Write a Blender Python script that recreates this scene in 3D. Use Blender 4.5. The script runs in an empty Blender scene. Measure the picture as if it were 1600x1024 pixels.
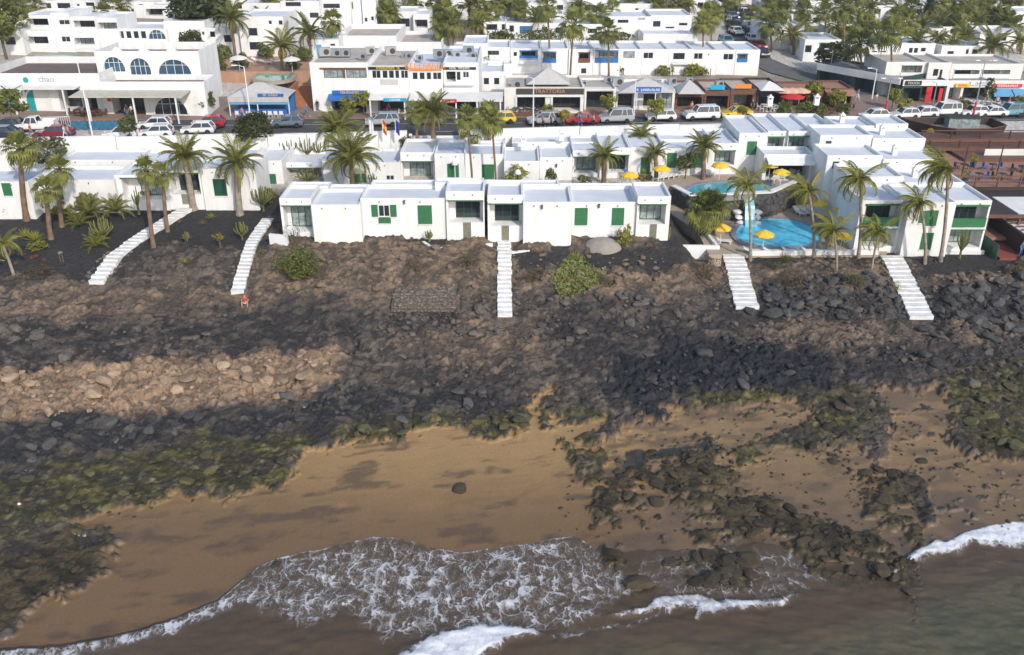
import bpy, bmesh, math, random
import numpy as np
from mathutils import Vector, Matrix, Quaternion
random.seed(7)
SC = bpy.context.scene
COL = SC.collection
R = math.radians

# ------------------------------------------------------------------ camera
CAM_H, PITCH, FPX = 36.0, R(26.0), 1400.0          # metres, depression, focal length in 1600-px units
cam_d = bpy.data.cameras.new('camera'); cam = bpy.data.objects.new('camera', cam_d); COL.objects.link(cam)
cam.location = (0, 0, CAM_H); cam.rotation_euler = (math.pi/2 - PITCH, 0, 0)
cam_d.sensor_width = 36.0; cam_d.lens = 36.0*FPX/1600.0
cam_d.clip_start = 0.5; cam_d.clip_end = 4000.0
SC.camera = cam
# ------------------------------------------------------------------ light
SUN_EL, SUN_AZ = R(33.0), R(152.0)                  # azimuth clockwise from +Y (sun stands behind the camera, to its right)
W = bpy.data.worlds.new('World'); SC.world = W; W.use_nodes = True
nt = W.node_tree; nt.nodes.clear()
sky = nt.nodes.new('ShaderNodeTexSky'); sky.sky_type = 'NISHITA'; sky.sun_disc = False
sky.sun_elevation = SUN_EL; sky.sun_rotation = SUN_AZ; sky.air_density = 1.0; sky.dust_density = 1.2
bg = nt.nodes.new('ShaderNodeBackground'); bg.inputs[1].default_value = 0.15
wo = nt.nodes.new('ShaderNodeOutputWorld')
nt.links.new(sky.outputs[0], bg.inputs[0]); nt.links.new(bg.outputs[0], wo.inputs[0])
sd = bpy.data.lights.new('sun', 'SUN'); sd.energy = 2.35; sd.angle = R(1.2); sd.color = (1.0, 0.945, 0.86)
sun = bpy.data.objects.new('sun', sd); COL.objects.link(sun)
to_sun = Vector((math.sin(SUN_AZ)*math.cos(SUN_EL), math.cos(SUN_AZ)*math.cos(SUN_EL), math.sin(SUN_EL)))
sun.rotation_euler = (-to_sun).to_track_quat('-Z', 'Y').to_euler(); sun.location = to_sun*200
SC.view_settings.view_transform = 'Standard'; SC.view_settings.look = 'None'
SC.view_settings.exposure = 0.43; SC.view_settings.gamma = 1.0; SC.view_settings.use_curve_mapping = False
SC.cycles.max_bounces = 6; SC.cycles.diffuse_bounces = 3; SC.cycles.glossy_bounces = 3
SC.cycles.transmission_bounces = 4; SC.cycles.transparent_max_bounces = 8
SC.cycles.use_adaptive_sampling = True; SC.cycles.adaptive_threshold = 0.02
SC.cycles.caustics_reflective = False; SC.cycles.caustics_refractive = False
SC.cycles.sample_clamp_indirect = 4.0

# ------------------------------------------------------------------ projection helpers
CP, SP = math.cos(PITCH), math.sin(PITCH)
def project(X, Y, Z):
    dz = Z-CAM_H
    dep = Y*CP - dz*SP
    up = Y*SP + dz*CP
    return 800.0+FPX*X/dep, 512.0-FPX*up/dep
def ray(x, y):
    a, b = (x-800.0)/FPX, (512.0-y)/FPX
    return Vector((a, CP+b*SP, -SP+b*CP))
def at_z(x, y, z):
    d = ray(x, y); t = (z-CAM_H)/d.z
    return Vector((d.x*t, d.y*t, z))
def at_y(x, y, Y):
    d = ray(x, y); t = Y/d.y
    return Vector((d.x*t, Y, CAM_H+d.z*t))
def smooth(a, b, v):
    t = np.clip((np.asarray(v, float)-a)/(b-a), 0, 1); return t*t*(3-2*t)

# ------------------------------------------------------------------ the lie of the land (metres above the sea)
P_Y = [-60, 20, 34, 42, 46, 52, 60, 69, 75.5, 80, 99, 105, 112, 124, 135, 160, 200, 260, 400, 900]
P_C = [-4, -2.4, -.75, -.12, .25, .8, 1.6, 2.7, 5.0, 6.0, 7.2, 8.6, 8.8, 8.9, 9.3, 11.5, 15.2, 20.6, 33, 75]
P_L = [-4, -2.4, -.75, -.12, .25, .8, 1.6, 2.8, 4.1, 5.3, 7.4, 8.6, 8.8, 8.9, 9.5, 12.5, 17, 23, 36, 80]
P_R = [-4, -2.4, -.75, -.12, .25, .8, 1.6, 2.5, 3.6, 4.05, 4.1, 7.6, 8.6, 8.9, 9.2, 10.8, 13.6, 18.6, 30, 70]
def land(X, Y):
    X = np.asarray(X, float); Y = np.asarray(Y, float)
    Xc = np.clip(X, -130, 130)
    Yp = Y - 0.12*Xc*smooth(96, 106, Y)
    # the shore line swings seaward at the left
    Ys = Yp + (3.2*smooth(-12, -46, X) - 0.9*smooth(22, 40, X) + 1.0*np.exp(-((X+8)/7)**2))*(1-smooth(48, 62, Yp))
    c = np.interp(Ys, P_Y, P_C); l = np.interp(Ys, P_Y, P_L); r = np.interp(Ys, P_Y, P_R)
    wl = smooth(-21, -27, X); wr = smooth(15.5, 18.0, X)
    z = c*(1-wl-wr)+l*wl+r*wr
    return z - 0.02*Xc*smooth(96, 108, Yp)
def gz(X, Y): return float(land(X, Y))
_T = np.concatenate([np.arange(28, 150, 1.0), np.geomspace(151, 1200, 160)])
def ground(x, y, lift=0.0):
    """first point of the land under a pixel of the photograph"""
    d = ray(x, y)
    T = _T
    for _ in range(3):
        below = (CAM_H+d.z*T) < land(d.x*T, d.y*T)+lift
        i = max(1, int(np.argmax(below))) if below.any() else len(T)-1
        T = np.linspace(T[i-1], T[i], 24)
    t = T[12]
    return Vector((d.x*t, d.y*t, CAM_H+d.z*t))
def mpp(x, y):
    """pixels per metre at the land under a pixel"""
    p = ground(x, y); return FPX/(p.y*CP-(p.z-CAM_H)*SP)

# ------------------------------------------------------------------ numpy noise
def h2(ix, iy, s=0):
    n = (ix.astype(np.int64)*374761393 + iy.astype(np.int64)*668265263 + s*1442695041) & 0xffffffff
    n = ((n ^ (n >> 13))*1274126177) & 0xffffffff
    n = ((n ^ (n >> 16))*2246822519) & 0xffffffff
    return ((n ^ (n >> 15)) & 0xffffff)/float(0xffffff)
def vnoise(x, y, s=0):
    ix = np.floor(x); iy = np.floor(y); fx = x-ix; fy = y-iy
    fx = fx*fx*fx*(fx*(fx*6-15)+10); fy = fy*fy*fy*(fy*(fy*6-15)+10)
    a = h2(ix, iy, s); b = h2(ix+1, iy, s); c = h2(ix, iy+1, s); d = h2(ix+1, iy+1, s)
    return (a*(1-fx)+b*fx)*(1-fy)+(c*(1-fx)+d*fx)*fy
def fbm(x, y, o=4, s=0, g=.5):
    v = 0; a = 1.0; t = 0
    for i in range(o):
        v = v+a*vnoise(x, y, s+i*17); t += a; a *= g
        x, y = x*1.97*.8+y*1.97*.6+3.1, -x*1.97*.6+y*1.97*.8+1.7
    return v/t
def worley(x, y, s=0, jit=.95):
    ix = np.floor(x); iy = np.floor(y)
    f1 = np.full(x.shape, 9.0); f2 = np.full(x.shape, 9.0); cid = np.zeros(x.shape); cx = np.zeros(x.shape); cy = np.zeros(x.shape)
    for dx in (-1, 0, 1):
        for dy in (-1, 0, 1):
            jx = ix+dx; jy = iy+dy
            px_ = jx+.5+jit*(h2(jx, jy, s)-.5); py_ = jy+.5+jit*(h2(jx, jy, s+5)-.5)
            d = np.hypot(x-px_, y-py_)
            n = d < f1
            f2 = np.where(n, f1, np.minimum(f2, d))
            cid = np.where(n, h2(jx, jy, s+9), cid); cx = np.where(n, x-px_, cx); cy = np.where(n, y-py_, cy)
            f1 = np.where(n, d, f1)
    return f1, f2, cid, cx, cy
def polydist(px_, py_, poly):
    """signed distance in photo pixels, inside positive"""
    n = len(poly); ins = np.zeros(px_.shape, bool); dm = np.full(px_.shape, 1e9)
    for i in range(n):
        x1, y1 = poly[i]; x2, y2 = poly[(i+1) % n]
        ex, ey = x2-x1, y2-y1
        t = np.clip(((px_-x1)*ex+(py_-y1)*ey)/(ex*ex+ey*ey+1e-9), 0, 1)
        dm = np.minimum(dm, (px_-x1-t*ex)**2+(py_-y1-t*ey)**2)
        cond = ((y1 > py_) != (y2 > py_)) & (px_ < ex*(py_-y1)/(ey+1e-12)+x1)
        ins ^= cond
    d = np.sqrt(dm)
    return np.where(ins, d, -d)

# ------------------------------------------------------------------ materials
MATS = {}
def mat(name, col, rough=.8, *a_, streak=0, **k_):
    m = _mat(name, col, rough, *a_, **k_)
    if streak:
        t = m.node_tree; nz = next(n for n in t.nodes if n.type == 'TEX_NOISE'); tc = next(n for n in t.nodes if n.type == 'TEX_COORD'); mp = t.nodes.new('ShaderNodeMapping'); mp.inputs['Scale'].default_value = (1, 1, streak); t.links.new(tc.outputs['Object'], mp.inputs[0]); t.links.new(mp.outputs[0], nz.inputs['Vector'])
    return m
def _mat(name, col, rough=.8, var=.12, scale=3.0, bump=0.0, bscale=None, metal=0.0, spec=None, col2=None, coat=0.0, alpha=None, trans=0.0, emit=None, sheen=0):
    if name in MATS: return MATS[name]
    m = bpy.data.materials.new(name); m.use_nodes = True; MATS[name] = m
    t = m.node_tree; b = t.nodes['Principled BSDF']
    b.inputs['Roughness'].default_value = rough; b.inputs['Metallic'].default_value = metal
    if spec is not None: b.inputs['Specular IOR Level'].default_value = spec
    if coat: b.inputs['Coat Weight'].default_value = coat
    if trans: b.inputs['Transmission Weight'].default_value = trans
    if alpha is not None: b.inputs['Alpha'].default_value = alpha
    if emit: b.inputs['Emission Color'].default_value = (*emit[:3], 1); b.inputs['Emission Strength'].default_value = emit[3]
    c1 = tuple(col); c2 = tuple(col2) if col2 else tuple(max(0, v*(1-var)) for v in col)
    tc = t.nodes.new('ShaderNodeTexCoord'); nz = t.nodes.new('ShaderNodeTexNoise')
    nz.inputs['Scale'].default_value = scale; nz.inputs['Detail'].default_value = 5; nz.inputs['Roughness'].default_value = .6
    t.links.new(tc.outputs['Object'], nz.inputs['Vector'])
    rp = t.nodes.new('ShaderNodeValToRGB'); rp.color_ramp.elements[0].position = .36; rp.color_ramp.elements[1].position = .64
    rp.color_ramp.elements[0].color = (*c2, 1); rp.color_ramp.elements[1].color = (*c1, 1)
    t.links.new(nz.outputs['Fac'], rp.inputs[0]); t.links.new(rp.outputs[0], b.inputs['Base Color'])
    if bump:
        n2 = t.nodes.new('ShaderNodeTexNoise'); n2.inputs['Scale'].default_value = bscale or scale*3; n2.inputs['Detail'].default_value = 4
        t.links.new(tc.outputs['Object'], n2.inputs['Vector'])
        bp = t.nodes.new('ShaderNodeBump'); bp.inputs['Strength'].default_value = bump; bp.inputs['Distance'].default_value = .05
        t.links.new(n2.outputs['Fac'], bp.inputs['Height']); t.links.new(bp.outputs[0], b.inputs['Normal'])
    return m

# ------------------------------------------------------------------ mesh helpers
def link(name, me, m=None, parent=None, loc=None, rz=None):
    o = bpy.data.objects.new(name, me); COL.objects.link(o)
    if m is not None and me is not None and not me.materials:
        for q in (m if isinstance(m, (list, tuple)) else [m]): me.materials.append(q)
    if parent is not None: o.parent = parent
    if loc is not None: o.location = loc
    if rz is not None: o.rotation_euler = (0, 0, rz)
    return o
def tag(o, label, cat, group=None, kind=None):
    o['label'] = label
    if cat: o['category'] = cat
    if group: o['group'] = group
    if kind: o['kind'] = kind
    return o
def empty(name, loc=(0, 0, 0), rz=0.0, label=None, cat=None, group=None):
    o = bpy.data.objects.new(name, None); COL.objects.link(o); o.location = loc; o.rotation_euler = (0, 0, rz)
    o.empty_display_size = .2
    if label: tag(o, label, cat, group)
    return o
def struct(o): o['kind'] = 'structure'; return o
def copy_tree(o, parent=None):
    c = o.copy(); COL.objects.link(c); c.parent = parent
    for ch in list(o.children): copy_tree(ch, c)
    return c
class MB:
    def __init__(s): s.v = []; s.f = []; s.mi = []
    def add(s, vs, fs, mi=0):
        n = len(s.v); s.v.extend(tuple(v) for v in vs); s.f.extend(tuple(i+n for i in f) for f in fs); s.mi.extend([mi]*len(fs)); return s
    def box(s, x0, x1, y0, y1, z0, z1, mi=0):
        return s.add([(x0, y0, z0), (x1, y0, z0), (x1, y1, z0), (x0, y1, z0), (x0, y0, z1), (x1, y0, z1), (x1, y1, z1), (x0, y1, z1)],
                     [(0, 3, 2, 1), (4, 5, 6, 7), (0, 1, 5, 4), (1, 2, 6, 5), (2, 3, 7, 6), (3, 0, 4, 7)], mi)
    def hexa(s, p, mi=0):
        return s.add(p, [(0, 3, 2, 1), (4, 5, 6, 7), (0, 1, 5, 4), (1, 2, 6, 5), (2, 3, 7, 6), (3, 0, 4, 7)], mi)
    def prism(s, poly, z0, z1, mi=0):
        n = len(poly)
        vs = [(x, y, z0) for x, y in poly]+[(x, y, z1) for x, y in poly]
        return s.add(vs, [tuple(range(n-1, -1, -1)), tuple(range(n, 2*n))]+[(i, (i+1) % n, n+(i+1) % n, n+i) for i in range(n)], mi)
    def prism_y(s, poly, y0, y1, mi=0):     # poly in x,z counter-clockwise seen from -Y
        n = len(poly)
        vs = [(x, y0, z) for x, z in poly]+[(x, y1, z) for x, z in poly]
        return s.add(vs, [tuple(range(n)), tuple(range(2*n-1, n-1, -1))]+[(i, n+i, n+(i+1) % n, (i+1) % n) for i in range(n)], mi)
    def tube(s, pts, rad, n=8, mi=0, cap=True):
        pts = [Vector(p) for p in pts]; rad = rad if isinstance(rad, (list, tuple)) else [rad]*len(pts)
        base = len(s.v); a = None
        for i, p in enumerate(pts):
            t = (pts[min(i+1, len(pts)-1)]-pts[max(i-1, 0)]).normalized()
            if a is None: a = t.orthogonal().normalized()
            else: a = (a-t*a.dot(t)).normalized()
            b = t.cross(a)
            for k in range(n):
                w = 2*math.pi*k/n; s.v.append(tuple(p+(a*math.cos(w)+b*math.sin(w))*rad[i]))
        for i in range(len(pts)-1):
            for k in range(n):
                q = base+i*n; s.f.append((q+k, q+(k+1) % n, q+n+(k+1) % n, q+n+k)); s.mi.append(mi)
        if cap:
            s.f.append(tuple(base+k for k in range(n-1, -1, -1))); s.mi.append(mi)
            e = base+(len(pts)-1)*n; s.f.append(tuple(e+k for k in range(n))); s.mi.append(mi)
        return s
    def lathe(s, prof, n=16, cx=0, cy=0, mi=0):
        base = len(s.v)
        for r_, z in prof:
            for k in range(n):
                w = 2*math.pi*k/n; s.v.append((cx+r_*math.cos(w), cy+r_*math.sin(w), z))
        for i in range(len(prof)-1):
            for k in range(n):
                q = base+i*n; s.f.append((q+k, q+(k+1) % n, q+n+(k+1) % n, q+n+k)); s.mi.append(mi)
        s.f.append(tuple(base+k for k in range(n-1, -1, -1))); s.mi.append(mi)
        e = base+(len(prof)-1)*n; s.f.append(tuple(e+k for k in range(n))); s.mi.append(mi)
        return s
    def mesh(s, name, m=None, smoothed=False):
        me = bpy.data.meshes.new(name); me.from_pydata(s.v, [], s.f)
        if any(s.mi): me.polygons.foreach_set('material_index', s.mi)
        if smoothed: me.polygons.foreach_set('use_smooth', [True]*len(s.f))
        if m is not None:
            for q in (m if isinstance(m, (list, tuple)) else [m]): me.materials.append(q)
        me.update(); return me
    def build(s, name, m, parent=None, loc=None, rz=None, smoothed=False):
        return link(name, s.mesh(name, m, smoothed), None, parent, loc, rz)
def np_mesh(name, V, F, smoothed=True):
    """V (n,3), F (m,4) or (m,3) arrays"""
    me = bpy.data.meshes.new(name); k = F.shape[1]
    me.vertices.add(len(V)); me.vertices.foreach_set('co', V.astype(np.float32).ravel())
    me.loops.add(F.size); me.loops.foreach_set('vertex_index', F.astype(np.int32).ravel())
    me.polygons.add(len(F)); me.polygons.foreach_set('loop_start', np.arange(0, F.size, k, dtype=np.int32))
    me.polygons.foreach_set('use_smooth', np.full(len(F), smoothed))
    me.update(calc_edges=True); return me
# ================================================================== THE SHORE
def axis(lo, hi, step, far_lo, far_hi, n):
    a = np.arange(lo, hi+1e-6, step)
    g1 = lo-np.geomspace(step*3, lo-far_lo, n)[::-1] if far_lo < lo else np.zeros(0)
    g2 = hi+np.geomspace(step*3, far_hi-hi, n)
    return np.concatenate([g1, a, g2])
gx = axis(-53, 53, .15, -900, 900, 34); gy = axis(33, 92.5, .14, -60, 1500, 46)
GX, GY = np.meshgrid(gx, gy)
Z0 = land(GX, GY)
PXX, PYY = project(GX, np.maximum(GY, 8), Z0)
warp1 = fbm(GX*.45, GY*.45, 5, 3)-.5; warp2 = fbm(GX*.45+40, GY*.45, 5, 4)-.5
hf1 = fbm(GX*2.6, GY*2.6, 4, 5)-.5; hf2 = fbm(GX*2.6+7, GY*2.6, 4, 6)-.5
WX = PXX+warp1*78+hf1*34; WY = PYY+warp2*46+hf2*22
near = (GY < 94) & (GY > 30) & (np.abs(GX) < 60)

def zone(poly, soft=10, sharp=False):
    xs = [p[0] for p in poly]; ys = [p[1] for p in poly]
    m = near & (WX > min(xs)-60) & (WX < max(xs)+60) & (WY > min(ys)-60) & (WY < max(ys)+60)
    out = np.zeros(GX.shape)
    if m.any(): out[m] = smooth(-soft, soft, polydist(WX[m], WY[m], poly))
    return out
SAND = [
 [(-200,1010),(0,1010),(60,965),(150,895),(195,842),(110,827),(190,793),(270,785),(375,783),(435,757),(475,728),(487,700),(520,690),(575,697),(640,690),(700,672),(760,684),(828,665),(836,625),(850,603),(875,612),(862,645),(870,690),(905,740),(930,770),(940,830),(925,870),(960,900),(960,1200),(-200,1200)],
 [(945,700),(1000,652),(1100,642),(1180,640),(1240,622),(1285,640),(1265,670),(1180,690),(1140,700),(1060,692),(990,705),(955,745)],
 [(1370,605),(1480,612),(1495,640),(1480,690),(1530,715),(1720,735),(1720,1200),(1400,1200),(1430,860),(1470,820),(1450,780),(1425,740),(1385,715),(1395,650)],
 [(1150,728),(1290,715),(1335,735),(1345,790),(1300,812),(1200,795),(1140,760)],
 [(1270,700),(1330,690),(1400,720),(1430,745),(1380,760),(1330,740)],
 [(1010,790),(1060,795),(1090,850),(1210,830),(1240,865),(1280,890),(1400,905),(1400,1200),(950,1200),(960,890),(990,850)]]
ROCKY = [[(1130,872),(1180,865),(1190,905),(1140,925),(1075,920),(1090,890)], [(1330,840),(1400,850),(1405,915),(1340,925),(1300,890)], [(1240,815),(1300,830),(1320,865),(1260,870),(1215,840)],
         [(930,865),(965,868),(980,885),(955,893),(932,880)], [(980,905),(1015,910),(1015,930),(985,930)], [(1040,860),(1070,875),(1065,890),(1040,880)]]
sand = np.zeros(GX.shape)
for p in SAND: sand = np.maximum(sand, zone(p, 2.5))
for p in ROCKY: sand = sand*(1-zone(p, 5))
SANDGAPS = True
Z_MOSS = [[(0,748),(140,718),(330,688),(480,684),(485,722),(430,768),(300,798),(120,822),(-60,865),(-60,770)], [(510,685),(600,658),(650,664),(830,648),(835,690),(700,678),(640,695),(560,702)],
          [(850,652),(935,645),(948,720),(920,760),(885,722)], [(1480,585),(1620,570),(1620,650),(1500,655)], [(1240,640),(1330,600),(1385,640),(1330,690),(1250,680)], [(1070,622),(1260,612),(1270,636),(1090,645)],
          [(1500,665),(1600,655),(1600,690),(1540,690)], [(1180,690),(1260,700),(1240,735),(1160,715)]]
Z_ALGAE = [[(-60,880),(0,865),(120,830),(195,840),(150,895),(60,962),(-60,1020)], [(920,700),(1180,690),(1330,720),(1460,800),(1440,900),(1340,930),(900,935),(915,800)], [(1480,650),(1660,650),(1660,735),(1530,715)]]
Z_TAN = [[(-60,600),(130,572),(300,578),(420,562),(520,553),(548,560),(530,600),(440,622),(330,642),(180,650),(60,662),(-60,668)]]
Z_BROWN = [[(380,372),(560,378),(780,368),(1150,385),(1150,455),(1000,470),(860,465),(720,472),(560,468),(380,470)], [(1150,400),(1390,405),(1400,440),(1170,450)], [(1440,430),(1620,425),(1620,450),(1460,455)], [(600,545),(700,505),(830,500),(850,560),(700,592)], [(1150,500),(1380,505),(1400,560),(1250,565),(1150,530)], [(1420,500),(1620,510),(1620,540),(1440,550)], [(0,470),(120,450),(360,450),(420,480),(220,500),(0,510)]]
Z_BLACK = [[(-60,520),(150,510),(300,498),(560,484),(585,548),(420,556),(300,570),(150,566),(-60,585)], [(850,475),(1130,462),(1400,468),(1390,508),(1100,520),(920,565),(840,520)], [(1400,440),(1620,450),(1620,520),(1440,510)], [(-60,662),(330,642),(540,610),(680,600),(840,622),(830,662),(640,682),(500,692),(300,690),(150,720),(-60,765)], [(1250,560),(1480,540),(1620,540),(1620,580),(1480,590),(1380,600),(1290,600)], [(580,480),(730,480),(740,530),(600,540)]]
Z_BLUE = [[(955,575),(1050,532),(1220,538),(1305,582),(1275,618),(1100,628),(1000,655),(955,620)]]
Z_PICON = [[(-80,300),(430,240),(440,335),(405,385),(350,398),(280,392),(215,400),(190,432),(150,440),(60,436),(-80,425)], [(800,388),(1140,388),(1135,412),(1000,428),(880,415),(800,425)], [(1430,395),(1600,395),(1580,432),(1450,432)], [(640,360),(735,365),(735,385),(640,382)], [(1020,330),(1130,350),(1130,390),(1040,388)], [(1150,385),(1390,395),(1385,415),(1160,412)]]
Z_POOL = [[(568,545),(600,541),(612,547),(590,555),(566,553)], [(700,578),(735,577),(750,583),(715,588)], [(1018,606),(1050,602),(1066,610),(1030,616)], [(20,742),(62,735),(70,748),(28,755)], [(160,690),(190,686),(186,698),(165,704)], [(520,612),(560,606),(568,616),(530,622)], [(450,630),(480,622),(488,632),(456,640)], [(960,735),(985,700),(1040,695),(1150,705),(1080,712),(990,725)], [(940,598),(965,592),(975,602),(950,610)], [(120,850),(160,842),(170,852),(130,860)]]
gap = fbm(GX*.55, GY*.8, 5, 131); gaps = np.zeros(GX.shape)
for p in Z_ALGAE[1:2]: gaps = np.maximum(gaps, zone(p, 10))
sand = np.maximum(sand, gaps*smooth(.555, .585, gap)); sand = np.maximum(sand, zone(Z_MOSS[2], 8)*smooth(.56, .6, gap)*.9)
spk = fbm(GX*1.3, GY*1.7, 4, 133)                 # little rocks left standing on the right-hand sands
spm = smooth(.715, .755, spk)*smooth(960, 1030, PXX)*(PYY > 620)*(PYY < 880)*sand
sand = sand*(1-spm)
sand = np.where(GY < 33, 1.0, sand)
fine = fbm(GX*2.1, GY*2.1, 5, 11); mid = fbm(GX*.55, GY*.7, 5, 21); streak = fbm(GX*.34+.9*mid+.12*GY, GY*1.15-.22*GX, 6, 31, .58)
w1 = fbm(GX*.8, GY*.8, 3, 51)-.5; w2 = fbm(GX*.8, GY*.8, 3, 52)-.5
rx, ry = GX+w1*1.6, GY+w2*1.6
F1a, F2a, Ca, ax_, ay_ = worley(rx*.55, ry*.8, 61)
F1b, F2b, Cb, bx_, by_ = worley(rx*1.35, ry*1.9, 71)
F1c, F2c, Cc, cx_, cy_ = worley(rx*3.2, ry*3.6, 81)
def C(*c): return np.array(c)
alb = np.zeros(GX.shape+(3,))
def paint(w, col, col2=None, mix=None):
    c = np.array(col)[None, None, :]
    if col2 is not None: c = c*(1-mix[..., None])+np.array(col2)[None, None, :]*mix[..., None]
    alb[:] = alb*(1-w[..., None])+c*w[..., None]
pat = smooth(.35, .7, .5*mid+.5*Cb)
paint(np.ones(GX.shape), (.056, .047, .041), (.128, .102, .082), pat)
paint(smooth(.60, .74, fbm(GX*.9, GY*1.2, 5, 141))*.7, (.215, .165, .125))
paint(smooth(.64, .76, fbm(GX*.5, GY*.8, 5, 143))*.6, (.043, .042, .045))
for p in Z_BROWN: paint(zone(p, 18), (.105, .08, .061), (.27, .19, .128), smooth(.38, .68, .45*mid+.3*Cb+.25*fine))
for i_, p in enumerate(Z_BLACK): paint(zone(p, 20)*(.72, .68, .85, .92, .8, .6)[i_], (.030, .029, .031), (.105, .088, .074), smooth(.45, .8, .5*Cb+.5*mid))
for p in Z_BLUE: paint(zone(p, 12)*.96, (.012, .015, .020), (.030, .034, .042), Cb)
for p in Z_TAN: paint(zone(p, 7)*.95, (.225, .155, .102), (.42, .285, .178), Ca*.5+Cb*.5)
for p in Z_ALGAE: paint(zone(p, 14)*.95, (.030, .024, .013), (.088, .066, .030), smooth(.3, .7, mid*.5+Cb*.5))
for p in Z_MOSS:
    w = zone(p, 14)
    pm_ = smooth(.40, .58, fbm(GX*.35+.25*GY, GY*1.25, 5, 151)); paint(w*.9, (.030, .027, .021), (.065, .054, .032), Cb); paint(w*.9*pm_, (.042, .038, .015), (.112, .098, .022), smooth(.38, .68, fine*.6+Cb*.4))
    paint(w*smooth(.60, .72, fine*.6+Cc*.4)*.8, (.20, .17, .08))
pic = np.zeros(GX.shape)
for p in Z_PICON: pic = np.maximum(pic, zone(p, 7))
paint(pic, (.030, .029, .031), (.052, .047, .045), fine)
paint(smooth(.55, .8, mid)*smooth(435, 410, WY)*pic*smooth(400, 200, PXX)*.0, (.1, .07, .05))
alb *= .86  # whole shore dimmed: cloud shade put into the rock colours
# sand: dry and warm high up; seaward wet, with cloud shade painted in
wetl = smooth(.95, .12, Z0+.5*(streak-.5))
dry = np.array((.318, .198, .090)); wet = np.array((.170, .105, .052))
sc_ = dry[None, None]*(1-wetl[..., None])+wet[None, None]*wetl[..., None]
dark = smooth(.49, .70, streak)*.8*smooth(.2, .5, mid)
sc_ = sc_*(1-dark[..., None])+np.array((.085, .058, .040))[None, None]*dark[..., None]
greyish = smooth(900, 1150, PXX)
sc_ = sc_*(1-.55*greyish[..., None])+np.array((.165, .115, .075))[None, None]*.5*greyish[..., None]
wpat = smooth(.52, .66, fbm(GX*.35, GY*.8, 5, 161))*smooth(860, 1000, PXX); sc_ = sc_*(1-.55*wpat[..., None])+np.array((.075, .058, .047))[None, None]*.55*wpat[..., None]
sandc = smooth(.55, .9, sand)
alb[:] = alb*(1-sandc[..., None])+sc_*sandc[..., None]
pool = np.zeros(GX.shape)
for p in Z_POOL: pool = np.maximum(pool, zone(p, 3))
paint(pool*.85, (.035, .035, .032))
town = smooth(92.0, 96.0, GY)
paint(town, (.46, .42, .37), (.60, .56, .50), fine)
far_green = town*smooth(.52, .62, fbm(GX*.06, GY*.06, 4, 91))*smooth(135, 150, GY)
paint(far_green*.8, (.16, .12, .07))
# relief
rock = (1-sand)*(1-.75*spm)*(1-town)*(GY > 30)
calm = 1-.93*pic
slope = np.zeros(GX.shape)
for p in Z_BROWN[:3]: slope = np.maximum(slope, zone(p, 20))
crack = lambda f1, f2, w: smooth(0, w, f2-f1)
blk = (.35+.65*Ca)*crack(F1a, F2a, .22)+(ax_*(Cb-.5)+ay_*(Ca-.5))*.55
blk2 = (.3+.7*Cb)*crack(F1b, F2b, .25)+(bx_*(Cc-.5)+by_*(Ca-.5))*.6
blk3 = Cc*crack(F1c, F2c, .3)
rough_z = .26*blk+.22*blk2+.12*blk3+.45*(mid-.5)+.24*(fine-.5)
blue = zone(Z_BLUE[0], 14); mossz = np.zeros(GX.shape)
for p in Z_MOSS: mossz = np.maximum(mossz, zone(p, 16))
tanz = zone(Z_TAN[0], 14); alg = np.zeros(GX.shape)
for p in Z_ALGAE: alg = np.maximum(alg, zone(p, 12))
rough_z += tanz*(.30*blk+.12*blk2)
amp = (1.0+.5*blue-.25*slope-.35*mossz-.45*alg)*calm
relief = rock*amp*(rough_z*.88+.05)+rock*calm*.10
PLAT = zone([(598,500),(598,440),(728,440),(728,500)], 8)
relief = relief*(1-.9*pool)*(1-.9*PLAT)-.03*pool*rock
relief += sand*(.05*(mid-.5)+.02*(streak-.5))*(GY > 30)*(GY < 90)
tz = smooth(86, 78, GY)*smooth(0, .3, Z0-Z0+1)
relief *= 1-smooth(16.5, 18.5, GX)*smooth(80.0, 81.5, GY)
STAIR_PX = [[(298,322),(225,366),(180,400),(150,442)], [(418,342),(392,382),(371,457)], [(788,366),(788,396),(789,493)], [(1146,398),(1167,481)], [(1392,400),(1441,497)]]
for ln in STAIR_PX:
    for (xa, ya), (xb, yb) in zip(ln[:-1], ln[1:]):
        dd_ = np.hypot(xb-xa, yb-ya); wdt = 26 if xa > 1000 else 17
        tt = np.clip(((PXX-xa)*(xb-xa)+(PYY-ya)*(yb-ya))/dd_**2, 0, 1)
        relief *= np.where(near, .1+.9*smooth(wdt, wdt+16, np.hypot(PXX-xa-tt*(xb-xa), PYY-ya-tt*(yb-ya))), 1)
ZZ = Z0+relief*np.where(GY > 80, smooth(96, 84, GY), 1.0)
# the land drops under the buildings' slabs
ZZ -= .12*smooth(99, 104, GY)
ny, nx = GX.shape
idx = np.arange(ny*nx).reshape(ny, nx)
F = np.stack([idx[:-1, :-1], idx[:-1, 1:], idx[1:, 1:], idx[1:, :-1]], -1).reshape(-1, 4)
me = np_mesh('ground', np.stack([GX, GY, ZZ], -1).reshape(-1, 3), F)
a_ = me.color_attributes.new('albedo', 'FLOAT_COLOR', 'POINT')
a_.data.foreach_set('color', np.concatenate([np.clip(alb, 0, 1), np.ones(GX.shape+(1,))], -1).astype(np.float32).ravel())
wetness = np.clip(sand*smooth(.55, .05, Z0)*.8+pool*1.0+.25*(1-sand)*smooth(2.0, .6, Z0), 0, 1)
w_ = me.attributes.new('wet', 'FLOAT', 'POINT'); w_.data.foreach_set('value', wetness.astype(np.float32).ravel())
s_ = me.attributes.new('sandy', 'FLOAT', 'POINT'); s_.data.foreach_set('value', sand.astype(np.float32).ravel())
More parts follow.
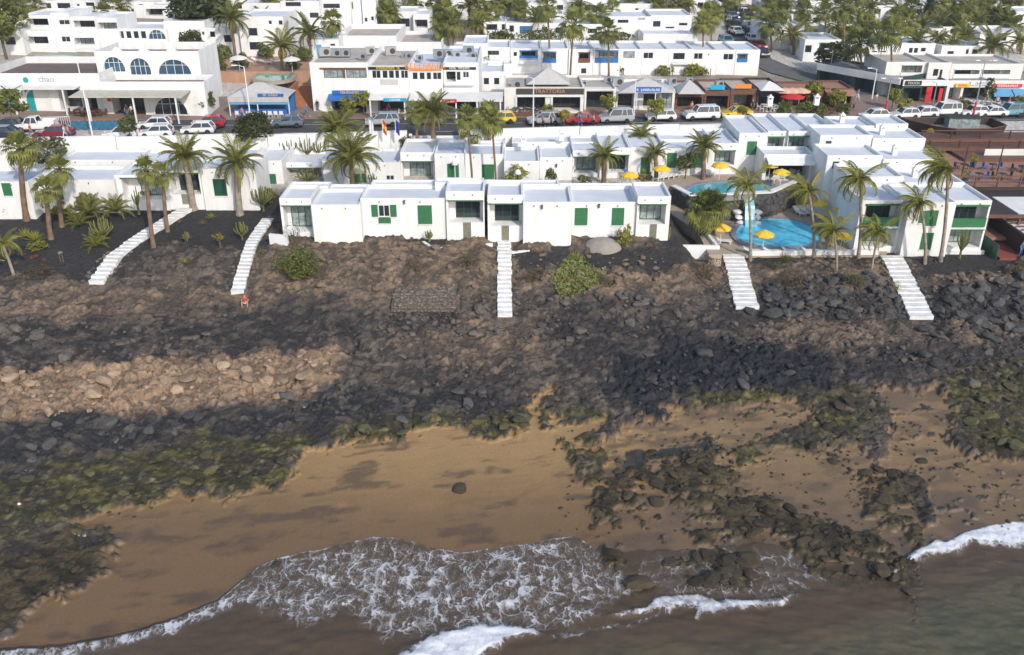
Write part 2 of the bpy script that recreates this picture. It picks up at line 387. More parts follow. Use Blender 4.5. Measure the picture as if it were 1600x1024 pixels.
gm = bpy.data.materials.new('shore_ground'); gm.use_nodes = True; t = gm.node_tree; b = t.nodes['Principled BSDF']
def N(tree, kind, **kw):
    n = tree.nodes.new(kind)
    for k, v in kw.items():
        if k in n.inputs: n.inputs[k].default_value = v
        else: setattr(n, k, v)
    return n
def math_(tree, op, a, bb=None, clamp=False):
    n = tree.nodes.new('ShaderNodeMath'); n.operation = op; n.use_clamp = clamp
    for i, q in enumerate((a, bb)):
        if q is None: continue
        if isinstance(q, (int, float)): n.inputs[i].default_value = q
        else: tree.links.new(q, n.inputs[i])
    return n.outputs[0]
at = N(t, 'ShaderNodeAttribute', attribute_name='albedo'); aw = N(t, 'ShaderNodeAttribute', attribute_name='wet'); as_ = N(t, 'ShaderNodeAttribute', attribute_name='sandy')
tc = N(t, 'ShaderNodeTexCoord')
n1 = N(t, 'ShaderNodeTexNoise', Scale=2.6, Detail=9.0, Roughness=.72); t.links.new(tc.outputs['Object'], n1.inputs['Vector'])
n2 = N(t, 'ShaderNodeTexNoise', Scale=9.0, Detail=6.0, Roughness=.7); t.links.new(tc.outputs['Object'], n2.inputs['Vector'])
vo = N(t, 'ShaderNodeTexVoronoi', Scale=3.4); t.links.new(tc.outputs['Object'], vo.inputs['Vector'])
mr = N(t, 'ShaderNodeMapRange'); mr.inputs[1].default_value = .25; mr.inputs[2].default_value = .75; mr.inputs[3].default_value = .45; mr.inputs[4].default_value = 1.6
t.links.new(n1.outputs['Fac'], mr.inputs[0])
mixf = N(t, 'ShaderNodeMix', data_type='FLOAT'); t.links.new(as_.outputs['Fac'], mixf.inputs[0]); t.links.new(mr.outputs[0], mixf.inputs[2])
mr2 = N(t, 'ShaderNodeMapRange'); mr2.inputs[1].default_value = .2; mr2.inputs[2].default_value = .8; mr2.inputs[3].default_value = .72; mr2.inputs[4].default_value = 1.28
t.links.new(n2.outputs['Fac'], mr2.inputs[0]); t.links.new(mr2.outputs[0], mixf.inputs[3])
vm = N(t, 'ShaderNodeVectorMath', operation='SCALE'); t.links.new(at.outputs['Color'], vm.inputs[0]); t.links.new(mixf.outputs[0], vm.inputs['Scale'])
t.links.new(vm.outputs[0], b.inputs['Base Color'])
rr = N(t, 'ShaderNodeMapRange'); rr.inputs[3].default_value = .92; rr.inputs[4].default_value = .16; t.links.new(aw.outputs['Fac'], rr.inputs[0]); t.links.new(rr.outputs[0], b.inputs['Roughness'])
b.inputs['Specular IOR Level'].default_value = .35
inv = math_(t, 'SUBTRACT', 1.08, as_.outputs['Fac'])
hsum = math_(t, 'ADD', n1.outputs['Fac'], math_(t, 'MULTIPLY', vo.outputs['Distance'], .45))
inv2 = math_(t, 'MULTIPLY', inv, math_(t, 'SUBTRACT', 1.0, aw.outputs['Fac'], True))
hh = math_(t, 'MULTIPLY', hsum, inv2)
bp = N(t, 'ShaderNodeBump', Strength=.85, Distance=.22); t.links.new(hh, bp.inputs['Height']); t.links.new(bp.outputs[0], b.inputs['Normal'])
struct(link('ground', me, gm))

def sample(X, Y, arr):
    i = min(max(int(np.searchsorted(gy, Y)), 0), ny-1); j = min(max(int(np.searchsorted(gx, X)), 0), nx-1)
    return arr[i, j]
def surf(X, Y): return float(sample(X, Y, ZZ))
def shore(x, y):
    """point of the built ground (relief included) under a photo pixel"""
    p = ground(x, y); p.z = surf(p.x, p.y); return p

# ------------------------------------------------------------------ the sea: one sheet, swash included
sx = np.arange(-42, 46, .12); sy = np.concatenate([np.linspace(-60, 26, 30)[:-1], np.arange(26, 49.5, .11)])
sx = np.concatenate([np.linspace(-700, -42, 25)[:-1], sx, np.linspace(46, 700, 25)[1:]])
SX, SY = np.meshgrid(sx, sy)
LZ = land(SX, SY)
qx, qy = project(SX, np.maximum(SY, 12), np.maximum(LZ, 0)); qy = np.where(SY < 20, 3000, qy)
wv1 = fbm(SX*.7, SY*.7, 4, 101)-.5; wv2 = fbm(SX*.7+9, SY*.7, 4, 102)-.5
ux, uy = qx+wv1*40, qy+wv2*22
FRONT = [(-900,1075),(-80,1032),(0,1016),(60,1012),(130,1003),(230,982),(340,938),(372,912),(402,888),(438,872),(470,862),(545,846),(583,837),(612,841),(640,846),(680,858),(722,863),(790,857),(850,845),(900,839),(930,858),(965,862),(1030,856),(1110,858),(1180,846),(1250,856),(1300,862),(1395,880),(1440,858),(1475,843),(1520,828),(1600,812),(1700,800),(2600,790),(2600,6000),(-900,6000)]
msk = (qy < 1500)
edge = np.where(msk, 0, 60.0); edge[msk] = polydist(qx[msk]+wv1[msk]*10, qy[msk]+wv2[msk]*9, FRONT)
foam = np.zeros(SX.shape)
def fz(poly, d, soft=14):
    global foam
    m = (qy < 1300) & (np.abs(qx-800) < 1200)
    o = np.zeros(SX.shape); o[m] = smooth(-soft, soft, polydist(ux[m], uy[m], poly))*d
    foam = np.maximum(foam, o); return o
fz([(350,945),(405,893),(470,862),(580,836),(720,862),(850,842),(930,856),(975,890),(985,925),(900,985),(820,985),(700,1000),(600,1000),(545,955),(470,985),(400,955)], .47, 18)
fz([(545,870),(620,862),(700,880),(760,900),(850,880),(900,900),(860,960),(740,975),(600,960),(540,930)], .54, 20)
fz([(1010,862),(1240,850),(1300,905),(1245,940),(1050,935),(985,905)], .34, 16)
fz([(1360,850),(1420,820),(1440,850),(1390,880)], .3, 12)
fz([(-60,1010),(120,1000),(240,980),(345,938),(400,905),(420,930),(330,968),(230,1000),(100,1030),(-60,1040)], .66, 8)
fz([(-40,1005),(60,990),(110,1000),(60,1022),(-40,1030)], .75, 8)
c3 = fz([(560,1040),(640,1012),(705,985),(770,974),(825,985),(838,996),(800,1006),(760,1030),(740,1080),(560,1080)], 1.0, 7)
c4 = fz([(955,963),(1025,934),(1090,930),(1150,940),(1245,935),(1230,946),(1150,955),(1100,968),(1086,974),(1082,952),(1030,952)], .92, 5)
c5 = fz([(1390,888),(1450,856),(1510,830),(1600,810),(1690,796),(1690,850),(1600,860),(1520,850),(1480,868),(1420,886)], .98, 7)
fz([(850,997),(980,970),(1060,944),(1062,948),(985,977),(855,1004)], .45, 4)
line = np.exp(-((edge-.9)/2.2)**2)*smooth(-3, -.5, edge)*((qx < 960) | (qx > 1390))
foam = np.maximum(foam, line*(.8+.3*wv1))
deep = smooth(12, 95, polydist(qx, np.minimum(qy, 1400), [(-900,1100),(-60,1090),(230,1015),(420,985),(560,1000),(700,1005),(840,990),(960,950),(1100,960),(1250,950),(1400,905),(1470,870),(1600,850),(2600,820),(2600,6000),(-900,6000)]) if True else 0)
wave = .10*(fbm(SX*.35, SY*.9, 4, 111)-.5)*2+.07*(fbm(SX*1.3, SY*2.8, 4, 112)-.5)*2
crest = .20*c3+.13*c4+.20*c5
lump = fbm(SX*2.2, SY*2.2, 4, 113)
SZ = np.maximum(.0+wave*smooth(0, 60, edge)+crest*(.6+.8*lump), LZ+.03+.02*smooth(0, 40, edge)+.05*foam*lump)
SZ = np.where(edge < 0, LZ-.05-.02*np.minimum(-edge, 40), SZ)
keep = edge > -14
my, mx = SX.shape
idx = np.arange(my*mx).reshape(my, mx)
F = np.stack([idx[:-1, :-1], idx[:-1, 1:], idx[1:, 1:], idx[1:, :-1]], -1).reshape(-1, 4)
kf = keep.ravel(); F = F[kf[F].all(1)]
used = np.unique(F); remap = -np.ones(my*mx, int); remap[used] = np.arange(len(used))
V = np.stack([SX, SY, SZ], -1).reshape(-1, 3)[used]
me = np_mesh('sea_water', V, remap[F])
for nm, arr in (('foam', foam), ('edge', edge), ('deep', deep)):
    q = me.attributes.new(nm, 'FLOAT', 'POINT'); q.data.foreach_set('value', arr.ravel()[used].astype(np.float32))
wm = bpy.data.materials.new('sea_water'); wm.use_nodes = True; t = wm.node_tree; t.nodes.clear()
out = N(t, 'ShaderNodeOutputMaterial'); tc = N(t, 'ShaderNodeTexCoord')
af = N(t, 'ShaderNodeAttribute', attribute_name='foam'); ae = N(t, 'ShaderNodeAttribute', attribute_name='edge'); ad = N(t, 'ShaderNodeAttribute', attribute_name='deep')
nz = N(t, 'ShaderNodeTexNoise', Scale=.55, Detail=4.0, Roughness=.6); t.links.new(tc.outputs['Object'], nz.inputs['Vector'])
va = N(t, 'ShaderNodeVectorMath', operation='MULTIPLY_ADD'); va.inputs[1].default_value = (2.9, 2.9, 0)
t.links.new(nz.outputs['Color'], va.inputs[0])
mp = N(t, 'ShaderNodeMapping'); mp.inputs['Scale'].default_value = (1.15, .66, 0); mp.inputs['Rotation'].default_value = (0, 0, .35); t.links.new(tc.outputs['Object'], mp.inputs[0]); t.links.new(mp.outputs[0], va.inputs[2])
def lace(scale, w):
    v = N(t, 'ShaderNodeTexVoronoi', Scale=scale, feature='DISTANCE_TO_EDGE'); t.links.new(va.outputs[0], v.inputs['Vector'])
    dd = math_(t, 'MULTIPLY', v.outputs['Distance'], 1.0)
    return math_(t, 'MULTIPLY', math_(t, 'SUBTRACT', math_(t, 'MULTIPLY', thick, w), dd), 9.0, True)
nb = N(t, 'ShaderNodeTexNoise', Scale=1.1, Detail=5.0, Roughness=.65); t.links.new(tc.outputs['Object'], nb.inputs['Vector'])
nmod = math_(t, 'ADD', math_(t, 'MULTIPLY', nb.outputs['Fac'], 2.2), -.70)
thick = math_(t, 'MULTIPLY', math_(t, 'POWER', af.outputs['Fac'], 1.5), nmod)
l1 = lace(1.05, .56); l2 = lace(2.5, .42); l3 = lace(6.0, .26)
full = math_(t, 'MULTIPLY', math_(t, 'SUBTRACT', math_(t, 'ADD', af.outputs['Fac'], math_(t, 'MULTIPLY', nb.outputs['Fac'], .22)), .93), 7.0, True)
rdn = N(t, 'ShaderNodeTexNoise', Scale=1.5, Detail=4.0, Roughness=.55, Distortion=1.6); rmp = N(t, 'ShaderNodeMapping'); rmp.inputs['Scale'].default_value = (1.25, .55, 0); rmp.inputs['Rotation'].default_value = (0, 0, -.45); t.links.new(tc.outputs['Object'], rmp.inputs[0]); t.links.new(rmp.outputs[0], rdn.inputs['Vector'])
rdg = math_(t, 'ABSOLUTE', math_(t, 'SUBTRACT', rdn.outputs['Fac'], .5))
l4 = math_(t, 'MULTIPLY', math_(t, 'SUBTRACT', math_(t, 'MULTIPLY', math_(t, 'POWER', af.outputs['Fac'], 1.3), .05), rdg), 30.0, True)
l1 = math_(t, 'MAXIMUM', l1, math_(t, 'MULTIPLY', l4, .75))
ff = math_(t, 'MAXIMUM', math_(t, 'MAXIMUM', math_(t, 'MULTIPLY', l1, .95), math_(t, 'MULTIPLY', l2, .75)), math_(t, 'MAXIMUM', full, math_(t, 'MULTIPLY', l3, .45)))
ff = math_(t, 'MULTIPLY', ff, math_(t, 'ADD', .38, math_(t, 'ADD', math_(t, 'MULTIPLY', nb.outputs['Fac'], .7), math_(t, 'MULTIPLY', full, .3)), True))
dnz = N(t, 'ShaderNodeTexNoise', Scale=.25, Detail=5.0, Roughness=.6); t.links.new(mp.outputs[0], dnz.inputs['Vector'])
dn2 = N(t, 'ShaderNodeTexNoise', Scale=3.0, Detail=6.0, Roughness=.7); t.links.new(mp.outputs[0], dn2.inputs['Vector'])
rp = N(t, 'ShaderNodeValToRGB'); cr = rp.color_ramp
cr.elements[0].position = .38; cr.elements[0].color = (.068, .070, .046, 1); cr.elements[1].position = .66; cr.elements[1].color = (.124, .106, .058, 1)
t.links.new(dnz.outputs['Fac'], rp.inputs[0])
body = N(t, 'ShaderNodeBsdfDiffuse'); shc = N(t, 'ShaderNodeMix', data_type='RGBA'); shc.inputs[6].default_value = (.165, .112, .070, 1); t.links.new(ad.outputs['Fac'], shc.inputs[0]); t.links.new(rp.outputs[0], shc.inputs[7]); t.links.new(shc.outputs[2], body.inputs[0])
tr = N(t, 'ShaderNodeBsdfTransparent'); tr.inputs[0].default_value = (.95, .93, .90, 1)
ms = N(t, 'ShaderNodeMixShader'); t.links.new(math_(t, 'ADD', math_(t, 'MULTIPLY', ad.outputs['Fac'], .50), .42), ms.inputs[0]); t.links.new(tr.outputs[0], ms.inputs[1]); t.links.new(body.outputs[0], ms.inputs[2])
gl = N(t, 'ShaderNodeBsdfGlossy'); gl.inputs['Roughness'].default_value = .12
fr = N(t, 'ShaderNodeFresnel', IOR=1.33)
bw = N(t, 'ShaderNodeBump', Strength=.9, Distance=.16)
t.links.new(math_(t, 'ADD', dn2.outputs['Fac'], math_(t, 'MULTIPLY', dnz.outputs['Fac'], 1.5)), bw.inputs['Height'])
t.links.new(bw.outputs[0], gl.inputs['Normal']); t.links.new(bw.outputs[0], fr.inputs['Normal'])
m2 = N(t, 'ShaderNodeMixShader'); t.links.new(fr.outputs[0], m2.inputs[0]); t.links.new(ms.outputs[0], m2.inputs[1]); t.links.new(gl.outputs[0], m2.inputs[2])
fo = N(t, 'ShaderNodeBsdfDiffuse'); fo.inputs[0].default_value = (.74, .74, .76, 1)  # off-white foam, some cloud shade mixed into its colour
fb = N(t, 'ShaderNodeBump', Strength=.8, Distance=.15); t.links.new(dn2.outputs['Fac'], fb.inputs['Height']); t.links.new(fb.outputs[0], fo.inputs['Normal'])
m3 = N(t, 'ShaderNodeMixShader'); t.links.new(ff, m3.inputs[0]); t.links.new(m2.outputs[0], m3.inputs[1]); t.links.new(fo.outputs[0], m3.inputs[2])
tr2 = N(t, 'ShaderNodeBsdfTransparent')
m4 = N(t, 'ShaderNodeMixShader'); t.links.new(math_(t, 'MULTIPLY', ae.outputs['Fac'], .5, True), m4.inputs[0]); t.links.new(tr2.outputs[0], m4.inputs[1]); t.links.new(m3.outputs[0], m4.inputs[2])
t.links.new(m4.outputs[0], out.inputs[0])
so = struct(link('sea_water', me, wm))

# ------------------------------------------------------------------ boulders
def ico(sub):
    bm = bmesh.new(); bmesh.ops.create_icosphere(bm, subdivisions=sub, radius=1.0)
    v = np.array([q.co[:] for q in bm.verts]); f = np.array([[q.index for q in p.verts] for p in bm.faces]); bm.free(); return v, f
def stone_shape(sub, seed):
    rng = np.random.default_rng(seed); v, f = ico(sub)
    for _ in range(9):                      # chop with random planes: angular lava blocks
        n = rng.normal(size=3); n /= np.linalg.norm(n); d = rng.uniform(.55, .85)
        s = v@n; v = np.where((s > d)[:, None], v-(s-d)[:, None]*n, v)
    v *= rng.uniform(.7, 1.25, 3)*np.array((1, 1, .75))
    v += rng.normal(size=v.shape)*.035
    return v, f
def rockmat(name, c1, c2):
    m = bpy.data.materials.new(name); m.use_nodes = True; t = m.node_tree; b = t.nodes['Principled BSDF']; b.inputs['Roughness'].default_value = .88
    oi = N(t, 'ShaderNodeObjectInfo'); tc = N(t, 'ShaderNodeTexCoord')
    nz = N(t, 'ShaderNodeTexNoise', Scale=2.2, Detail=8.0, Roughness=.7); t.links.new(tc.outputs['Object'], nz.inputs['Vector'])
    s = math_(t, 'ADD', math_(t, 'MULTIPLY', nz.outputs['Fac'], .9), math_(t, 'MULTIPLY', oi.outputs['Random'], .45))
    r = N(t, 'ShaderNodeValToRGB'); r.color_ramp.elements[0].position = .4; r.color_ramp.elements[1].position = .95
    r.color_ramp.elements[0].color = (*c1, 1); r.color_ramp.elements[1].color = (*c2, 1)
    t.links.new(s, r.inputs[0]); t.links.new(r.outputs[0], b.inputs['Base Color'])
    bp = N(t, 'ShaderNodeBump', Strength=.7, Distance=.1); t.links.new(nz.outputs['Fac'], bp.inputs['Height']); t.links.new(bp.outputs[0], b.inputs['Normal'])
    return m
RM = {'black': rockmat('rock_black', (.034, .034, .037), (.10, .093, .086)), 'grey': rockmat('rock_grey', (.055, .049, .045), (.145, .122, .104)),
      'brown': rockmat('rock_brown', (.09, .068, .052), (.25, .18, .125)), 'tan': rockmat('rock_tan', (.19, .135, .09), (.40, .285, .19)),
      'algae': rockmat('rock_algae', (.022, .016, .010), (.072, .052, .029)), 'moss': rockmat('rock_moss', (.038, .034, .018), (.105, .095, .034))}
BAND = [  # photo polygon, kind, count, size range (m), where (for the labels)
 ([(1170,445),(1380,435),(1430,470),(1450,505),(1180,500),(1160,480)], 'black', 260, (.22, .62), 'between the two right stairways'),
 ([(1450,455),(1600,440),(1600,530),(1440,520),(1455,490)], 'black', 190, (.25, .7), 'right of the rightmost stairs'),
 ([(1440,432),(1600,420),(1600,450),(1460,465)], 'brown', 70, (.22, .5), 'on the bank below the two-storey block'),
 ([(850,470),(1140,458),(1150,500),(1000,530),(860,545),(810,500)], 'grey', 130, (.16, .45), 'in the dark rubble right of the middle stairs'),
 ([(600,475),(770,470),(780,530),(640,540),(590,520)], 'grey', 170, (.16, .42), 'below the stone platform'),
 ([(400,385),(760,385),(770,460),(400,465)], 'brown', 150, (.16, .5), 'on the bank left of the middle stairs'),
 ([(820,400),(1130,405),(1130,455),(860,460)], 'brown', 120, (.15, .42), 'on the bank right of the middle stairs'),
 ([(0,450),(380,455),(380,500),(0,520)], 'grey', 70, (.15, .42), 'on the ledge below the leftmost stairs'),
 ([(0,505),(320,500),(330,560),(0,590)], 'grey', 80, (.2, .6), 'on the dark ledge at the left'),
 ([(0,595),(500,560),(540,560),(520,600),(300,640),(0,660)], 'tan', 110, (.25, .7), 'in the tan block ridge'),
 ([(550,520),(850,510),(850,600),(560,620)], 'grey', 70, (.14, .42), 'on the flat below the stone platform'),
 ([(960,570),(1060,532),(1220,540),(1300,582),(1100,625),(1000,645)], 'black', 60, (.22, .6), 'in the blue-black lava field'),
 ([(1080,505),(1400,510),(1440,570),(1300,570)], 'grey', 90, (.15, .42), 'above the blue-black lava field'),
 ([(1440,510),(1600,525),(1600,590),(1440,590)], 'black', 60, (.2, .6), 'on the flat at the right edge'),
 ([(0,670),(500,620),(830,620),(820,660),(480,690),(150,720),(0,745)], 'black', 130, (.18, .5), 'on the dark wet ledge'),
 ([(0,760),(140,725),(470,690),(470,725),(300,790),(120,815),(0,850)], 'moss', 70, (.18, .5), 'on the mossy ledge'),
 ([(510,680),(640,665),(830,655),(825,680),(640,690)], 'moss', 34, (.25, .6), 'on the mossy rim above the sand'),
 ([(0,880),(120,835),(180,845),(100,920),(0,985)], 'algae', 40, (.2, .5), 'on the brown rocks at the lower left'),
 ([(940,720),(1080,700),(1170,705),(1100,760),(990,800),(960,840),(925,830)], 'algae', 90, (.16, .5), 'in the algae-covered rocks beside the sand'),
 ([(1250,640),(1360,620),(1385,660),(1340,720),(1420,745),(1450,800),(1380,800),(1320,730),(1240,700)], 'algae', 90, (.16, .5), 'in the rock spur running down to the sea'),
 ([(1080,800),(1150,770),(1300,800),(1330,850),(1240,830),(1110,860)], 'algae', 60, (.22, .55), 'among the wet sand patches'),
 ([(1240,810),(1310,830),(1400,850),(1405,915),(1330,925),(1260,870)], 'algae', 50, (.22, .6), 'where the swash runs between rocks'),
 ([(1085,870),(1180,865),(1190,910),(1085,925)], 'algae', 22, (.3, .75), 'washed by the foam'),
 ([(1500,600),(1600,590),(1600,720),(1520,700)], 'moss', 40, (.22, .6), 'on the mossy rocks at the right edge'),
]
LONE = [(718,766,.5,'algae','lone flat brown rock on the open sand'), (955,873,.75,'algae','brown boulder at the foam edge beside the sand'), (1000,917,.75,'algae','brown boulder in the foam below the pair of wet rocks'),
        (1420,935,.42,'algae','small round boulder standing alone in the sea'), (1333,920,.55,'algae','dark boulder at the seaward tip of the rock spur'), (1240,928,.38,'algae','small boulder in the foam line left of the rock spur'),
        (1212,937,.36,'algae','flat wet boulder at the foam line'), (1087,685,.38,'moss','left of two small green rocks in the sand pool'), (1112,690,.34,'moss','right of two small green rocks in the sand pool'),
        (1172,652,.42,'moss','rounded green rock on the sand below the lava field'), (1517,607,.6,'grey','pale boulder among the green rocks at the right'), (1440,722,.4,'algae','small dark rock alone on the right sand'),
        (1500,729,.35,'algae','smaller dark rock on the sand near right edge'), (430,886,.33,'algae','small rock circled by foam at the swash edge'), (33,797,.20,'white',''), (1045,880,.5,'algae','dark boulder in thin foam right of the sand'),
        (1245,905,.0,'algae',''), (1165,880,.5,'algae','boulder washed over in the middle of the foam patch')]
rng = np.random.default_rng(5)
SH_HI = [stone_shape(2, 100+i) for i in range(8)]; SH_LO = [stone_shape(1, 200+i) for i in range(8)]
HI_ME = {}
def hi_mesh(i, k):
    if (i, k) not in HI_ME:
        me = np_mesh('boulder', SH_HI[i][0], SH_HI[i][1], False); me.materials.append(RM[k]); HI_ME[(i, k)] = me
    return HI_ME[(i, k)]
def boulder(X, Y, s, k, label, group=None, sink=.25):
    o = link('boulder', hi_mesh(int(rng.integers(8)), k)); o.location = (X, Y, surf(X, Y)+s*(.5-sink)); o.scale = (s*rng.uniform(.8, 1.3), s*rng.uniform(.8, 1.2), s*rng.uniform(.7, 1.0)*(.62 if k in ('algae', 'moss') else 1))
    o.rotation_euler = (rng.uniform(-.3, .3), rng.uniform(-.3, .3), rng.uniform(0, 6.28)); tag(o, label, 'boulder', group); return o
for x, y, s, k, lab in LONE:
    if not lab: continue
    p = ground(x, y); boulder(p.x, p.y, s, k, lab)
spots = []
for poly, k, n, (s0, s1), where in BAND:
    xs = [p[0] for p in poly]; ys = [p[1] for p in poly]; c = 0; tries = 0
    while c < n and tries < n*6:
        tries += 1
        x = rng.uniform(min(xs), max(xs)); y = rng.uniform(min(ys), max(ys))
        if polydist(np.array([x]), np.array([y]), poly)[0] < 0: continue
        p = ground(x, y)
        if sample(p.x, p.y, sand) > .5 and k != 'algae': continue
        if any(polydist(np.array([x]), np.array([y]), [(xa-(26 if xa > 1000 else 15), ya-6), (xa+(26 if xa > 1000 else 15), ya-6), (xb+(26 if xa > 1000 else 15), yb+4), (xb-(26 if xa > 1000 else 15), yb+4)])[0] > 0 for ln in STAIR_PX for (xa, ya), (xb, yb) in zip(ln[:-1], ln[1:])): continue
        s = s0*.8+(s1*1.1-s0*.8)*rng.random()**3.4
        spots.append((s*FPX/(p.y*CP+(CAM_H-p.z)*SP), p.x, p.y, s, k, where)); c += 1
for k in range(420):                               # pebbles and weed clots on the right-hand sands
    x, y = rng.uniform(860, 1600), rng.uniform(620, 860); p = ground(x, y)
    if sample(p.x, p.y, sand) > .6: spots.append((0, p.x, p.y, rng.uniform(.05, .17), 'algae', ''))
for k in range(160):
    x, y = rng.uniform(60, 900), rng.uniform(680, 840); p = ground(x, y)
    if sample(p.x, p.y, sand) > .6 and sample(p.x, p.y+.7, sand) < .5: spots.append((0, p.x, p.y, rng.uniform(.06, .2), 'algae', ''))
for li, ln in enumerate(STAIR_PX):                 # stones banked against the stair flanks
    for (xa, ya), (xb, yb) in zip(ln[:-1], ln[1:]):
        for k in range(int(np.hypot(xb-xa, yb-ya)*.55)):
            u = rng.random(); sd_ = rng.choice([-1, 1]); off = (19 if xa > 1000 else 13)+rng.random()*9
            x, y = xa+(xb-xa)*u+sd_*off, ya+(yb-ya)*u
            if y < 392: continue
            p = ground(x, y); spots.append((0, p.x, p.y, rng.uniform(.12, .3), 'brown' if y < 430 else 'grey' if rng.random() < .5 else 'black', ''))
spots.sort(key=lambda q: -q[0])
ADJ = {'black': 'black lava', 'grey': 'grey-brown', 'brown': 'brown', 'tan': 'tan', 'algae': 'dark brown wet', 'moss': 'green-stained'}
for q in spots[:280]:
    boulder(q[1], q[2], q[3], q[4], ADJ[q[4]]+' boulder '+q[5], 'boulders '+q[5])
for k in RM:
    Vs = []; Fs = []; n0 = 0
    for q in spots[280:]:
        if q[4] != k: continue
        v, f = SH_LO[int(rng.integers(8))]; s = q[3]
        a = rng.uniform(0, 6.28); ca, sa = math.cos(a), math.sin(a)
        M = np.array([[ca, -sa, 0], [sa, ca, 0], [0, 0, 1]])*np.array((rng.uniform(.8, 1.3), rng.uniform(.8, 1.2), rng.uniform(.7, 1.0)))*s
        Vs.append(v@M.T+np.array((q[1], q[2], surf(q[1], q[2])+s*.22))); Fs.append(f+n0); n0 += len(v)
    if Vs:
        me = np_mesh('rubble', np.concatenate(Vs), np.concatenate(Fs), False); me.materials.append(RM[k])
        o = link(k+'_rubble', me); tag(o, 'scattered '+ADJ[k]+' stones lying over the shore', 'stones', kind='stuff')
# ================================================================== BUILDING KIT
WHITE = mat('white_render', (.80, .797, .785), .92, .0, .9, .12, 6, col2=(.70, .685, .66), streak=.3)
WHITE2 = mat('white_render_aged', (.76, .74, .70), .92, .13, .45, .12, 6)
CREAM = mat('cream_render', (.72, .64, .53), .92, .1, .5)
PEACH = mat('peach_render', (.62, .47, .38), .92, .1, .5)
ROOFP = mat('roof_pale', (.66, .68, .71), .9, .12, .5, .1, 4)
ROOFT = mat('roof_tan', (.50, .44, .37), .95, .22, .4, .15, 4)
ROOFB = mat('roof_brown_gravel', (.17, .125, .10), .95, .25, .8, .2, 8)
GREEN = mat('green_paint', (.035, .17, .07), .5, .2, 3)
GREEND = mat('dark_green_paint', (.012, .085, .05), .45, .14, 3)
BLUE = mat('blue_paint', (.03, .16, .42), .5, .14, 3)
TEAL = mat('teal_paint', (.01, .30, .32), .5, .14, 3)
GLASS = mat('dark_glass', (.028, .038, .048), .07, .3, .7, spec=.7)
GLASSB = mat('blue_glass', (.05, .11, .17), .06, .4, .5, spec=.8)
CURT = mat('curtained_glass', (.34, .40, .40), .18, .55, 2.2, spec=.6)
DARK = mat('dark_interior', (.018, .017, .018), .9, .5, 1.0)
FRW = mat('white_frame', (.74, .74, .73), .5, .06)
FRD = mat('dark_frame', (.05, .045, .04), .45, .2)
WOOD = mat('brown_wood', (.16, .075, .046), .7, .3, 4, .2, 14)
WOODD = mat('dark_brown_wood', (.045, .026, .022), .7, .35, 3, .25, 12)
TILE = mat('terracotta_deck', (.37, .185, .13), .85, .2, 1.5, .1, 9)
ORANGE = mat('terracotta_wall', (.42, .17, .075), .85, .18, 1.2)
PAVE = mat('sandstone_paving', (.42, .34, .26), .85, .14, 1.6, .1, 8)
METAL = mat('galvanised_metal', (.42, .44, .46), .4, .12, 3, metal=.6)
BLKROCK = mat('lava_masonry', (.035, .033, .035), .9, .0, 2.2, .9, 5, col2=(.105, .098, .09))
PLASTW = mat('white_plastic', (.76, .75, .72), .4, .05)
YELLOW = mat('yellow_canvas', (.84, .53, .045), .8, .10, 4)
RED = mat('red_canvas', (.55, .03, .035), .75, .12, 4)
BLUEC = mat('blue_canvas', (.03, .14, .42), .7, .14, 4)
SKYC = mat('light_blue_canvas', (.12, .36, .58), .7, .14, 4)
GREY = mat('grey_canvas', (.50, .48, .46), .85, .12, 2)
MAT_ANY = {'white': WHITE, 'aged': WHITE2, 'cream': CREAM, 'peach': PEACH}

def frame_mesh(w, h, bar=.06, dep=.05, cols=2, rows=1):
    m = MB(); m.box(0, w, 0, dep, 0, bar); m.box(0, w, 0, dep, h-bar, h); m.box(0, bar, .001, dep-.001, bar, h-bar); m.box(w-bar, w, .001, dep-.001, bar, h-bar)
    for c in range(1, cols): m.box(w*c/cols-bar*.45, w*c/cols+bar*.45, .002, dep-.002, bar, h-bar)
    for r in range(1, rows): m.box(bar, w-bar, .003, dep-.003, h*r/rows-bar*.4, h*r/rows+bar*.4)
    return m
def add_window(root, x0, x1, z0, z1, y, glass=GLASS, fr=FRW, cols=2, rows=1, name='window'):
    f = frame_mesh(x1-x0-.01, z1-z0-.01, min(.07, (x1-x0)*.1), .05, cols, rows).build(name, fr, root, (x0+.005, y, z0+.005))
    MB().box(.02, x1-x0-.03, 0, .02, .02, z1-z0-.03).build('pane', glass, f, (0, .02, 0)); return f
def add_shutter(root, x0, x1, z0, z1, y=-.05, m=GREEN):
    w, h = x1-x0, z1-z0; b = MB(); b.box(0, w, .012, .05, 0, h)
    for (a, c) in ((0, w/2-.01), (w/2+.01, w)):
        b.box(a, a+.07, 0, .012, 0, h); b.box(c-.07, c, 0, .012, 0, h); b.box(a+.07, c-.07, 0, .012, 0, .09); b.box(a+.07, c-.07, 0, .012, h-.09, h); b.box(a+.07, c-.07, 0, .012, h*.36, h*.36+.08)
        n = 9
        for i in range(n):
            z = .12+(h-.24)*i/n; b.box(a+.07, c-.07, .004, .012, z, z+(h-.24)/n*.55)
    MB().box(x0-.06, x1+.06, -.12, .0, z0-.10, z0-.02).build('sill', WHITE, root)
    return b.build('shutter', m, root, (x0, y, z0))
def arch_poly(x0, x1, z0, z1, n=14):
    r = (x1-x0)/2; cx = (x0+x1)/2; hh = z1-z0; sp = max(z0, z1-r*1.0); ry = z1-sp
    return [(x0, z0), (x1, z0)]+[(cx+r*math.cos(math.pi*i/n), sp+ry*math.sin(math.pi*i/n)) for i in range(n+1)]
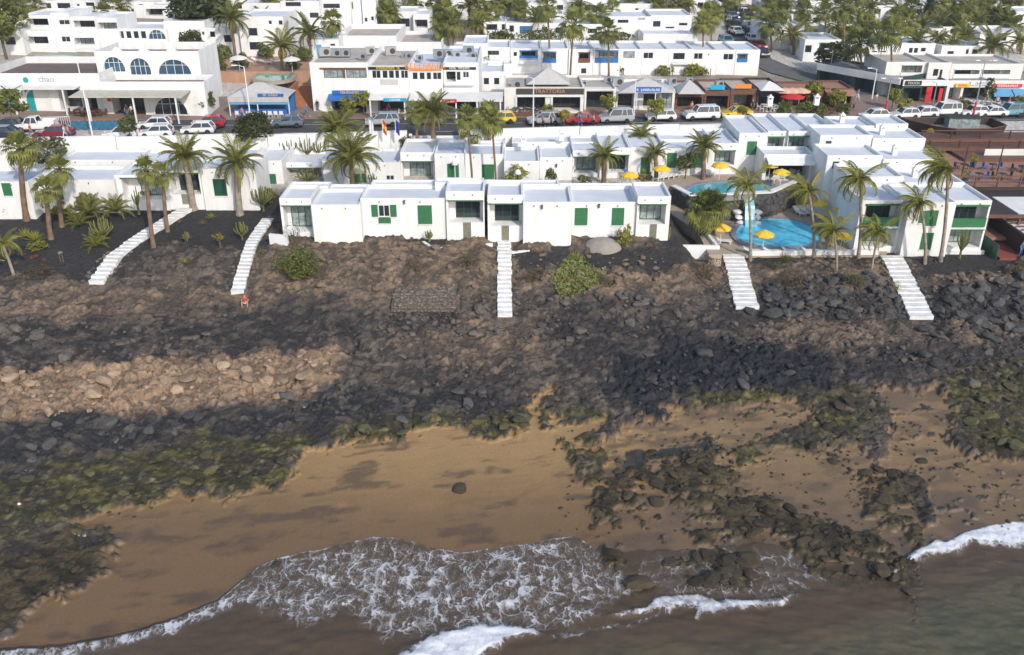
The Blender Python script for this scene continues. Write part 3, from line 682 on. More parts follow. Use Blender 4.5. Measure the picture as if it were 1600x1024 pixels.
def add_arch(root, x0, x1, z0, z1, glass=GLASSB, fr=FRW, bars=True):
    P = arch_poly(x0, x1, z0, z1); o = MB().prism_y(P, -.012, .05).build('window', glass, root)
    f = MB(); cx = (x0+x1)/2
    for i in range(2, len(P)-1):
        (a, b), (c, d) = P[i], P[i+1]
        k = lambda p, s: (cx+(p[0]-cx)*s, z0+(p[1]-z0)*s)
        a1, a2 = k(P[i], 1.0), k(P[i], 1.10); b1, b2 = k(P[i+1], 1.0), k(P[i+1], 1.10)
        f.hexa([(a1[0], -.16, a1[1]), (a2[0], -.16, a2[1]), (a2[0], .02, a2[1]), (a1[0], .02, a1[1]), (b1[0], -.16, b1[1]), (b2[0], -.16, b2[1]), (b2[0], .02, b2[1]), (b1[0], .02, b1[1])])
    f.build('frame', WHITE, o)
    if bars:
        g = MB(); w = x1-x0
        for q in (.25, .5, .75): g.box(x0+w*q-.03, x0+w*q+.03, -.04, -.013, z0, z0+(z1-z0)*(.98 if q == .5 else .84))
        g.box(x0+.02, x1-.02, -.038, -.012, z0+(z1-z0)*.6, z0+(z1-z0)*.6+.06); g.build('glazing_bar', fr, o)
    return o
def wall_shell(w, d, h, ops, par=.3, th=.16, bottom=-.8):
    """hollow-topped block: front plane y=0 with openings (x0,x1,z0,z1,depth), parapet ring on top"""
    m = MB()
    xs = sorted({0, w, *[o[0] for o in ops], *[o[1] for o in ops]}); zs = sorted({bottom, h, *[o[2] for o in ops], *[o[3] for o in ops]})
    for i in range(len(xs)-1):
        for j in range(len(zs)-1):
            cx, cz = (xs[i]+xs[i+1])/2, (zs[j]+zs[j+1])/2
            if any(o[0] < cx < o[1] and o[2] < cz < o[3] for o in ops): continue
            m.add([(xs[i], 0, zs[j]), (xs[i+1], 0, zs[j]), (xs[i+1], 0, zs[j+1]), (xs[i], 0, zs[j+1])], [(0, 1, 2, 3)])
    def inside_other(o, x, z): return any(p is not o and p[0]-1e-4 < x < p[1]+1e-4 and p[2]-1e-4 < z < p[3]+1e-4 for p in ops)
    for o in ops:
        x0, x1, z0, z1, r = o[:5]
        cx, cz = (x0+x1)/2, (z0+z1)/2
        if not inside_other(o, x0-.01, cz): m.add([(x0, 0, z0), (x0, 0, z1), (x0, r, z1), (x0, r, z0)], [(0, 1, 2, 3)])
        if not inside_other(o, x1+.01, cz): m.add([(x1, 0, z0), (x1, r, z0), (x1, r, z1), (x1, 0, z1)], [(0, 1, 2, 3)])
        if not (len(o) > 5): m.add([(x0, 0, z1), (x1, 0, z1), (x1, r, z1), (x0, r, z1)], [(0, 1, 2, 3)])
        if True: m.add([(x0, 0, z0), (x0, r, z0), (x1, r, z0), (x1, 0, z0)], [(0, 1, 2, 3)])
        m.add([(x0, r, z0), (x1, r, z0), (x1, r, z1), (x0, r, z1)], [(0, 1, 2, 3)])
    m.add([(w, 0, bottom), (w, d, bottom), (w, d, h), (w, 0, h)], [(0, 1, 2, 3)]); m.add([(0, d, bottom), (0, 0, bottom), (0, 0, h), (0, d, h)], [(0, 1, 2, 3)])
    m.add([(w, d, bottom), (0, d, bottom), (0, d, h), (w, d, h)], [(0, 1, 2, 3)])
    O = [(0, 0), (w, 0), (w, d), (0, d)]; I = [(th, th), (w-th, th), (w-th, d-th), (th, d-th)]
    for i in range(4):
        j = (i+1) % 4
        m.add([(*O[i], h), (*O[j], h), (*I[j], h), (*I[i], h)], [(0, 1, 2, 3)])
        m.add([(*I[i], h), (*I[j], h), (*I[j], h-par), (*I[i], h-par)], [(0, 1, 2, 3)])
    return m
def block(name, label, cat, X0, Y, zb, w, d, h, ops=(), rz=0, par=.32, wm=WHITE, rm=ROOFP, group=None, shut=GREEN, trim=GREEN):
    """ops in local metres: (kind, x0, x1, z0, z1 [, option])"""
    root = empty(name, (X0, Y, zb), rz, label, cat, group); holes = []; later = []
    for o in ops:
        k, x0, x1, z0, z1 = o[:5]; opt = o[5] if len(o) > 5 else None
        x0, x1 = max(.08, min(x0, w-.2)), min(w-.08, max(x1, .2)); z1 = min(z1, h-.15)
        if x1-x0 < .15 or z1-z0 < .15: continue
        if k in ('win', 'dwin'): holes.append((x0, x1, z0, z1, .16)); later.append((k, x0, x1, z0, z1, opt))
        elif k == 'shop': holes.append((x0, x1, z0, z1, 2.6)); later.append((k, x0, x1, z0, z1, opt))
        elif k in ('patio', 'balc'):
            r = 1.5 if k == 'patio' else 1.2
            holes.append((x0, x1, z0, z1, r)); later.append((k, x0, x1, z0, z1, opt, r))
            if k == 'patio' and opt is not None: g0, g1 = x0+(x1-x0)*opt[0], x0+(x1-x0)*opt[1]; holes.append((g0, g1, .12, z0, r, 1)); later.append(('gate', g0, g1, .12, z0, None))
        else: later.append((k, x0, x1, z0, z1, opt))
    wall_shell(w, d, h, holes, par).build('wall', wm, root)
    MB().box(.1, w-.1, .1, d-.1, h-par-.06, h-par+.004).build('roof', rm, root)
    if wm is WHITE and zb < 9 and w > 2:
        for sx_ in (.22, .7): MB().tube([(w*sx_, .12, h-par-.0), (w*sx_, -.16, h-par-.04)], .05, 6).build('water_spout', MATS.get('lamp_dark') or mat('lamp_dark', (.10, .09, .085), .5, .2), root)
    for q in later:
        k, x0, x1, z0, z1, opt = q[:6]; W_, H_ = x1-x0, z1-z0
        if k == 'win': add_window(root, x0, x1, z0, z1, .06, opt or GLASS, FRW, 2 if W_ > .8 else 1)
        elif k == 'dwin': add_window(root, x0, x1, z0, z1, .06, opt or GLASS, FRD, max(1, round(W_/.9)))
        elif k == 'shut': add_shutter(root, x0, x1, z0, z1, m=opt or shut)
        elif k == 'openshut':
            add_window(root, x0+W_*.27, x1-W_*.27, z0+H_*.36, z1, -.04, GLASS, FRW, 2)
            add_shutter(root, x0, x0+W_*.25, z0+H_*.36, z1, -.09, shut); add_shutter(root, x1-W_*.25, x1, z0+H_*.36, z1, -.09, shut); add_shutter(root, x0+W_*.25, x1-W_*.25, z0, z0+H_*.33, -.06, shut)
        elif k == 'arch': add_arch(root, x0, x1, z0, z1, opt or GLASSB)
        elif k == 'shop':
            add_window(root, x0+.05, x1-.05, z0, z1-.05, 2.3, opt or GLASS, FRD, max(2, round(W_/1.3)))
        elif k in ('patio', 'balc'):
            r = q[6]
            dw = min(W_*.78, 2.3); dx = x0+(W_-dw)*(.62 if k == 'patio' else .5); dz0 = max(.1, z0-(.8 if k == 'patio' else 0)); dz0 = z0+.02
            add_window(root, dx, dx+dw, dz0, z1-.12, r-.08, CURT if (int(x0*7+z0) % 3) else GLASS, FRD if trim is not GREEN else GREEND, 3 if dw > 1.6 else 2, name='sliding_door')
            MB().box(x0-.05, x1+.05, -.14, .10, z1-.02, z1+.13).build('lintel', trim, root)
            if k == 'balc': 
                bh = min(.72, H_*.36); b = MB(); b.box(x0-.02, x1+.02, -.09, -.02, z0-.12, z0+bh)
                b.build('balustrade', trim, root); MB().box(x0-.04, x1+.04, -.12, .02, z0+bh+.001, z0+bh+.07).build('handrail', trim, root)
            else: MB().box(x0-.1, x1+.1, -.25, .14, z1+.135, z1+.2).build('canopy', wm, root)
        elif k == 'gate':
            b = MB()
            for i in range(5): b.box(x0+W_*i/5+.015, x0+W_*(i+1)/5-.015, .05, .09, z0, z1)
            b.box(x0, x1, .091, .12, z0+.15, z0+.25); b.box(x0, x1, .091, .12, z1-.25, z1-.15); b.build('gate', MATS.get('gate_wood') or mat('gate_wood', (.27, .26, .20), .7, .3, 5), root)
        elif k == 'lamp':
            b = MB(); cx = (x0+x1)/2; b.box(cx-.05, cx+.05, -.05, 0, z0, z1); b.box(cx-.09, cx+.09, -.28, -.05, z1-.09, z1); b.tube([(cx, -.18, z1-.09), (cx, -.18, z1-.32)], [.05, .10], 8); b.build('wall_lamp', MATS.get('lamp_dark') or mat('lamp_dark', (.10, .09, .085), .5, .2), root)
        elif k == 'beam': MB().box(x0, x1, -.18, .02, z0, z1).build('beam', opt or trim, root)
        elif k == 'panel': MB().box(x0, x1, -.06, .02, z0, z1).build('panel', opt or trim, root)
        elif k == 'rail':
            b = MB(); n = max(3, int(W_/.25)); b.box(x0, x1, -.55, -.5, z1-.06, z1)
            for i in range(n+1): b.box(x0+(W_-.03)*i/n, x0+(W_-.03)*i/n+.03, -.545, -.505, z0, z1-.06)
            b.box(x0, x1, -.6, .02, z0-.12, z0); b.build('railing', opt or FRW, root)
        elif k == 'awning':
            MB().add([(x0, -1.3, z0), (x1, -1.3, z0), (x1, 0, z1), (x0, 0, z1), (x0, -1.3, z0-.25), (x1, -1.3, z0-.25), (x0, -1.25, z0-.04), (x1, -1.25, z0-.04), (x1, 0, z1-.06), (x0, 0, z1-.06)], [(0, 1, 2, 3), (4, 5, 1, 0), (7, 6, 9, 8), (6, 7, 5, 4), (0, 3, 9, 6), (2, 1, 7, 8)]).build('awning', opt or BLUEC, root)
    return root
def front(name, label, cat, x0, x1, yt, Y, zb, depth, ops=(), **kw):
    """a block whose front face spans photo columns x0..x1 on the plane Y, up to photo row yt"""
    ym = (yt+project(0, Y, zb)[1])/2
    X0, X1 = at_y(x0, ym, Y).x, at_y(x1, ym, Y).x; h = at_y(800, yt, Y).z-zb; loc = []
    for o in ops:
        k, a, b_, c, d_ = o[:5]; q = (c+d_)/2
        loc.append((k, at_y(a, q, Y).x-X0, at_y(b_, q, Y).x-X0, at_y(800, max(c, d_), Y).z-zb, at_y(800, min(c, d_), Y).z-zb)+tuple(o[5:]))
    return block(name, label, cat, X0, Y, zb, X1-X0, depth, h, loc, **kw)
def chimney(root, x, y, z, s=.55):
    m = MB(); m.box(-s/2, s/2, -s/2, s/2, 0, s*1.3)
    for a in (-1, 1):
        for b_ in (-1, 1): m.box(a*s*.42-.05, a*s*.42+.05, b_*s*.42-.05, b_*s*.42+.05, s*1.3, s*1.75)
    m.box(-s*.62, s*.62, -s*.62, s*.62, s*1.75, s*1.9); m.add([(-s*.45, -s*.45, s*1.9), (s*.45, -s*.45, s*1.9), (s*.45, s*.45, s*1.9), (-s*.45, s*.45, s*1.9), (0, 0, s*2.5)], [(0, 1, 4), (1, 2, 4), (2, 3, 4), (3, 0, 4)])
    return m.build('chimney', WHITE, root, (x, y, z))

# ================================================================== THE WHITE BUNGALOWS
ZB = 5.9
f1 = 'bungalows of the front row'
front('bungalow', 'white bungalow end with open patio at the left of the front row', 'bungalow', 440, 489, 310, 80.6, ZB, 4.3, [('patio', 444, 487, 322, 362)], group=f1)
front('bungalow', 'blank white projecting block of the front row beside the green shrub', 'bungalow', 489, 565, 320, 79.4, ZB, 5.0, [], group=f1)
a = front('bungalow', 'long white bungalow with one window open between green shutters', 'bungalow', 565.5, 697, 310, 80.6, ZB, 4.2, [('openshut', 581, 620, 320, 349), ('shut', 653, 675, 321, 350), ('lamp', 630, 634, 312, 319)], group=f1)
front('bungalow', 'white bungalow with open patio and dark door left of middle stairs', 'bungalow', 697.5, 757, 299, 80.3, ZB, 3.6, [('patio', 701, 755, 314, 348, (.4, .64))], group=f1)
front('bungalow', 'white bungalow with open patio at head of the middle stairs', 'bungalow', 762, 817, 305, 80.0, ZB, 4.2, [('patio', 765, 816, 319, 353, (.36, .6))], group=f1)
front('bungalow', 'blank white projecting block right of middle stairs', 'bungalow', 817.5, 893, 316, 79.3, ZB, 5.2, [('lamp', 845, 849, 320, 327)], group=f1)
front('bungalow', 'white bungalow with two closed green shutters above the grey mound', 'bungalow', 893.5, 994, 316, 80.6, ZB, 5.2, [('shut', 898, 918, 325, 352), ('shut', 956, 975, 325, 352), ('lamp', 934, 938, 318, 325)], group=f1)
a = front('bungalow', 'white bungalow end with patio furniture at right of the front row', 'bungalow', 994.5, 1046, 307, 80.3, ZB, 4.6, [('patio', 997, 1040, 320, 351, (.45, .72))], group=f1)
# raised roof steps behind the front row
for x0, x1, yt, Y, lab in ((452, 514, 291, 84.95, 'left low white roof step behind the blank block'), (514.5, 579, 295, 84.5, 'second low white roof step behind the blank block'), (580, 678, 288, 84.9, 'wide white roof step behind the open-shuttered window'),
                           (680, 756, 285, 84.0, 'white roof step behind the left patio of the middle stairs'), (758, 873, 288, 84.6, 'white roof step behind head of the middle stairs'), (874, 1040, 293, 85.9, 'long white roof step behind the two closed shutters')):
    front('roof_block', lab, 'roof block', x0, x1, yt, Y, 8.6, 1.5, [], par=.2, group='roof steps of the front row')
# second row
f2 = 'bungalows of the second row'
front('bungalow', 'white bungalow with pergola gap behind the candelabra cactus', 'bungalow', 400, 442, 251, 95.5, 6.9, 6, [('shut', 412, 432, 272, 296)], group=f2)
front('patio_house', 'white patio wall with roofed beam around cactus bed', 'house', 443, 505, 254, 97.5, 6.9, 5, [('patio', 450, 503, 263, 292)], group=f2)
front('bungalow', 'plain white bluish block behind the big feather palm', 'bungalow', 505, 545, 248, 94.5, 6.9, 6, [], group=f2)
front('bungalow', 'white bungalow with small green window right of big feather palm', 'bungalow', 545.5, 626, 254, 96, 6.9, 6, [('shut', 555, 573, 272, 290), ('win', 603, 616, 274, 282)], group=f2)
front('bungalow', 'white bungalow with curtained patio door in the second row', 'bungalow', 626.5, 679, 238, 96.6, 6.9, 6, [('patio', 629, 677, 253, 283)], group=f2)
front('bungalow', 'white bungalow with green shutter and dome lamp in second row', 'bungalow', 679.5, 727, 240, 95.6, 6.9, 6, [('shut', 699, 717, 256, 277)], group=f2)
front('bungalow', 'white bungalow with green shutter between two thin palm trunks', 'bungalow', 727.5, 787, 241, 96.8, 6.9, 6, [('shut', 753, 772, 257, 280)], group=f2)
a = front('bungalow', 'stepped white bungalow behind middle stairs with chimney', 'bungalow', 787.5, 843, 252, 95.4, 6.9, 6, [], group=f2); chimney(a, 2.2, 4.5, 3.2)
a = front('bungalow', 'stepped white bungalow with sloping side wall left of poolside patios', 'bungalow', 843.5, 894, 246, 96.8, 6.9, 6, [('lamp', 868, 871, 256, 262)], group=f2); chimney(a, 2.6, 4.8, 3.4)
front('bungalow', 'white bungalow with dark patio door left of poolside palm', 'bungalow', 894.5, 937, 235, 97.8, 7.0, 7, [('patio', 897, 935, 246, 271)], group=f2)
front('bungalow', 'white bungalow with wide patio door behind poolside palm', 'bungalow', 937.5, 984, 231, 97.4, 7.0, 7, [('patio', 950, 982, 243, 270)], group=f2)
front('bungalow', 'white bungalow with one tall green shutter above the loungers', 'bungalow', 984.5, 1038, 230, 98.2, 7.0, 7, [('shut', 1001, 1016, 246, 272)], group=f2)
front('bungalow', 'white bungalow with two green shutters behind round clipped bush', 'bungalow', 1038.5, 1113, 232, 99.0, 7.0, 7, [('shut', 1042, 1057, 239, 262), ('shut', 1084, 1098, 239, 262)], group=f2)
front('bungalow', 'white bungalow with patio beside the upper pool', 'bungalow', 1113.5, 1152, 224, 99.4, 7.0, 7, [('patio', 1116, 1148, 236, 258)], group=f2)
# taller block behind the pools
f3 = 'two-storey blocks behind the pools'
a = front('apartment_block', 'white two-storey block with single green shutter behind the pools', 'apartment', 1152.5, 1196, 208, 100.6, 6.8, 9, [('shut', 1167, 1182, 221, 242)], group=f3)
a = front('apartment_block', 'white two-storey block with left green balcony behind the pools', 'apartment', 1196.5, 1228, 205, 101.4, 6.8, 9, [('balc', 1198, 1224, 215, 238)], group=f3); chimney(a, 1.2, 5, 6.4)
a = front('apartment_block', 'white two-storey block with right green balcony behind the pools', 'apartment', 1228.5, 1267, 205, 101.0, 6.8, 9, [('balc', 1231, 1264, 214, 238)], group=f3)
a = front('apartment_block', 'white block with green arched door behind the pools', 'apartment', 1267.5, 1307, 205, 101.8, 6.8, 9, [('arch', 1275, 1290, 211, 234, GREEND)], group=f3); chimney(a, 1.8, 6, 6.2)
# left bungalows behind the garden
f4 = 'bungalows behind the black garden'
front('bungalow', 'white bungalow end at left edge behind palm trunk', 'bungalow', -40, 50, 284, 86.5, 6.4, 5, [('shut', 4, 18, 285, 306)], group=f4)
front('bungalow', 'low white bungalow between palm trunks in black garden', 'bungalow', 50.5, 182, 281, 88.0, 6.6, 5, [('shut', 84, 98, 290, 312)], group=f4)
front('bungalow', 'white bungalow with open patio at head of the leftmost stairs', 'bungalow', 182.5, 262, 274, 88.6, 6.6, 5, [('patio', 192, 258, 279, 312)], group=f4)
front('bungalow', 'white bungalow patio with low gate beside thick palm trunk', 'bungalow', 262.5, 316, 267, 88.8, 6.7, 5, [('patio', 266, 312, 271, 304, (.3, .55))], group=f4)
front('bungalow', 'white bungalow with one dark green shutter between two thick palms', 'bungalow', 316.5, 402, 264, 88.6, 6.7, 5, [('shut', 334, 354, 280, 306, GREEND), ('lamp', 340, 344, 272, 278)], group=f4)
for x0, x1, yt, Y, lab in ((95, 215, 250, 94.5, 'long white roof step above the black garden'), (216, 330, 252, 94.3, 'white roof step behind the leftmost patio'), (331, 398, 246, 95.0, 'white roof step behind the two thick palms'), (640, 790, 226, 101.5, 'long white roof step in front of road wall'), (800, 950, 222, 102.0, 'white roof step below the road behind the chimneys'), (955, 1145, 218, 103.0, 'white roof step below the road behind round bush')):
    front('roof_block', lab, 'roof block', x0, x1, yt, Y, 7.2, 4.2, [], par=.22, group='roof steps of the second row')
# right-hand complex: stepped units running back from the shore
XR0, XR1 = 33.6, 45.6
def runit(k, Y, d, h, zb, x0, x1, lab, ops=(), chim=False):
    a = block('apartment_block', lab, 'apartment', x0, Y, zb, x1-x0, d, h, ops, group='stepped two-storey blocks at the right', par=.3)
    if chim: chimney(a, (x1-x0)*.35, d*.6, h-.3, .5)
    return a
runit(0, 82.2, 5.5, 5.2, 4.2, 33.4, 37.6, 'white block with two stacked green balconies beside the rightmost stairs', [('balc', .5, 3.9, 2.75, 4.75), ('patio', .5, 3.9, .55, 2.35)])
runit(0, 81.2, 6.0, 5.35, 4.2, 37.62, 42.0, 'white two-storey front with open green shutters at the right', [('shut', 1.75, 2.85, 3.0, 4.55), ('shut', 1.1, 1.7, 3.3, 4.5), ('shut', 1.75, 2.85, .6, 2.3)])
runit(0, 81.9, 5.5, 5.3, 4.2, 42.02, 45.7, 'white block with green corner balcony beside the brown deck', [('balc', .15, 3.5, 2.75, 4.75), ('patio', .15, 3.5, .55, 2.35)])
for k, (Y, h, x0, x1, lab) in enumerate(((87.8, 5.6, 34.0, 39.5, 'left white stepped block behind the stacked balconies'), (87.3, 5.2, 39.55, 45.5, 'right white stepped block behind the open-shuttered front'), (92.6, 5.9, 33.2, 39.0, 'white stepped block with dark doors beside the upper pool'),
                                        (92.3, 5.6, 39.05, 45.4, 'third white stepped roof along the brown deck'), (97.4, 6.3, 33.8, 39.5, 'white stepped block behind bar awning at the pools'), (97.2, 6.0, 39.55, 45.3, 'fourth white stepped roof along the brown deck'),
                                        (102.2, 5.6, 37.2, 41.5, 'white stepped block with inner chimney near the road'), (102.0, 5.9, 41.55, 45.2, 'last white stepped roof before the road'))):
    zb = 4.4+.12*(Y-87)
    runit(k, Y, 4.9, h, zb, x0, x1, lab, [('win', .6, 1.4, h-1.5, h-.6)] if k % 2 == 0 else [], chim=(k in (1, 3, 5, 6)))
# green-framed left side of the stepped block, facing the pools
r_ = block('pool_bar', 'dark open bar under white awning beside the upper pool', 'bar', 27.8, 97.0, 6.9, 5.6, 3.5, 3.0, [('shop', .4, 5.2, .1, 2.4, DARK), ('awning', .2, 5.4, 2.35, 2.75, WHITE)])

# perimeter wall between the bungalows and the road
def road_line(X, off): return off+.12*X
for k, (xa, xb, top, lab) in enumerate(((-62, -44.5, 11.3, 'white road wall at the left edge'), (-44.4, -28, 11.1, 'white road wall behind the two thick palms'), (-27.9, -12.2, 10.9, 'white road wall with cactus bed in front'), (-6.2, 8, 10.8, 'white road wall behind the two thin palms'), (8.1, 20, 10.75, 'long white road wall below the trattoria'), (20.1, 38, 10.6, 'white road wall below the yellow car'))):
    ya, yb = road_line(xa, 104.8), road_line(xb, 104.8)
    m = MB(); m.hexa([(xa, ya, 7), (xb, yb, 7), (xb, yb+.25, 7), (xa, ya+.25, 7), (xa, ya, top), (xb, yb, top), (xb, yb+.25, top), (xa, ya+.25, top)])
    o = m.build('road_wall', WHITE); tag(o, lab, 'wall', 'white walls along the road', 'thing')
    n = 3
    c = MB(); c.hexa([(xa-.02, ya-.06, top+.002), (xb+.02, yb-.06, top+.002), (xb+.02, yb+.31, top+.002), (xa-.02, ya+.31, top+.002), (xa-.02, ya-.06, top+.08), (xb+.02, yb-.06, top+.08), (xb+.02, yb+.31, top+.08), (xa-.02, ya+.31, top+.08)]); c.build('coping', WHITE, o)

# ------------------------------------------------------------------ stairways
def stairs(label, pts, n, width, railw=0):
    """pts: photo pixels from head to foot along the centre line with heights"""
    P = [Vector(p) for p in pts]; L = [0]
    for i in range(1, len(P)): L.append(L[-1]+(P[i]-P[i-1]).length)
    root = empty('stairway', P[-1], 0, label, 'stairs', 'white stairways down to the rocks')
    def pos(s):
        for i in range(len(P)-1):
            if s <= L[i+1]+1e-6: return P[i].lerp(P[i+1], (s-L[i])/max(1e-6, L[i+1]-L[i])), (P[i+1]-P[i])
        return P[-1], P[-1]-P[-2]
    for k in range(n):
        a, da = pos(L[-1]*k/n); b_, _ = pos(L[-1]*(k+1)/n)
        fw = Vector((b_.x-a.x, b_.y-a.y, 0)); 
        rt = Vector((1, 0, 0))
        z1 = a.z+.06; z0 = min(surf(b_.x, b_.y), b_.z)-.7
        jit = random.uniform(-.07, .07); w = width*.5
        q = [a-rt*(w+jit), a+rt*(w-jit), b_+rt*(w-jit), b_-rt*(w+jit)]
        # order counter-clockwise from above: near edge (b_) has smaller Y
        c = [q[3], q[2], q[1], q[0]]
        o = MB().hexa([(v.x-P[-1].x, v.y-P[-1].y, z0-P[-1].z) for v in c]+[(v.x-P[-1].x, v.y-P[-1].y, z1-P[-1].z) for v in c]).build('step', mat('white_step_paint', (.78, .78, .77), .85, .0, 1.6, .15, 6, col2=(.60, .57, .53)), root)
    return root
def zpt(x, y, z): return ground(x, y, .22)
stairs('bent white stairway from the black garden at far left', [zpt(298, 322, 6.9), zpt(225, 366, 5.55), zpt(180, 400, 4.6), zpt(150, 442, 3.2)], 24, 1.35)
stairs('long white stairway left of the green shrub', [zpt(418, 342, 6.3), zpt(392, 382, 5.2), zpt(371, 457, 2.95)], 22, 1.15)
stairs('straight white stairway in the middle of the front row', [zpt(788, 366, 6.3), zpt(788, 396, 5.7), zpt(789, 493, 2.75)], 20, 1.25)
stairs('wide white stairway below the left end of the pool terrace', [zpt(1146, 398, 4.2), zpt(1167, 481, 2.5)], 13, 2.05)
stairs('wide white stairway at the right below the balconied block', [zpt(1392, 400, 4.2), zpt(1441, 497, 2.35)], 14, 2.05)
# white landings and low garden walls
def quadwall(label, pix, z, top, th=.3, name='garden_wall'):
    P = [at_z(x, y, z) for x, y in pix]; o = None; root = empty(name, P[0], 0, label, 'wall', 'low white garden walls'); root['kind'] = 'thing'
    for a, b_ in zip(P[:-1], P[1:]):
        d = (b_-a); d.z = 0; nrm = Vector((-d.y, d.x, 0)).normalized()*th
        a2, b2 = a-P[0], b_-P[0]
        MB().hexa([(a2.x, a2.y, -1.2), (b2.x, b2.y, -1.2), (b2.x+nrm.x, b2.y+nrm.y, -1.2), (a2.x+nrm.x, a2.y+nrm.y, -1.2), (a2.x, a2.y, top), (b2.x, b2.y, top), (b2.x+nrm.x, b2.y+nrm.y, top), (a2.x+nrm.x, a2.y+nrm.y, top)]).build('wall_section', WHITE, root)
    return root
quadwall('curved low white wall around the planting left of middle stairs', [(659, 380), (670, 387), (690, 389), (712, 384), (722, 380)], 5.9, .15)
quadwall('low white wall beside the head of the middle stairs', [(717, 388), (770, 388)], 5.7, .4)
quadwall('short white wall right of the middle stairs', [(800, 398), (828, 396)], 5.5, .25)
quadwall('white wall in front of the black bed right of front row', [(1024, 392), (1124, 393)], 5.0, .55)
quadwall('slanted white wall beside the black bed and date palm', [(1124, 393), (1098, 360)], 5.0, .5)
quadwall('white terrace wall below the lower pool, left part', [(1172, 402), (1268, 401)], 4.1, .6)
quadwall('white terrace wall below the lower pool, right part', [(1275, 401), (1372, 400)], 4.1, .6)
quadwall('white wall in front of the balconied block', [(1398, 398), (1537, 399)], 4.0, .45)
quadwall('short white wall beside left patio of the front row', [(422, 385), (450, 388)], 5.8, 1.2)
for x, y, z, w, n_ in ((1029, 378, 5.4, 1.1, 'white stepped path from the right end bungalow'), (730, 378, 5.6, 1.5, 'white path to the left patio of the middle stairs')):
    P = at_z(x, y, z); root = empty('garden_path', P, 0, n_, 'path')
    for k in range(4): MB().box(-w/2, w/2, .45*k, .45*k+.44, -.8, .02+.11*k).build('step', WHITE, root)
# ================================================================== POOL TERRACES
def slab(name, pix, z, m, thick=1.5, kind='structure', lift=0):
    P = [at_z(x, y, z) for x, y in pix]; a = sum(P[i].x*P[(i+1) % len(P)].y-P[(i+1) % len(P)].x*P[i].y for i in range(len(P)))
    if a < 0: P.reverse()
    o = MB().prism([(p.x, p.y) for p in P], z-thick, z).build(name, m); o['kind'] = kind; return o
slab('pool_terrace', [(1122, 401), (1385, 400), (1392, 345), (1300, 300), (1230, 318), (1100, 340)], 4.22, PAVE, 2.0)
Lp = [at_z(1047, 330, 4.2), at_z(1075, 346, 4.2), at_z(1120, 346, 4.2), at_z(1165, 343, 4.2), at_z(1200, 341, 4.2), at_z(1232, 327, 4.2), at_z(1262, 310, 4.2)]
UT = [(q.x, q.y+.3) for q in Lp]+[(35.5, 101.4), (30, 103), (8, 100), (8, 95.6), (16, 94.4)]
o = MB().prism(UT, 3.4, 6.95).build('upper_terrace', PAVE); struct(o)
slab('poolside_path', [(1038, 300), (1062, 300), (1112, 345), (1128, 398), (1108, 398), (1090, 362), (1045, 332)], 5.2, PAVE, 1.2)
WATERP = bpy.data.materials.new('pool_water'); WATERP.use_nodes = True
t = WATERP.node_tree; b = t.nodes['Principled BSDF']; b.inputs['Roughness'].default_value = .06
tc = N(t, 'ShaderNodeTexCoord'); nz = N(t, 'ShaderNodeTexNoise', Scale=.9, Detail=3.0); t.links.new(tc.outputs['Object'], nz.inputs['Vector'])
vv = N(t, 'ShaderNodeTexVoronoi', Scale=1.6, feature='SMOOTH_F1'); t.links.new(tc.outputs['Object'], vv.inputs['Vector'])
r = N(t, 'ShaderNodeValToRGB'); r.color_ramp.elements[0].position = .3; r.color_ramp.elements[1].position = .75; r.color_ramp.elements[0].color = (.04, .46, .70, 1); r.color_ramp.elements[1].color = (.20, .72, .86, 1)
t.links.new(math_(t, 'ADD', math_(t, 'MULTIPLY', nz.outputs['Fac'], .6), math_(t, 'MULTIPLY', vv.outputs['Distance'], .4)), r.inputs[0]); t.links.new(r.outputs[0], b.inputs['Base Color'])
bp = N(t, 'ShaderNodeBump', Strength=.25, Distance=.05); nw = N(t, 'ShaderNodeTexNoise', Scale=6.0, Detail=2.0); t.links.new(tc.outputs['Object'], nw.inputs['Vector']); t.links.new(nw.outputs['Fac'], bp.inputs['Height']); t.links.new(bp.outputs[0], b.inputs['Normal'])
def pool(label, pix, z, rimm, wm=None):
    P = [at_z(x, y, z) for x, y in pix]; c = sum(P, Vector())/len(P)
    Q = []
    n = len(P)
    for i in range(n):            # Catmull-Rom smoothing
        p0, p1, p2, p3 = P[i-1], P[i], P[(i+1) % n], P[(i+2) % n]
        for k in range(5):
            u = k/5; Q.append(.5*((2*p1)+(p2-p0)*u+(2*p0-5*p1+4*p2-p3)*u*u+(3*p1-p0-3*p2+p3)*u**3))
    if sum(Q[i].x*Q[(i+1) % len(Q)].y-Q[(i+1) % len(Q)].x*Q[i].y for i in range(len(Q))) < 0: Q.reverse()
    root = empty('swimming_pool', c, 0, label, 'pool')
    MB().prism([(q.x-c.x, q.y-c.y) for q in Q], -.3, .05).build('water', wm or WATERP, root)
    rim = MB()
    for s0, s1, z0, z1 in ((1.0, 1.09, .0, .12),):
        for i in range(len(Q)):
            a, d = Q[i]-c, Q[(i+1) % len(Q)]-c
            a2, d2 = a+a.normalized()*.6, d+d.normalized()*.6
            rim.hexa([(a.x, a.y, -.3), (a2.x, a2.y, -.3), (d2.x, d2.y, -.3), (d.x, d.y, -.3), (a.x, a.y, z1), (a2.x, a2.y, z1), (d2.x, d2.y, z1), (d.x, d.y, z1)])
    rim.build('rim', rimm, root); return root
RIMM = mat('grey_rim_tiles', (.30, .30, .33), .6, .3, 5)
pool('lower kidney-shaped blue pool with dark rim', [(1150, 362), (1165, 349), (1190, 344), (1225, 344), (1255, 350), (1276, 363), (1282, 376), (1265, 384), (1225, 387), (1185, 385), (1158, 377)], 4.24, RIMM)
WT = mat('turquoise_water', (.10, .44, .52), .06, .35, .7, .15, 6, spec=.6)
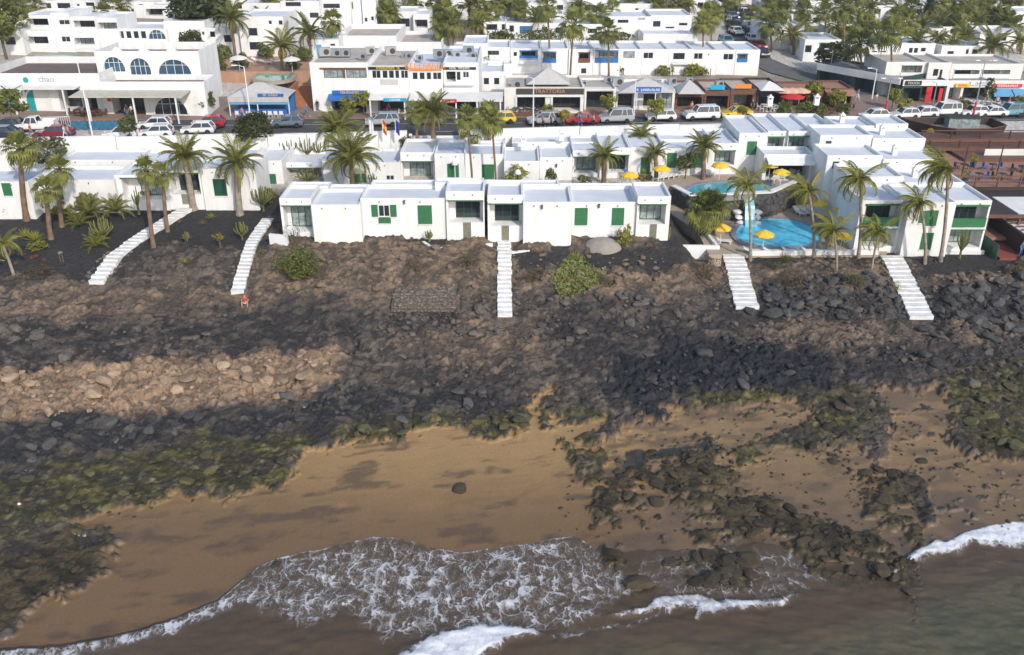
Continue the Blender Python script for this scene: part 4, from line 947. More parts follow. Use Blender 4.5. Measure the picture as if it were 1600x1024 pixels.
pool('upper round turquoise pool above the lava wall', [(1074, 298), (1090, 290), (1125, 286), (1160, 287), (1195, 288), (1205, 293), (1180, 301), (1140, 307), (1100, 306), (1080, 303)], 6.97, RIMM, WT)
# lava masonry between the two terraces: stones as pieces
lw = empty('lava_retaining_wall', at_z(1062, 345, 4.2), 0, 'black lava stone retaining wall below the upper pool', 'wall'); lw['kind'] = 'thing'
rnd = random.Random(3); sm = []
for k in range(5):
    v, f = stone_shape(1, 300+k); me_ = np_mesh('stone', v, f, False); me_.materials.append(BLKROCK); sm.append(me_)
cnt = 0
for a, d in zip(Lp[:-1], Lp[1:]):
    dd = d-a; n_ = max(2, int(dd.length/.95)); nr = 5
    nrm = Vector((dd.y, -dd.x, 0)).normalized()
    o = MB(); q = nrm*-.5
    A = a-lw.location; D = d-lw.location
    o.hexa([(A.x, A.y, -.8), (D.x, D.y, -.8), (D.x+q.x, D.y+q.y, -.8), (A.x+q.x, A.y+q.y, -.8), (A.x, A.y, 2.8), (D.x, D.y, 2.8), (D.x+q.x, D.y+q.y, 2.8), (A.x+q.x, A.y+q.y, 2.8)]).build('core', BLKROCK, lw)
    o = MB(); q2 = nrm*.15
    o.hexa([(A.x+q2.x, A.y+q2.y, 2.81), (D.x+q2.x, D.y+q2.y, 2.81), (D.x+q.x, D.y+q.y, 2.81), (A.x+q.x, A.y+q.y, 2.81), (A.x+q2.x, A.y+q2.y, 2.95), (D.x+q2.x, D.y+q2.y, 2.95), (D.x+q.x, D.y+q.y, 2.95), (A.x+q.x, A.y+q.y, 2.95)]).build('coping', WHITE, lw)
    for i in range(n_):
        for j in range(nr):
            s = link('stone', sm[rnd.randrange(5)], None, lw); p = A+(D-A)*((i+.5*(j % 2)+rnd.uniform(.2, .5))/n_)
            s.location = (p.x, p.y, -.05+.56*j+rnd.uniform(0, .1)); s.scale = (rnd.uniform(.38, .6), .22, rnd.uniform(.3, .4)); s.rotation_euler = (0, rnd.uniform(-.3, .3), math.atan2(dd.y, dd.x))
# white rock water slide
c = at_z(1172, 352, 4.3); sl = empty('water_slide', c, 0, 'white moulded rock water slide dropping into the lower pool', 'slide')
m = MB()
for s in (-1, 1):
    for k in range(3):
        v, f = stone_shape(2, 400+k*3+s); v = v*np.array((.5, .5, .42))+np.array((s*(.85+.12*k), .6+k*.45, .05+k*.45)); m.add(v.tolist(), f.tolist())
m.build('rock', WHITE, sl)
MB().add([(-.6, -.6, -.1), (.6, -.6, -.1), (.55, .2, .5), (-.55, .2, .5), (.5, .9, 1.8), (-.5, .9, 1.8), (.5, 1.9, 2.5), (-.5, 1.9, 2.5), (-.6, .2, -.4), (.6, .2, -.4)], [(0, 1, 2, 3), (3, 2, 4, 5), (5, 4, 6, 7)]).build('chute', mat('pale_turquoise', (.30, .62, .66), .3, .15), sl)

# ================================================================== ROAD
def strip(name, y0, y1, lift, m, x0=-115, x1=120, step=3.0, edge_h=0):
    xs = np.arange(x0, x1+.1, step); V = []; Fq = []
    for x in xs:
        for off in (y0, y1):
            Y = off+.12*max(-130, min(130, x)); V.append((x, Y, float(land(x, off+.12*x))+lift))
    n = len(xs)
    F_ = [(2*i, 2*i+2, 2*i+3, 2*i+1) for i in range(n-1)]
    mb = MB(); mb.add(V, F_)
    if edge_h:
        W_ = [(v[0], v[1]-.001, v[2]-edge_h) for v in V[0::2]]; k = len(mb.v); mb.v.extend(W_)
        for i in range(n-1): mb.f.append((k+i, k+i+1, 2*i+2, 2*i)); mb.mi.append(0)
    o = mb.build(name, m); return struct(o)
ASPH = mat('asphalt', (.075, .074, .076), .9, .25, .35, .15, 20)
PAVEG = mat('grey_paving', (.30, .265, .235), .9, .15, .8, .1, 6)
PAVER = mat('reddish_paving', (.27, .19, .155), .9, .18, .6, .1, 6)
strip('road', 106.8, 119.2, .02, ASPH)
strip('pavement_near', 105.1, 106.8, .14, PAVEG, edge_h=0)
strip('pavement_far', 119.2, 131, .14, PAVER, edge_h=.14)
LINEM = mat('road_paint', (.70, .70, .68), .8, .2, 4)
strip('road_edge_line', 107.4, 107.52, .028, LINEM); strip('parking_line', 116.2, 116.32, .028, LINEM)
for k in range(34):
    x = -100+6.0*k; o = strip('lane_dash', 112.0, 112.14, .028, LINEM, x, x+2.5, 2.5)
# side street climbing the hill
SS = [(1420, 176), (1350, 152), (1295, 130), (1225, 112), (1180, 92), (1162, 62), (1155, 35), (1150, 6)]
sp = [ground(x, y) for x, y in SS]; mb = MB()
for i, p in enumerate(sp):
    d = sp[min(i+1, len(sp)-1)]-sp[max(i-1, 0)]; d.z = 0; nrm = Vector((-d.y, d.x, 0)).normalized()*2.9
    for q in (p-nrm, p+nrm): mb.v.append((q.x, q.y, gz(q.x, q.y)+.05))
for i in range(len(sp)-1): mb.f.append((2*i, 2*i+1, 2*i+3, 2*i+2)); mb.mi.append(0)
struct(mb.build('side_street', mat('worn_asphalt', (.13, .125, .12), .9, .25, .4, .15, 20)))

# ================================================================== SHOPS ALONG THE ROAD
FONT_MATS = {}
def lettering(root, text, x, z, size, m, y=-.08, name='lettering'):
    if text.startswith('~'):            # writing too blurred to read: uneven strokes of the same size
        rr_ = random.Random(text); n_ = len(text)-1; b_ = MB(); w_ = size*.62; cx_ = x-n_*w_/2
        for i in range(n_):
            if text[i+1] == ' ': continue
            q = cx_+i*w_; k_ = rr_.randrange(4); s_ = size*.13; hh_ = size*.72
            b_.box(q, q+s_, y, y+.02, z, z+hh_)
            if k_ != 1: b_.box(q+s_, q+w_*.75, y, y+.02, z+hh_-s_, z+hh_)
            if k_ != 2: b_.box(q+s_, q+w_*.7, y, y+.02, z+hh_*.45, z+hh_*.45+s_)
            if k_ in (1, 3): b_.box(q+s_, q+w_*.75, y, y+.02, z, z+s_)
            if k_ in (0, 2): b_.box(q+w_*.62, q+w_*.62+s_, y, y+.02, z, z+hh_*.45)
        return b_.build(name, m, root)
    cu = bpy.data.curves.new('lettering', 'FONT'); cu.body = text; cu.size = size; cu.extrude = .012; cu.align_x = 'CENTER'; cu.resolution_u = 2
    o = bpy.data.objects.new('tmp', cu); COL.objects.link(o); me_ = bpy.data.meshes.new_from_object(o); bpy.data.objects.remove(o); bpy.data.curves.remove(cu)
    me_.materials.clear(); me_.materials.append(m); o = link(name, me_, None, root); o['kind'] = 'stuff'; o.location = (x, y, z); o.rotation_euler = (math.pi/2, 0, 0); return o
def sign(root, x0, x1, z0, z1, m, text=None, tm=None, y=-.1, size=None, name='sign'):
    s = MB().box(x0, x1, y, y+.09, z0, z1).build(name, m, root)
    if text: lettering(s, text, (x0+x1)/2, z0+(z1-z0)*.22, size or (z1-z0)*.8, tm or PLASTW, y-.016)
    return s
BLACKP = mat('black_panel', (.02, .02, .022), .4, .2); DKGREY = mat('dark_grey_panel', (.055, .052, .045), .6, .2)
SIGNB = mat('blue_sign', (.02, .13, .42), .4, .1); SIGNC = mat('cyan_sign', (.03, .36, .55), .4, .1); SIGNR = mat('red_sign', (.60, .03, .04), .4, .1); SIGNO = mat('orange_sign', (.75, .25, .03), .4, .1); SIGNY = mat('yellow_sign', (.75, .52, .05), .4, .1)
def yfor(x, y): return ground(x, y).y
def zfor(x, y): return ground(x, y).z
def hill(label, x0, x1, yt, yb, depth, ops=(), name='house', cat='house', group='white houses on the hillside', **kw):
    p = ground((x0+x1)/2, yb); ops = list(ops)
    if len(ops) and yb < 125:                      # the small windows that fill the rest of each front
        rw = random.Random(int(x0*7+yt)); yy = yt+5+rw.uniform(0, 2); x = x0+5
        while x < x1-8:
            ww = rw.uniform(4, 8)
            if rw.random() < .72 and not any(o[1]-4 < x+ww and o[2]+4 > x for o in ops):
                ops.append((rw.choice(('dwin', 'dwin', 'win')), x, x+ww, yy, yy+rw.uniform(5, 9)))
                if rw.random() < .25: ops.append(('rail', x-2, x+ww+3, yy+13, yy+9))
            x += ww+rw.uniform(5, 11)
    return front(name, label, cat, x0, x1, yt, p.y, p.z, depth, ops, group=group, **kw)
def canopy(root, x0, x1, z, y0, y1, m, posts=(), pm=FRW, slope=.25, name='canopy'):
    MB().hexa([(x0, y0, z-slope), (x1, y0, z-slope), (x1, y1, z), (x0, y1, z), (x0, y0, z-slope+.12), (x1, y0, z-slope+.12), (x1, y1, z+.12), (x0, y1, z+.12)]).build(name, m, root)
    for p in posts: MB().box(p-.09, p+.09, y0+.08, y0+.26, -.3, z-slope).build('post', pm, root)
shopg = 'shops along the road'
# arched white restaurant building at the left
Ya = yfor(240, 182); Za = zfor(240, 182)
a = front('arched_building', 'white shop wing with teal arch panel at the left', 'shop', -30, 160, 115, Ya+.6, Za, 13, [('shop', -22, 10, 147, 178), ('arch', 42, 78, 139, 172, WHITE2), ('shop', 93, 128, 140, 172), ('shop', 130, 152, 146, 176)], rm=ROOFB, par=.9, wm=WHITE, group=shopg)
w_ = at_y(160, 130, Ya+.6).x-at_y(-30, 130, Ya+.6).x
sign(a, w_*.37, w_*.435, .6, 3.5, TEAL, y=-.05, name='teal_panel'); sign(a, w_*.20, w_*.30, 1.2, 3.4, TEAL, y=-.05, name='teal_panel')
lettering(a, 'chao', w_*.57, 4.25, 1.1, mat('silver_letters', (.30, .33, .35), .45, .1), -.06)
d_ = MB().lathe([(.35, 0), (.35, .06)], 16); o = d_.build('logo_disc', TEAL, a, (w_*.40, -.02, 4.5)); o.rotation_euler = (math.pi/2, 0, 0)
canopy(a, 0, w_*.36, 3.9, -2.2, -.1, WHITE, [w_*.335], slope=.1); canopy(a, w_*.37, w_*.84, 3.75, -2.0, -.1, WHITE2, [w_*.74], slope=.1)
a = front('arched_building', 'white arched restaurant with pergola beside the street', 'restaurant', 160.5, 322, 128, Ya, Za, 5, [('shop', 176, 226, 150, 180), ('arch', 241, 292, 152, 179, GLASS)], rm=ROOFB, par=.7, group=shopg)
w_ = at_y(322, 150, Ya).x-at_y(160.5, 150, Ya).x
canopy(a, -2.6, w_*.87, 3.25, -3.6, -.1, mat('pergola_timber', (.55, .52, .42), .8, .2, 2), [-.4, w_*.40, w_*.80], slope=.15)
sign(a, w_*.045, w_*.08, 1.9, 2.5, SIGNR, y=-.08)
a = front('arched_building', 'white upper storey with three arched blue windows', 'restaurant', 155, 316, 80, Ya+5.2, Za, 8, [('arch', 163, 194, 89, 112), ('arch', 204, 235, 91, 123), ('arch', 247, 298, 93, 116)], rm=ROOFB, par=1.0, group=shopg)
w_ = at_y(316, 100, Ya+5.2).x-at_y(155, 100, Ya+5.2).x; h_ = at_y(800, 80, Ya+5.2).z-Za
for q in (.22, .48, .75): 
    o = MB().prism_y([(-.9, 0), (.9, 0), (.55, .12), (.28, .45), (0, .55), (-.28, .45), (-.55, .12)], 0, .25).build('parapet_scroll', WHITE, a, (w_*q, -.05, h_-.02))
# kiosk with tent roof
p = ground(407, 185); k = empty('ticket_kiosk', p, 0, 'open kiosk with grey tent roof and blue counter by the road', 'kiosk'); w_ = 95/mpp(407, 185)
tent = MB(); tent.add([(-w_/2, 0, 2.7), (w_/2, 0, 2.7), (w_/2, 4.5, 2.7), (-w_/2, 4.5, 2.7), (-w_*.1, 2.4, 4.1), (w_*.03, 2.4, 4.1)], [(0, 1, 5, 4), (1, 2, 5), (2, 3, 4, 5), (3, 0, 4), (3, 2, 1, 0)]); tent.build('tent_roof', GREY, k)
MB().box(-w_/2+.02, w_/2-.02, -.04, .04, 2.05, 2.69).build('fascia', GREY, k); sign(k, 0, w_*.42, 2.75, 3.15, SIGNB, '~ab cdefgh', SIGNY, y=-.06, size=.34)
MB().box(-w_/2+.1, w_/2-.1, .05, .12, 1.75, 2.05).build('blue_band', SKYC, k)
for x in (-w_/2+.1, -.2, w_/2-.1): MB().box(x-.06, x+.06, .06, .18, 0, 2.05).build('post', FRW, k)
MB().box(-w_/2+.2, w_/2-.2, 3.6, 4.4, 0, 2.6).build('back_wall', BLUE, k); MB().box(-w_/2+.3, w_/2-.3, 1.2, 1.7, 0, .95).build('counter', BLUEC, k)
# orange garden stairs and wall beside the kiosk
p = ground(472, 172); k = empty('garden_stairs', p, 0, 'terracotta stairs and wall climbing beside the kiosk', 'stairs')
for i in range(12): MB().box(-1.6, 1.5, .5*i, .5*i+.5, -.5, .17*(i+1)).build('step', ORANGE, k)
MB().box(-1.9, -1.65, -.2, 6.5, -.5, 2.6).build('side_wall', ORANGE, k)
slab('hotel_terrace', [(335, 112), (488, 112), (490, 84), (340, 84)], zfor(410, 108)+.8, mat('pale_terracotta', (.46, .27, .17), .85, .2, .8), 4)
pool('green-blue kidney pool on the terracotta hotel terrace', [(398, 124), (410, 115), (438, 112), (456, 115), (452, 124), (425, 128)], zfor(410, 118)+.85, PAVE, mat('green_water', (.12, .42, .36), .06, .4, .6))
pool('oval turquoise pool in front of the left apartments', [(40, 92), (60, 87), (95, 86), (130, 89), (128, 95), (90, 97), (52, 97)], zfor(85, 92)+.35, PAVE, WT)
# two-storey shop building in the middle
Ym = yfor(560, 178); Zm = zfor(560, 178)
a = front('shop_building', 'two-storey shop with brown-framed upper windows and blue ground floor', 'shop', 487, 577, 98, Ym, Zm, 14, [('dwin', 506, 538, 109, 122, CURT), ('dwin', 541, 573, 109, 122, CURT), ('shop', 518, 572, 150, 176), ('awning', 514, 576, 152, 147, BLUEC)], rm=ROOFT, par=.25, group=shopg)
wA = at_y(577, 130, Ym).x-at_y(487, 130, Ym).x; zz = lambda y: at_y(800, y, Ym).z-Zm
MB().box(wA*.17, wA*.97, -.10, -.02, zz(108.5), zz(106)).build('brown_trim', WOOD, a); MB().box(wA*.57, wA*.605, -.10, -.02, zz(122), zz(108.6)).build('brown_trim', WOOD, a)
sign(a, wA*.36, wA*.97, zz(147), zz(141), SIGNB, '~eleganceab', SIGNY, y=-.3)
a = front('shop_building', 'two-storey shop with dark sign over five upper windows', 'shop', 577.5, 640, 103, Ym, Zm, 14, [('win', 581, 595, 110, 123), ('win', 597, 606, 110, 123), ('win', 607, 616, 110, 123), ('win', 617, 624, 110, 123), ('win', 626, 638, 110, 123), ('shop', 590, 634, 152, 176)], rm=ROOFT, par=.25, group=shopg)
wB = at_y(640, 130, Ym).x-at_y(577.5, 130, Ym).x; sign(a, .05, wB-.05, zz(109), zz(104.5), BLACKP, '~restaurante cd', SIGNY, size=.36)
o = MB(); [o.box(wB*.28+i*.12, wB*.28+i*.12+.05, -.06, -.02, zz(133), zz(124)) for i in range(20)]; o.build('lattice', GREY, a)
canopy(a, .2, wB-.1, zz(146), -3.0, -.1, WHITE2, [.4, wB-.4], slope=.3); sign(a, wB*.42, wB*.98, zz(151), zz(146), SIGNC, '~blaubar', PLASTW, y=-3.15)
a = front('shop_building', 'two-storey restaurant with orange script sign on its roof', 'restaurant', 640.5, 693, 108, Ym, Zm, 14, [('win', 644, 653, 113, 125), ('win', 655, 664, 113, 125), ('win', 666, 674, 113, 125), ('win', 676, 690, 113, 125), ('shop', 646, 688, 150, 176)], rm=ROOFP, par=.25, group=shopg)
wC = at_y(693, 130, Ym).x-at_y(640.5, 130, Ym).x; sign(a, .1, wC-.1, zz(110), zz(107.5), SIGNO, y=-.2); lettering(a, '~casitasol', wC*.5, zz(107.3), .95, SIGNO, -.15)
canopy(a, .1, wC-.1, zz(147), -3.0, -.1, WHITE2, [wC*.5], slope=.3)
a = front('shop_building', 'two-storey restaurant with open upper terrace and red awning sign', 'restaurant', 693.5, 748, 98, Ym, Zm, 14, [('shop', 697, 712, 112, 128), ('win', 713, 720, 112, 126), ('win', 723, 733, 112, 122), ('shop', 698, 744, 150, 176), ('rail', 695, 742, 131, 127, FRW)], rm=ROOFP, par=.3, group=shopg)
wD = at_y(748, 130, Ym).x-at_y(693.5, 130, Ym).x; sign(a, .05, wD-.3, zz(109), zz(105), BLACKP, '~bars terraza', PLASTW, size=.36)
canopy(a, -.3, wD+3.2, zz(145), -4.2, -.1, WHITE2, [1.8, wD*.98, wD+2.9], slope=.3); sign(a, .0, 1.9, zz(150), zz(144.5), SIGNR, '~redbar', PLASTW, y=-4.35)
# trattoria
Yt = yfor(850, 178); Zt = zfor(850, 178); zt = lambda y: at_y(800, y, Yt).z-Zt
a = front('trattoria', 'dark-fronted trattoria with white posts and tent roof', 'restaurant', 788, 912, 137, Yt, Zt, 9, [('shop', 806, 852, 152, 174), ('shop', 862, 908, 152, 174)], rm=ROOFT, wm=WHITE2, group=shopg)
wT = at_y(912, 150, Yt).x-at_y(788, 150, Yt).x; sign(a, 1.6, wT, zt(147.5), zt(138.5), DKGREY, 'TRATTORIA', mat('copper_letters', (.50, .26, .15), .5, .1), size=.75)
MB().box(1.6, wT, -.16, -.02, zt(151.5), zt(148.5)).build('white_beam', FRW, a)
for q in (.15, .60, .97): MB().box(wT*q-.12, wT*q+.12, -.16, -.02, 0, zt(151.6)).build('post', FRW, a)
MB().box(1.8, wT*.75, -2.4, -2.3, 0, .85).build('terrace_screen', WOOD, a)
t_ = MB(); t_.add([(3, 2, zt(137)), (9, 2, zt(137)), (9, 7, zt(137)), (3, 7, zt(137)), (6, 4.5, zt(137)+1.9)], [(0, 1, 4), (1, 2, 4), (2, 3, 4), (3, 0, 4)]); t_.build('tent_roof', GREY, a)
# shops to the right of it
def shop(x0, x1, yt, yb, lab, wm=WHITE2, ops=None, depth=8, rm=ROOFT, tent=None, sg=None, aw=None):
    Y = yfor((x0+x1)/2, yb); z = zfor((x0+x1)/2, yb); f = lambda y: at_y(800, y, Y).z-z
    if ops is None: ops = [('shop', x0+3, x1-3, yt+9, yb-2)]
    a = front('shop', lab, 'shop', x0, x1, yt, Y, z, depth, ops, rm=rm, wm=wm, group=shopg); w = at_y(x1, yb, Y).x-at_y(x0, yb, Y).x; h = f(yt)
    if tent:
        q = MB(); q.add([(.1, -1.4, h-.1), (w-.1, -1.4, h-.1), (w-.1, 3.6, h-.1), (.1, 3.6, h-.1), (w*.5, 1.1, h+tent)], [(0, 1, 4), (1, 2, 4), (2, 3, 4), (3, 0, 4), (3, 2, 1, 0)]); q.build('tent_roof', GREY if rm is ROOFP else WHITE2, a)
    if sg: sign(a, w*sg[0], w*sg[1], h+sg[2], h+sg[3], sg[4], sg[5] if len(sg) > 5 else None, PLASTW, y=-.3)
    if aw: MB().hexa([(0, -1.9, h-.75), (w, -1.9, h-.75), (w, 0, h-.3), (0, 0, h-.3), (0, -1.9, h-.68), (w, -1.9, h-.68), (w, 0, h-.2), (0, 0, h-.2)]).build('awning', aw, a)
    return a
shop(913, 962, 139, 176, 'white-framed souvenir shop beside the trattoria', ops=[('shop', 916, 958, 142, 174)])
shop(963, 1054, 141, 174, 'long white shop with grey openings behind the blue sign', ops=[('shop', 965, 990, 147, 170), ('shop', 1005, 1030, 147, 170), ('dwin', 1033, 1050, 145, 170, CURT)], tent=1.5, rm=ROOFP)
shop(1055, 1099, 143, 173, 'beachwear shop with dark gable and orange panels', wm=WOOD, tent=1.4, rm=ROOFP)
shop(1100, 1140, 141, 171, 'brown-fronted bazaar with blue roof letters', wm=WOOD, sg=(.2, .75, .1, .75, SIGNC))
shop(1141, 1181, 139, 171, 'brown-fronted bazaar with orange sign and shutter', wm=WOOD, ops=[('shop', 1146, 1175, 148, 169, CURT)], sg=(.15, .75, .1, .7, SIGNO))
shop(1182, 1222, 138, 172, 'dark open bar right of the orange sign', wm=WOODD, tent=.8)
shop(1223, 1285, 140, 172, 'open terrace bar under peach parasols', wm=WOOD, rm=TILE, depth=6)
shop(1286, 1332, 138, 170, 'corner bar with flat terracotta roof by the side street', wm=WOOD, rm=TILE, depth=6, aw=TILE)
# blue shop sign on posts
p = ground(1000, 183); k = empty('blue_post_sign', p, 0, 'blue and white sign board on two posts by parked cars', 'sign'); 
for x in (-.6, 1.9): MB().box(x-.06, x+.06, -.06, .06, 0, 3.9).build('post', FRW, k)
sign(k, -.8, 2.6, 3.3, 4.0, SIGNB, '~e rallampus', PLASTW, size=.46)
# corner building at the right
Yr = yfor(1440, 160); Zr = zfor(1440, 160); zr = lambda y: at_y(800, y, Yr).z-Zr
a = front('corner_building', 'dark-glazed corner shop under a white fascia at the right', 'shop', 1408, 1478, 126, Yr, Zr, 10, [('shop', 1411, 1437, 138, 158, GLASSB), ('shop', 1439, 1474, 136, 159)], wm=TEAL if False else mat('slate_green', (.03, .055, .06), .5, .2), group=shopg, rm=PAVEG)
wR = at_y(1478, 140, Yr).x-at_y(1408, 140, Yr).x; MB().box(0, wR, -.22, -.02, zr(134), zr(125)).build('fascia', WHITE, a)
sign(a, wR*.04, wR*.40, zr(132.6), zr(126), BLACKP, 'TOUCH', PLASTW, y=-.36)
MB().box(wR*.53, wR*.66, -.5, -.3, .1, 2.3).build('red_panel', SIGNR, a); MB().box(wR*.82, wR*.90, -.5, -.3, .1, 2.1).build('red_panel', SIGNR, a)
sx0 = at_y(1408, 140, Yr).x
a = block('corner_building', 'dark side front of the corner shop along the side street', 'shop', sx0-8.6, Yr+12.6, Zr, 15.0, 6, zr(125)+.3, [('shop', .6, 6.5, .3, 2.6, GLASSB), ('shop', 7.2, 14.3, .3, 2.6, GLASSB)], rz=math.atan2(-12.4, 8.4), wm=MATS['slate_green'], rm=PAVEG, group=shopg)
MB().box(0, 15, -.2, -.02, zr(133), zr(125)+.3).build('fascia', WHITE2, a); lettering(a, 'POINT', 10.5, zr(132), .85, PLASTW, -.24)
a = front('corner_building', 'shop with closed shutter and yellow signs right of corner', 'shop', 1478.5, 1545, 126, Yr+.4, Zr, 10, [('shop', 1482, 1500, 137, 158, CURT), ('shop', 1504, 1542, 137, 158)], wm=WHITE2, group=shopg, rm=PAVEG)
sign(a, 1.1, 3.2, zr(137), zr(131), SIGNY, '~bario', SIGNR, y=-.3); sign(a, 3.3, 6.6, zr(134), zr(128), PLASTW, '~dkwexyz', SIGNB, y=-.2)
a = front('corner_building', 'shop with red sign and blue awnings at right edge', 'shop', 1545.5, 1640, 126, Yr+.8, Zr, 10, [('shop', 1549, 1635, 140, 160), ('awning', 1548, 1578, 146, 139, SKYC), ('awning', 1580, 1612, 146, 139, SKYC)], wm=WHITE2, group=shopg, rm=PAVEG)
sign(a, .3, 4.6, zr(138), zr(132.5), SIGNR, '~souvenirsabc', PLASTW, y=-.3, size=.42)
Yu = Yr+3.5; zu = Zr
a = front('upper_apartment', 'mauve-white upper flat with shaded balcony above the corner shop', 'apartment', 1381, 1446, 97, Yu, zu, 9, [('balc', 1408, 1440, 102, 121)], wm=WHITE2, rm=ROOFT, trim=FRW, group='flats above the shops at the right')
a = front('upper_apartment', 'white upper flat with brown door above the shops', 'apartment', 1446.5, 1482, 98, Yu-.6, zu, 9, [('dwin', 1458, 1466, 108, 119), ('dwin', 1468, 1472, 109, 121)], wm=WHITE2, rm=ROOFT, trim=FRW, group='flats above the shops at the right')
a = front('upper_apartment', 'long cream upper flat with glazed balcony above the shops', 'apartment', 1482.5, 1594, 100, Yu, zu, 9, [('balc', 1490, 1530, 109, 121), ('balc', 1533, 1578, 109, 121)], wm=WHITE2, rm=ROOFT, trim=FRW, group='flats above the shops at the right')

# ================================================================== BROWN RESTAURANT DECK AT THE RIGHT
zD = 7.4
dk = empty('restaurant_deck', (46.6, 80, 4), 0, 'brown restaurant deck with railings beside the stepped white blocks', 'deck')
L = lambda x, y, z: (x-46.6, y-80, z-4)
DX0 = 46.9
def dbox(name, x0, x1, y0, y1, z0, z1, m): return MB().box(x0-46.6, x1-46.6, y0-80, y1-80, z0-4, z1-4).build(name, m, dk)
dbox('deck_floor', DX0, 86, 93.0, 112.0, zD-.3, zD, TILE); dbox('deck_edge', DX0-.1, 86, 92.8, 92.99, zD-.5, zD+.05, WOODD)
dbox('side_wall', DX0-.15, DX0-.001, 93, 112.5, 3, zD-.001, WOODD)
for i in range(10): dbox('rail_post', DX0+.0, DX0+.16, 93.2+2*i, 93.36+2*i, zD+.051, zD+1.1, WOOD)
dbox('handrail', DX0-.02, DX0+.18, 93.0, 112, zD+1.101, zD+1.2, WOOD); dbox('rail_glass', DX0+.06, DX0+.10, 93.4, 111.9, zD+.1, zD+1.0, mat('clear_panel', (.35, .38, .40), .1, .2, spec=.6, alpha=.35))
for i in range(12): dbox('rail_post', 47.2+2.4*i, 47.36+2.4*i, 93.05, 93.21, zD+.051, zD+1.1, WOOD)
dbox('handrail', 47.1, 78, 93.03, 93.23, zD+1.101, zD+1.2, WOOD); dbox('rail_mesh', 47.3, 78, 93.10, 93.14, zD+.55, zD+.62, WOOD)
# lower glazed restaurant
dbox('lower_floor', DX0, 86, 84.2, 93.0, 4.6, 4.9, TILE); dbox('roof_beam', DX0, 86, 84.3, 84.6, 6.9, 7.2, WOOD); dbox('back_wall', DX0+2, 86, 92.2, 92.7, 4.9, 6.9, BLUE)
for x in (47.0, 50.2, 54, 58, 62): dbox('post', x, x+.2, 84.4, 84.6, 4.9, 6.9, WOOD)
dbox('side_glass', 46.95, 47.0, 84.7, 92.9, 4.9, 6.8, GLASSB)
for y in (86.8, 89, 91.2): dbox('post', 46.92, 47.05, y, y+.16, 4.9, 6.9, WOODD)
dbox('awning', 50.4, 60, 85.0, 90.5, 7.0, 7.12, WHITE2); dbox('roof_panel', 50.31, 60.09, 90.51, 92.9, 7.0, 7.1, WOODD); dbox('roof_panel', 47.1, 50.3, 84.7, 92.9, 7.0, 7.1, WOODD); dbox('roof_panel', 60.1, 80, 84.7, 92.9, 7.0, 7.1, WOODD)
for i in range(5): dbox('flag_post', 50+4.2*i, 50.1+4.2*i, 97+.6*(i % 2), 97.1+.6*(i % 2), zD+.001, zD+3.4, WOODD)
dbox('red_screen', 62, 70, 101.5, 101.6, zD+.001, zD+.9, mat('red_mesh', (.55, .10, .05), .7, .2)); dbox('white_screen', 56, 61.8, 104.5, 104.6, zD+.001, zD+1.1, WHITE2)
dbox('raised_floor', 53, 76, 103, 111, zD+.001, zD+.35, WOOD)
for i in range(14): dbox('deck_joint', DX0+.2, 86, 93.6+1.3*i, 93.64+1.3*i, zD+.001, zD+.006, WOOD)
for i, (y0, z1) in enumerate(((106.5, .7), (109.0, 1.2))):
    dbox('terrace_step', 50, 86, y0, 112.4, zD+.4*i+.36, zD+z1, WOOD)
    for k in range(9): dbox('rail_post', 50.2+3.6*k, 50.34+3.6*k, y0+.05, y0+.19, zD+z1+.001, zD+z1+.95, WOODD)
    dbox('handrail', 50.1, 80, y0+.02, y0+.22, zD+z1+.951, zD+z1+1.03, WOOD)
for i in range(4): dbox('awning', 60+5.5*i, 64.6+5.5*i, 95.0, 97.8, zD+2.3, zD+2.38, (RED, WOOD, WHITE2, WOOD)[i]); dbox('awning_post', 62+5.5*i, 62.1+5.5*i, 96.3, 96.4, zD+.01, zD+2.299, WOODD)
# ship-shaped bar on the deck
P = ground(1500, 215); X_ = at_z(1470, 222, zD); sb = empty('ship_bar', (X_.x, X_.y, zD), 0, 'dark brown ship-shaped wooden bar with yellow emblem on the deck', 'bar')
hull = [(-3.4, 4.4), (-1.2, .5), (1.0, -1.4), (5.6, -1.0), (8.2, 0.6), (8.2, 4.8), (3.4, 5.2), (0.2, 4.9)]
o = MB(); n = len(hull)
for z0, z1, s0, s1 in ((0, 1.0, .90, .96), (1.0, 1.9, .962, 1.0)):
    A = [(2.5+(x-2.5)*s0, 2+(y-2)*s0, z0) for x, y in hull]; B_ = [(2.5+(x-2.5)*s1, 2+(y-2)*s1, z1) for x, y in hull]
    o.add(A+B_, [(i, (i+1) % n, n+(i+1) % n, n+i) for i in range(n)])
o.build('hull', WOODD, sb)
o = MB(); A = [(2.5+(x-2.5)*.93, 2+(y-2)*.93) for x, y in hull]; o.prism(A, 1.0, 1.1).build('floor', PAVEG, sb)
for i in range(n):
    (x1, y1), (x2, y2) = hull[i], hull[(i+1) % n]; MB().tube([(x1, y1, 1.95), (x2, y2, 1.95)], .07, 6).build('gunwale', WOOD, sb)
o = MB().lathe([(.5, 0), (.5, .05)], 18).build('emblem', SIGNY, sb, (-1.35, .45, 1.15)); o.rotation_euler = (math.pi/2, 0, R(-60))
MB().box(2, 6, 3.0, 4.4, 1.1, 2.3).build('cabin', CURT, sb); MB().box(1.8, 6.2, 2.8, 4.6, 2.31, 2.4).build('cabin_roof', WOODD, sb)
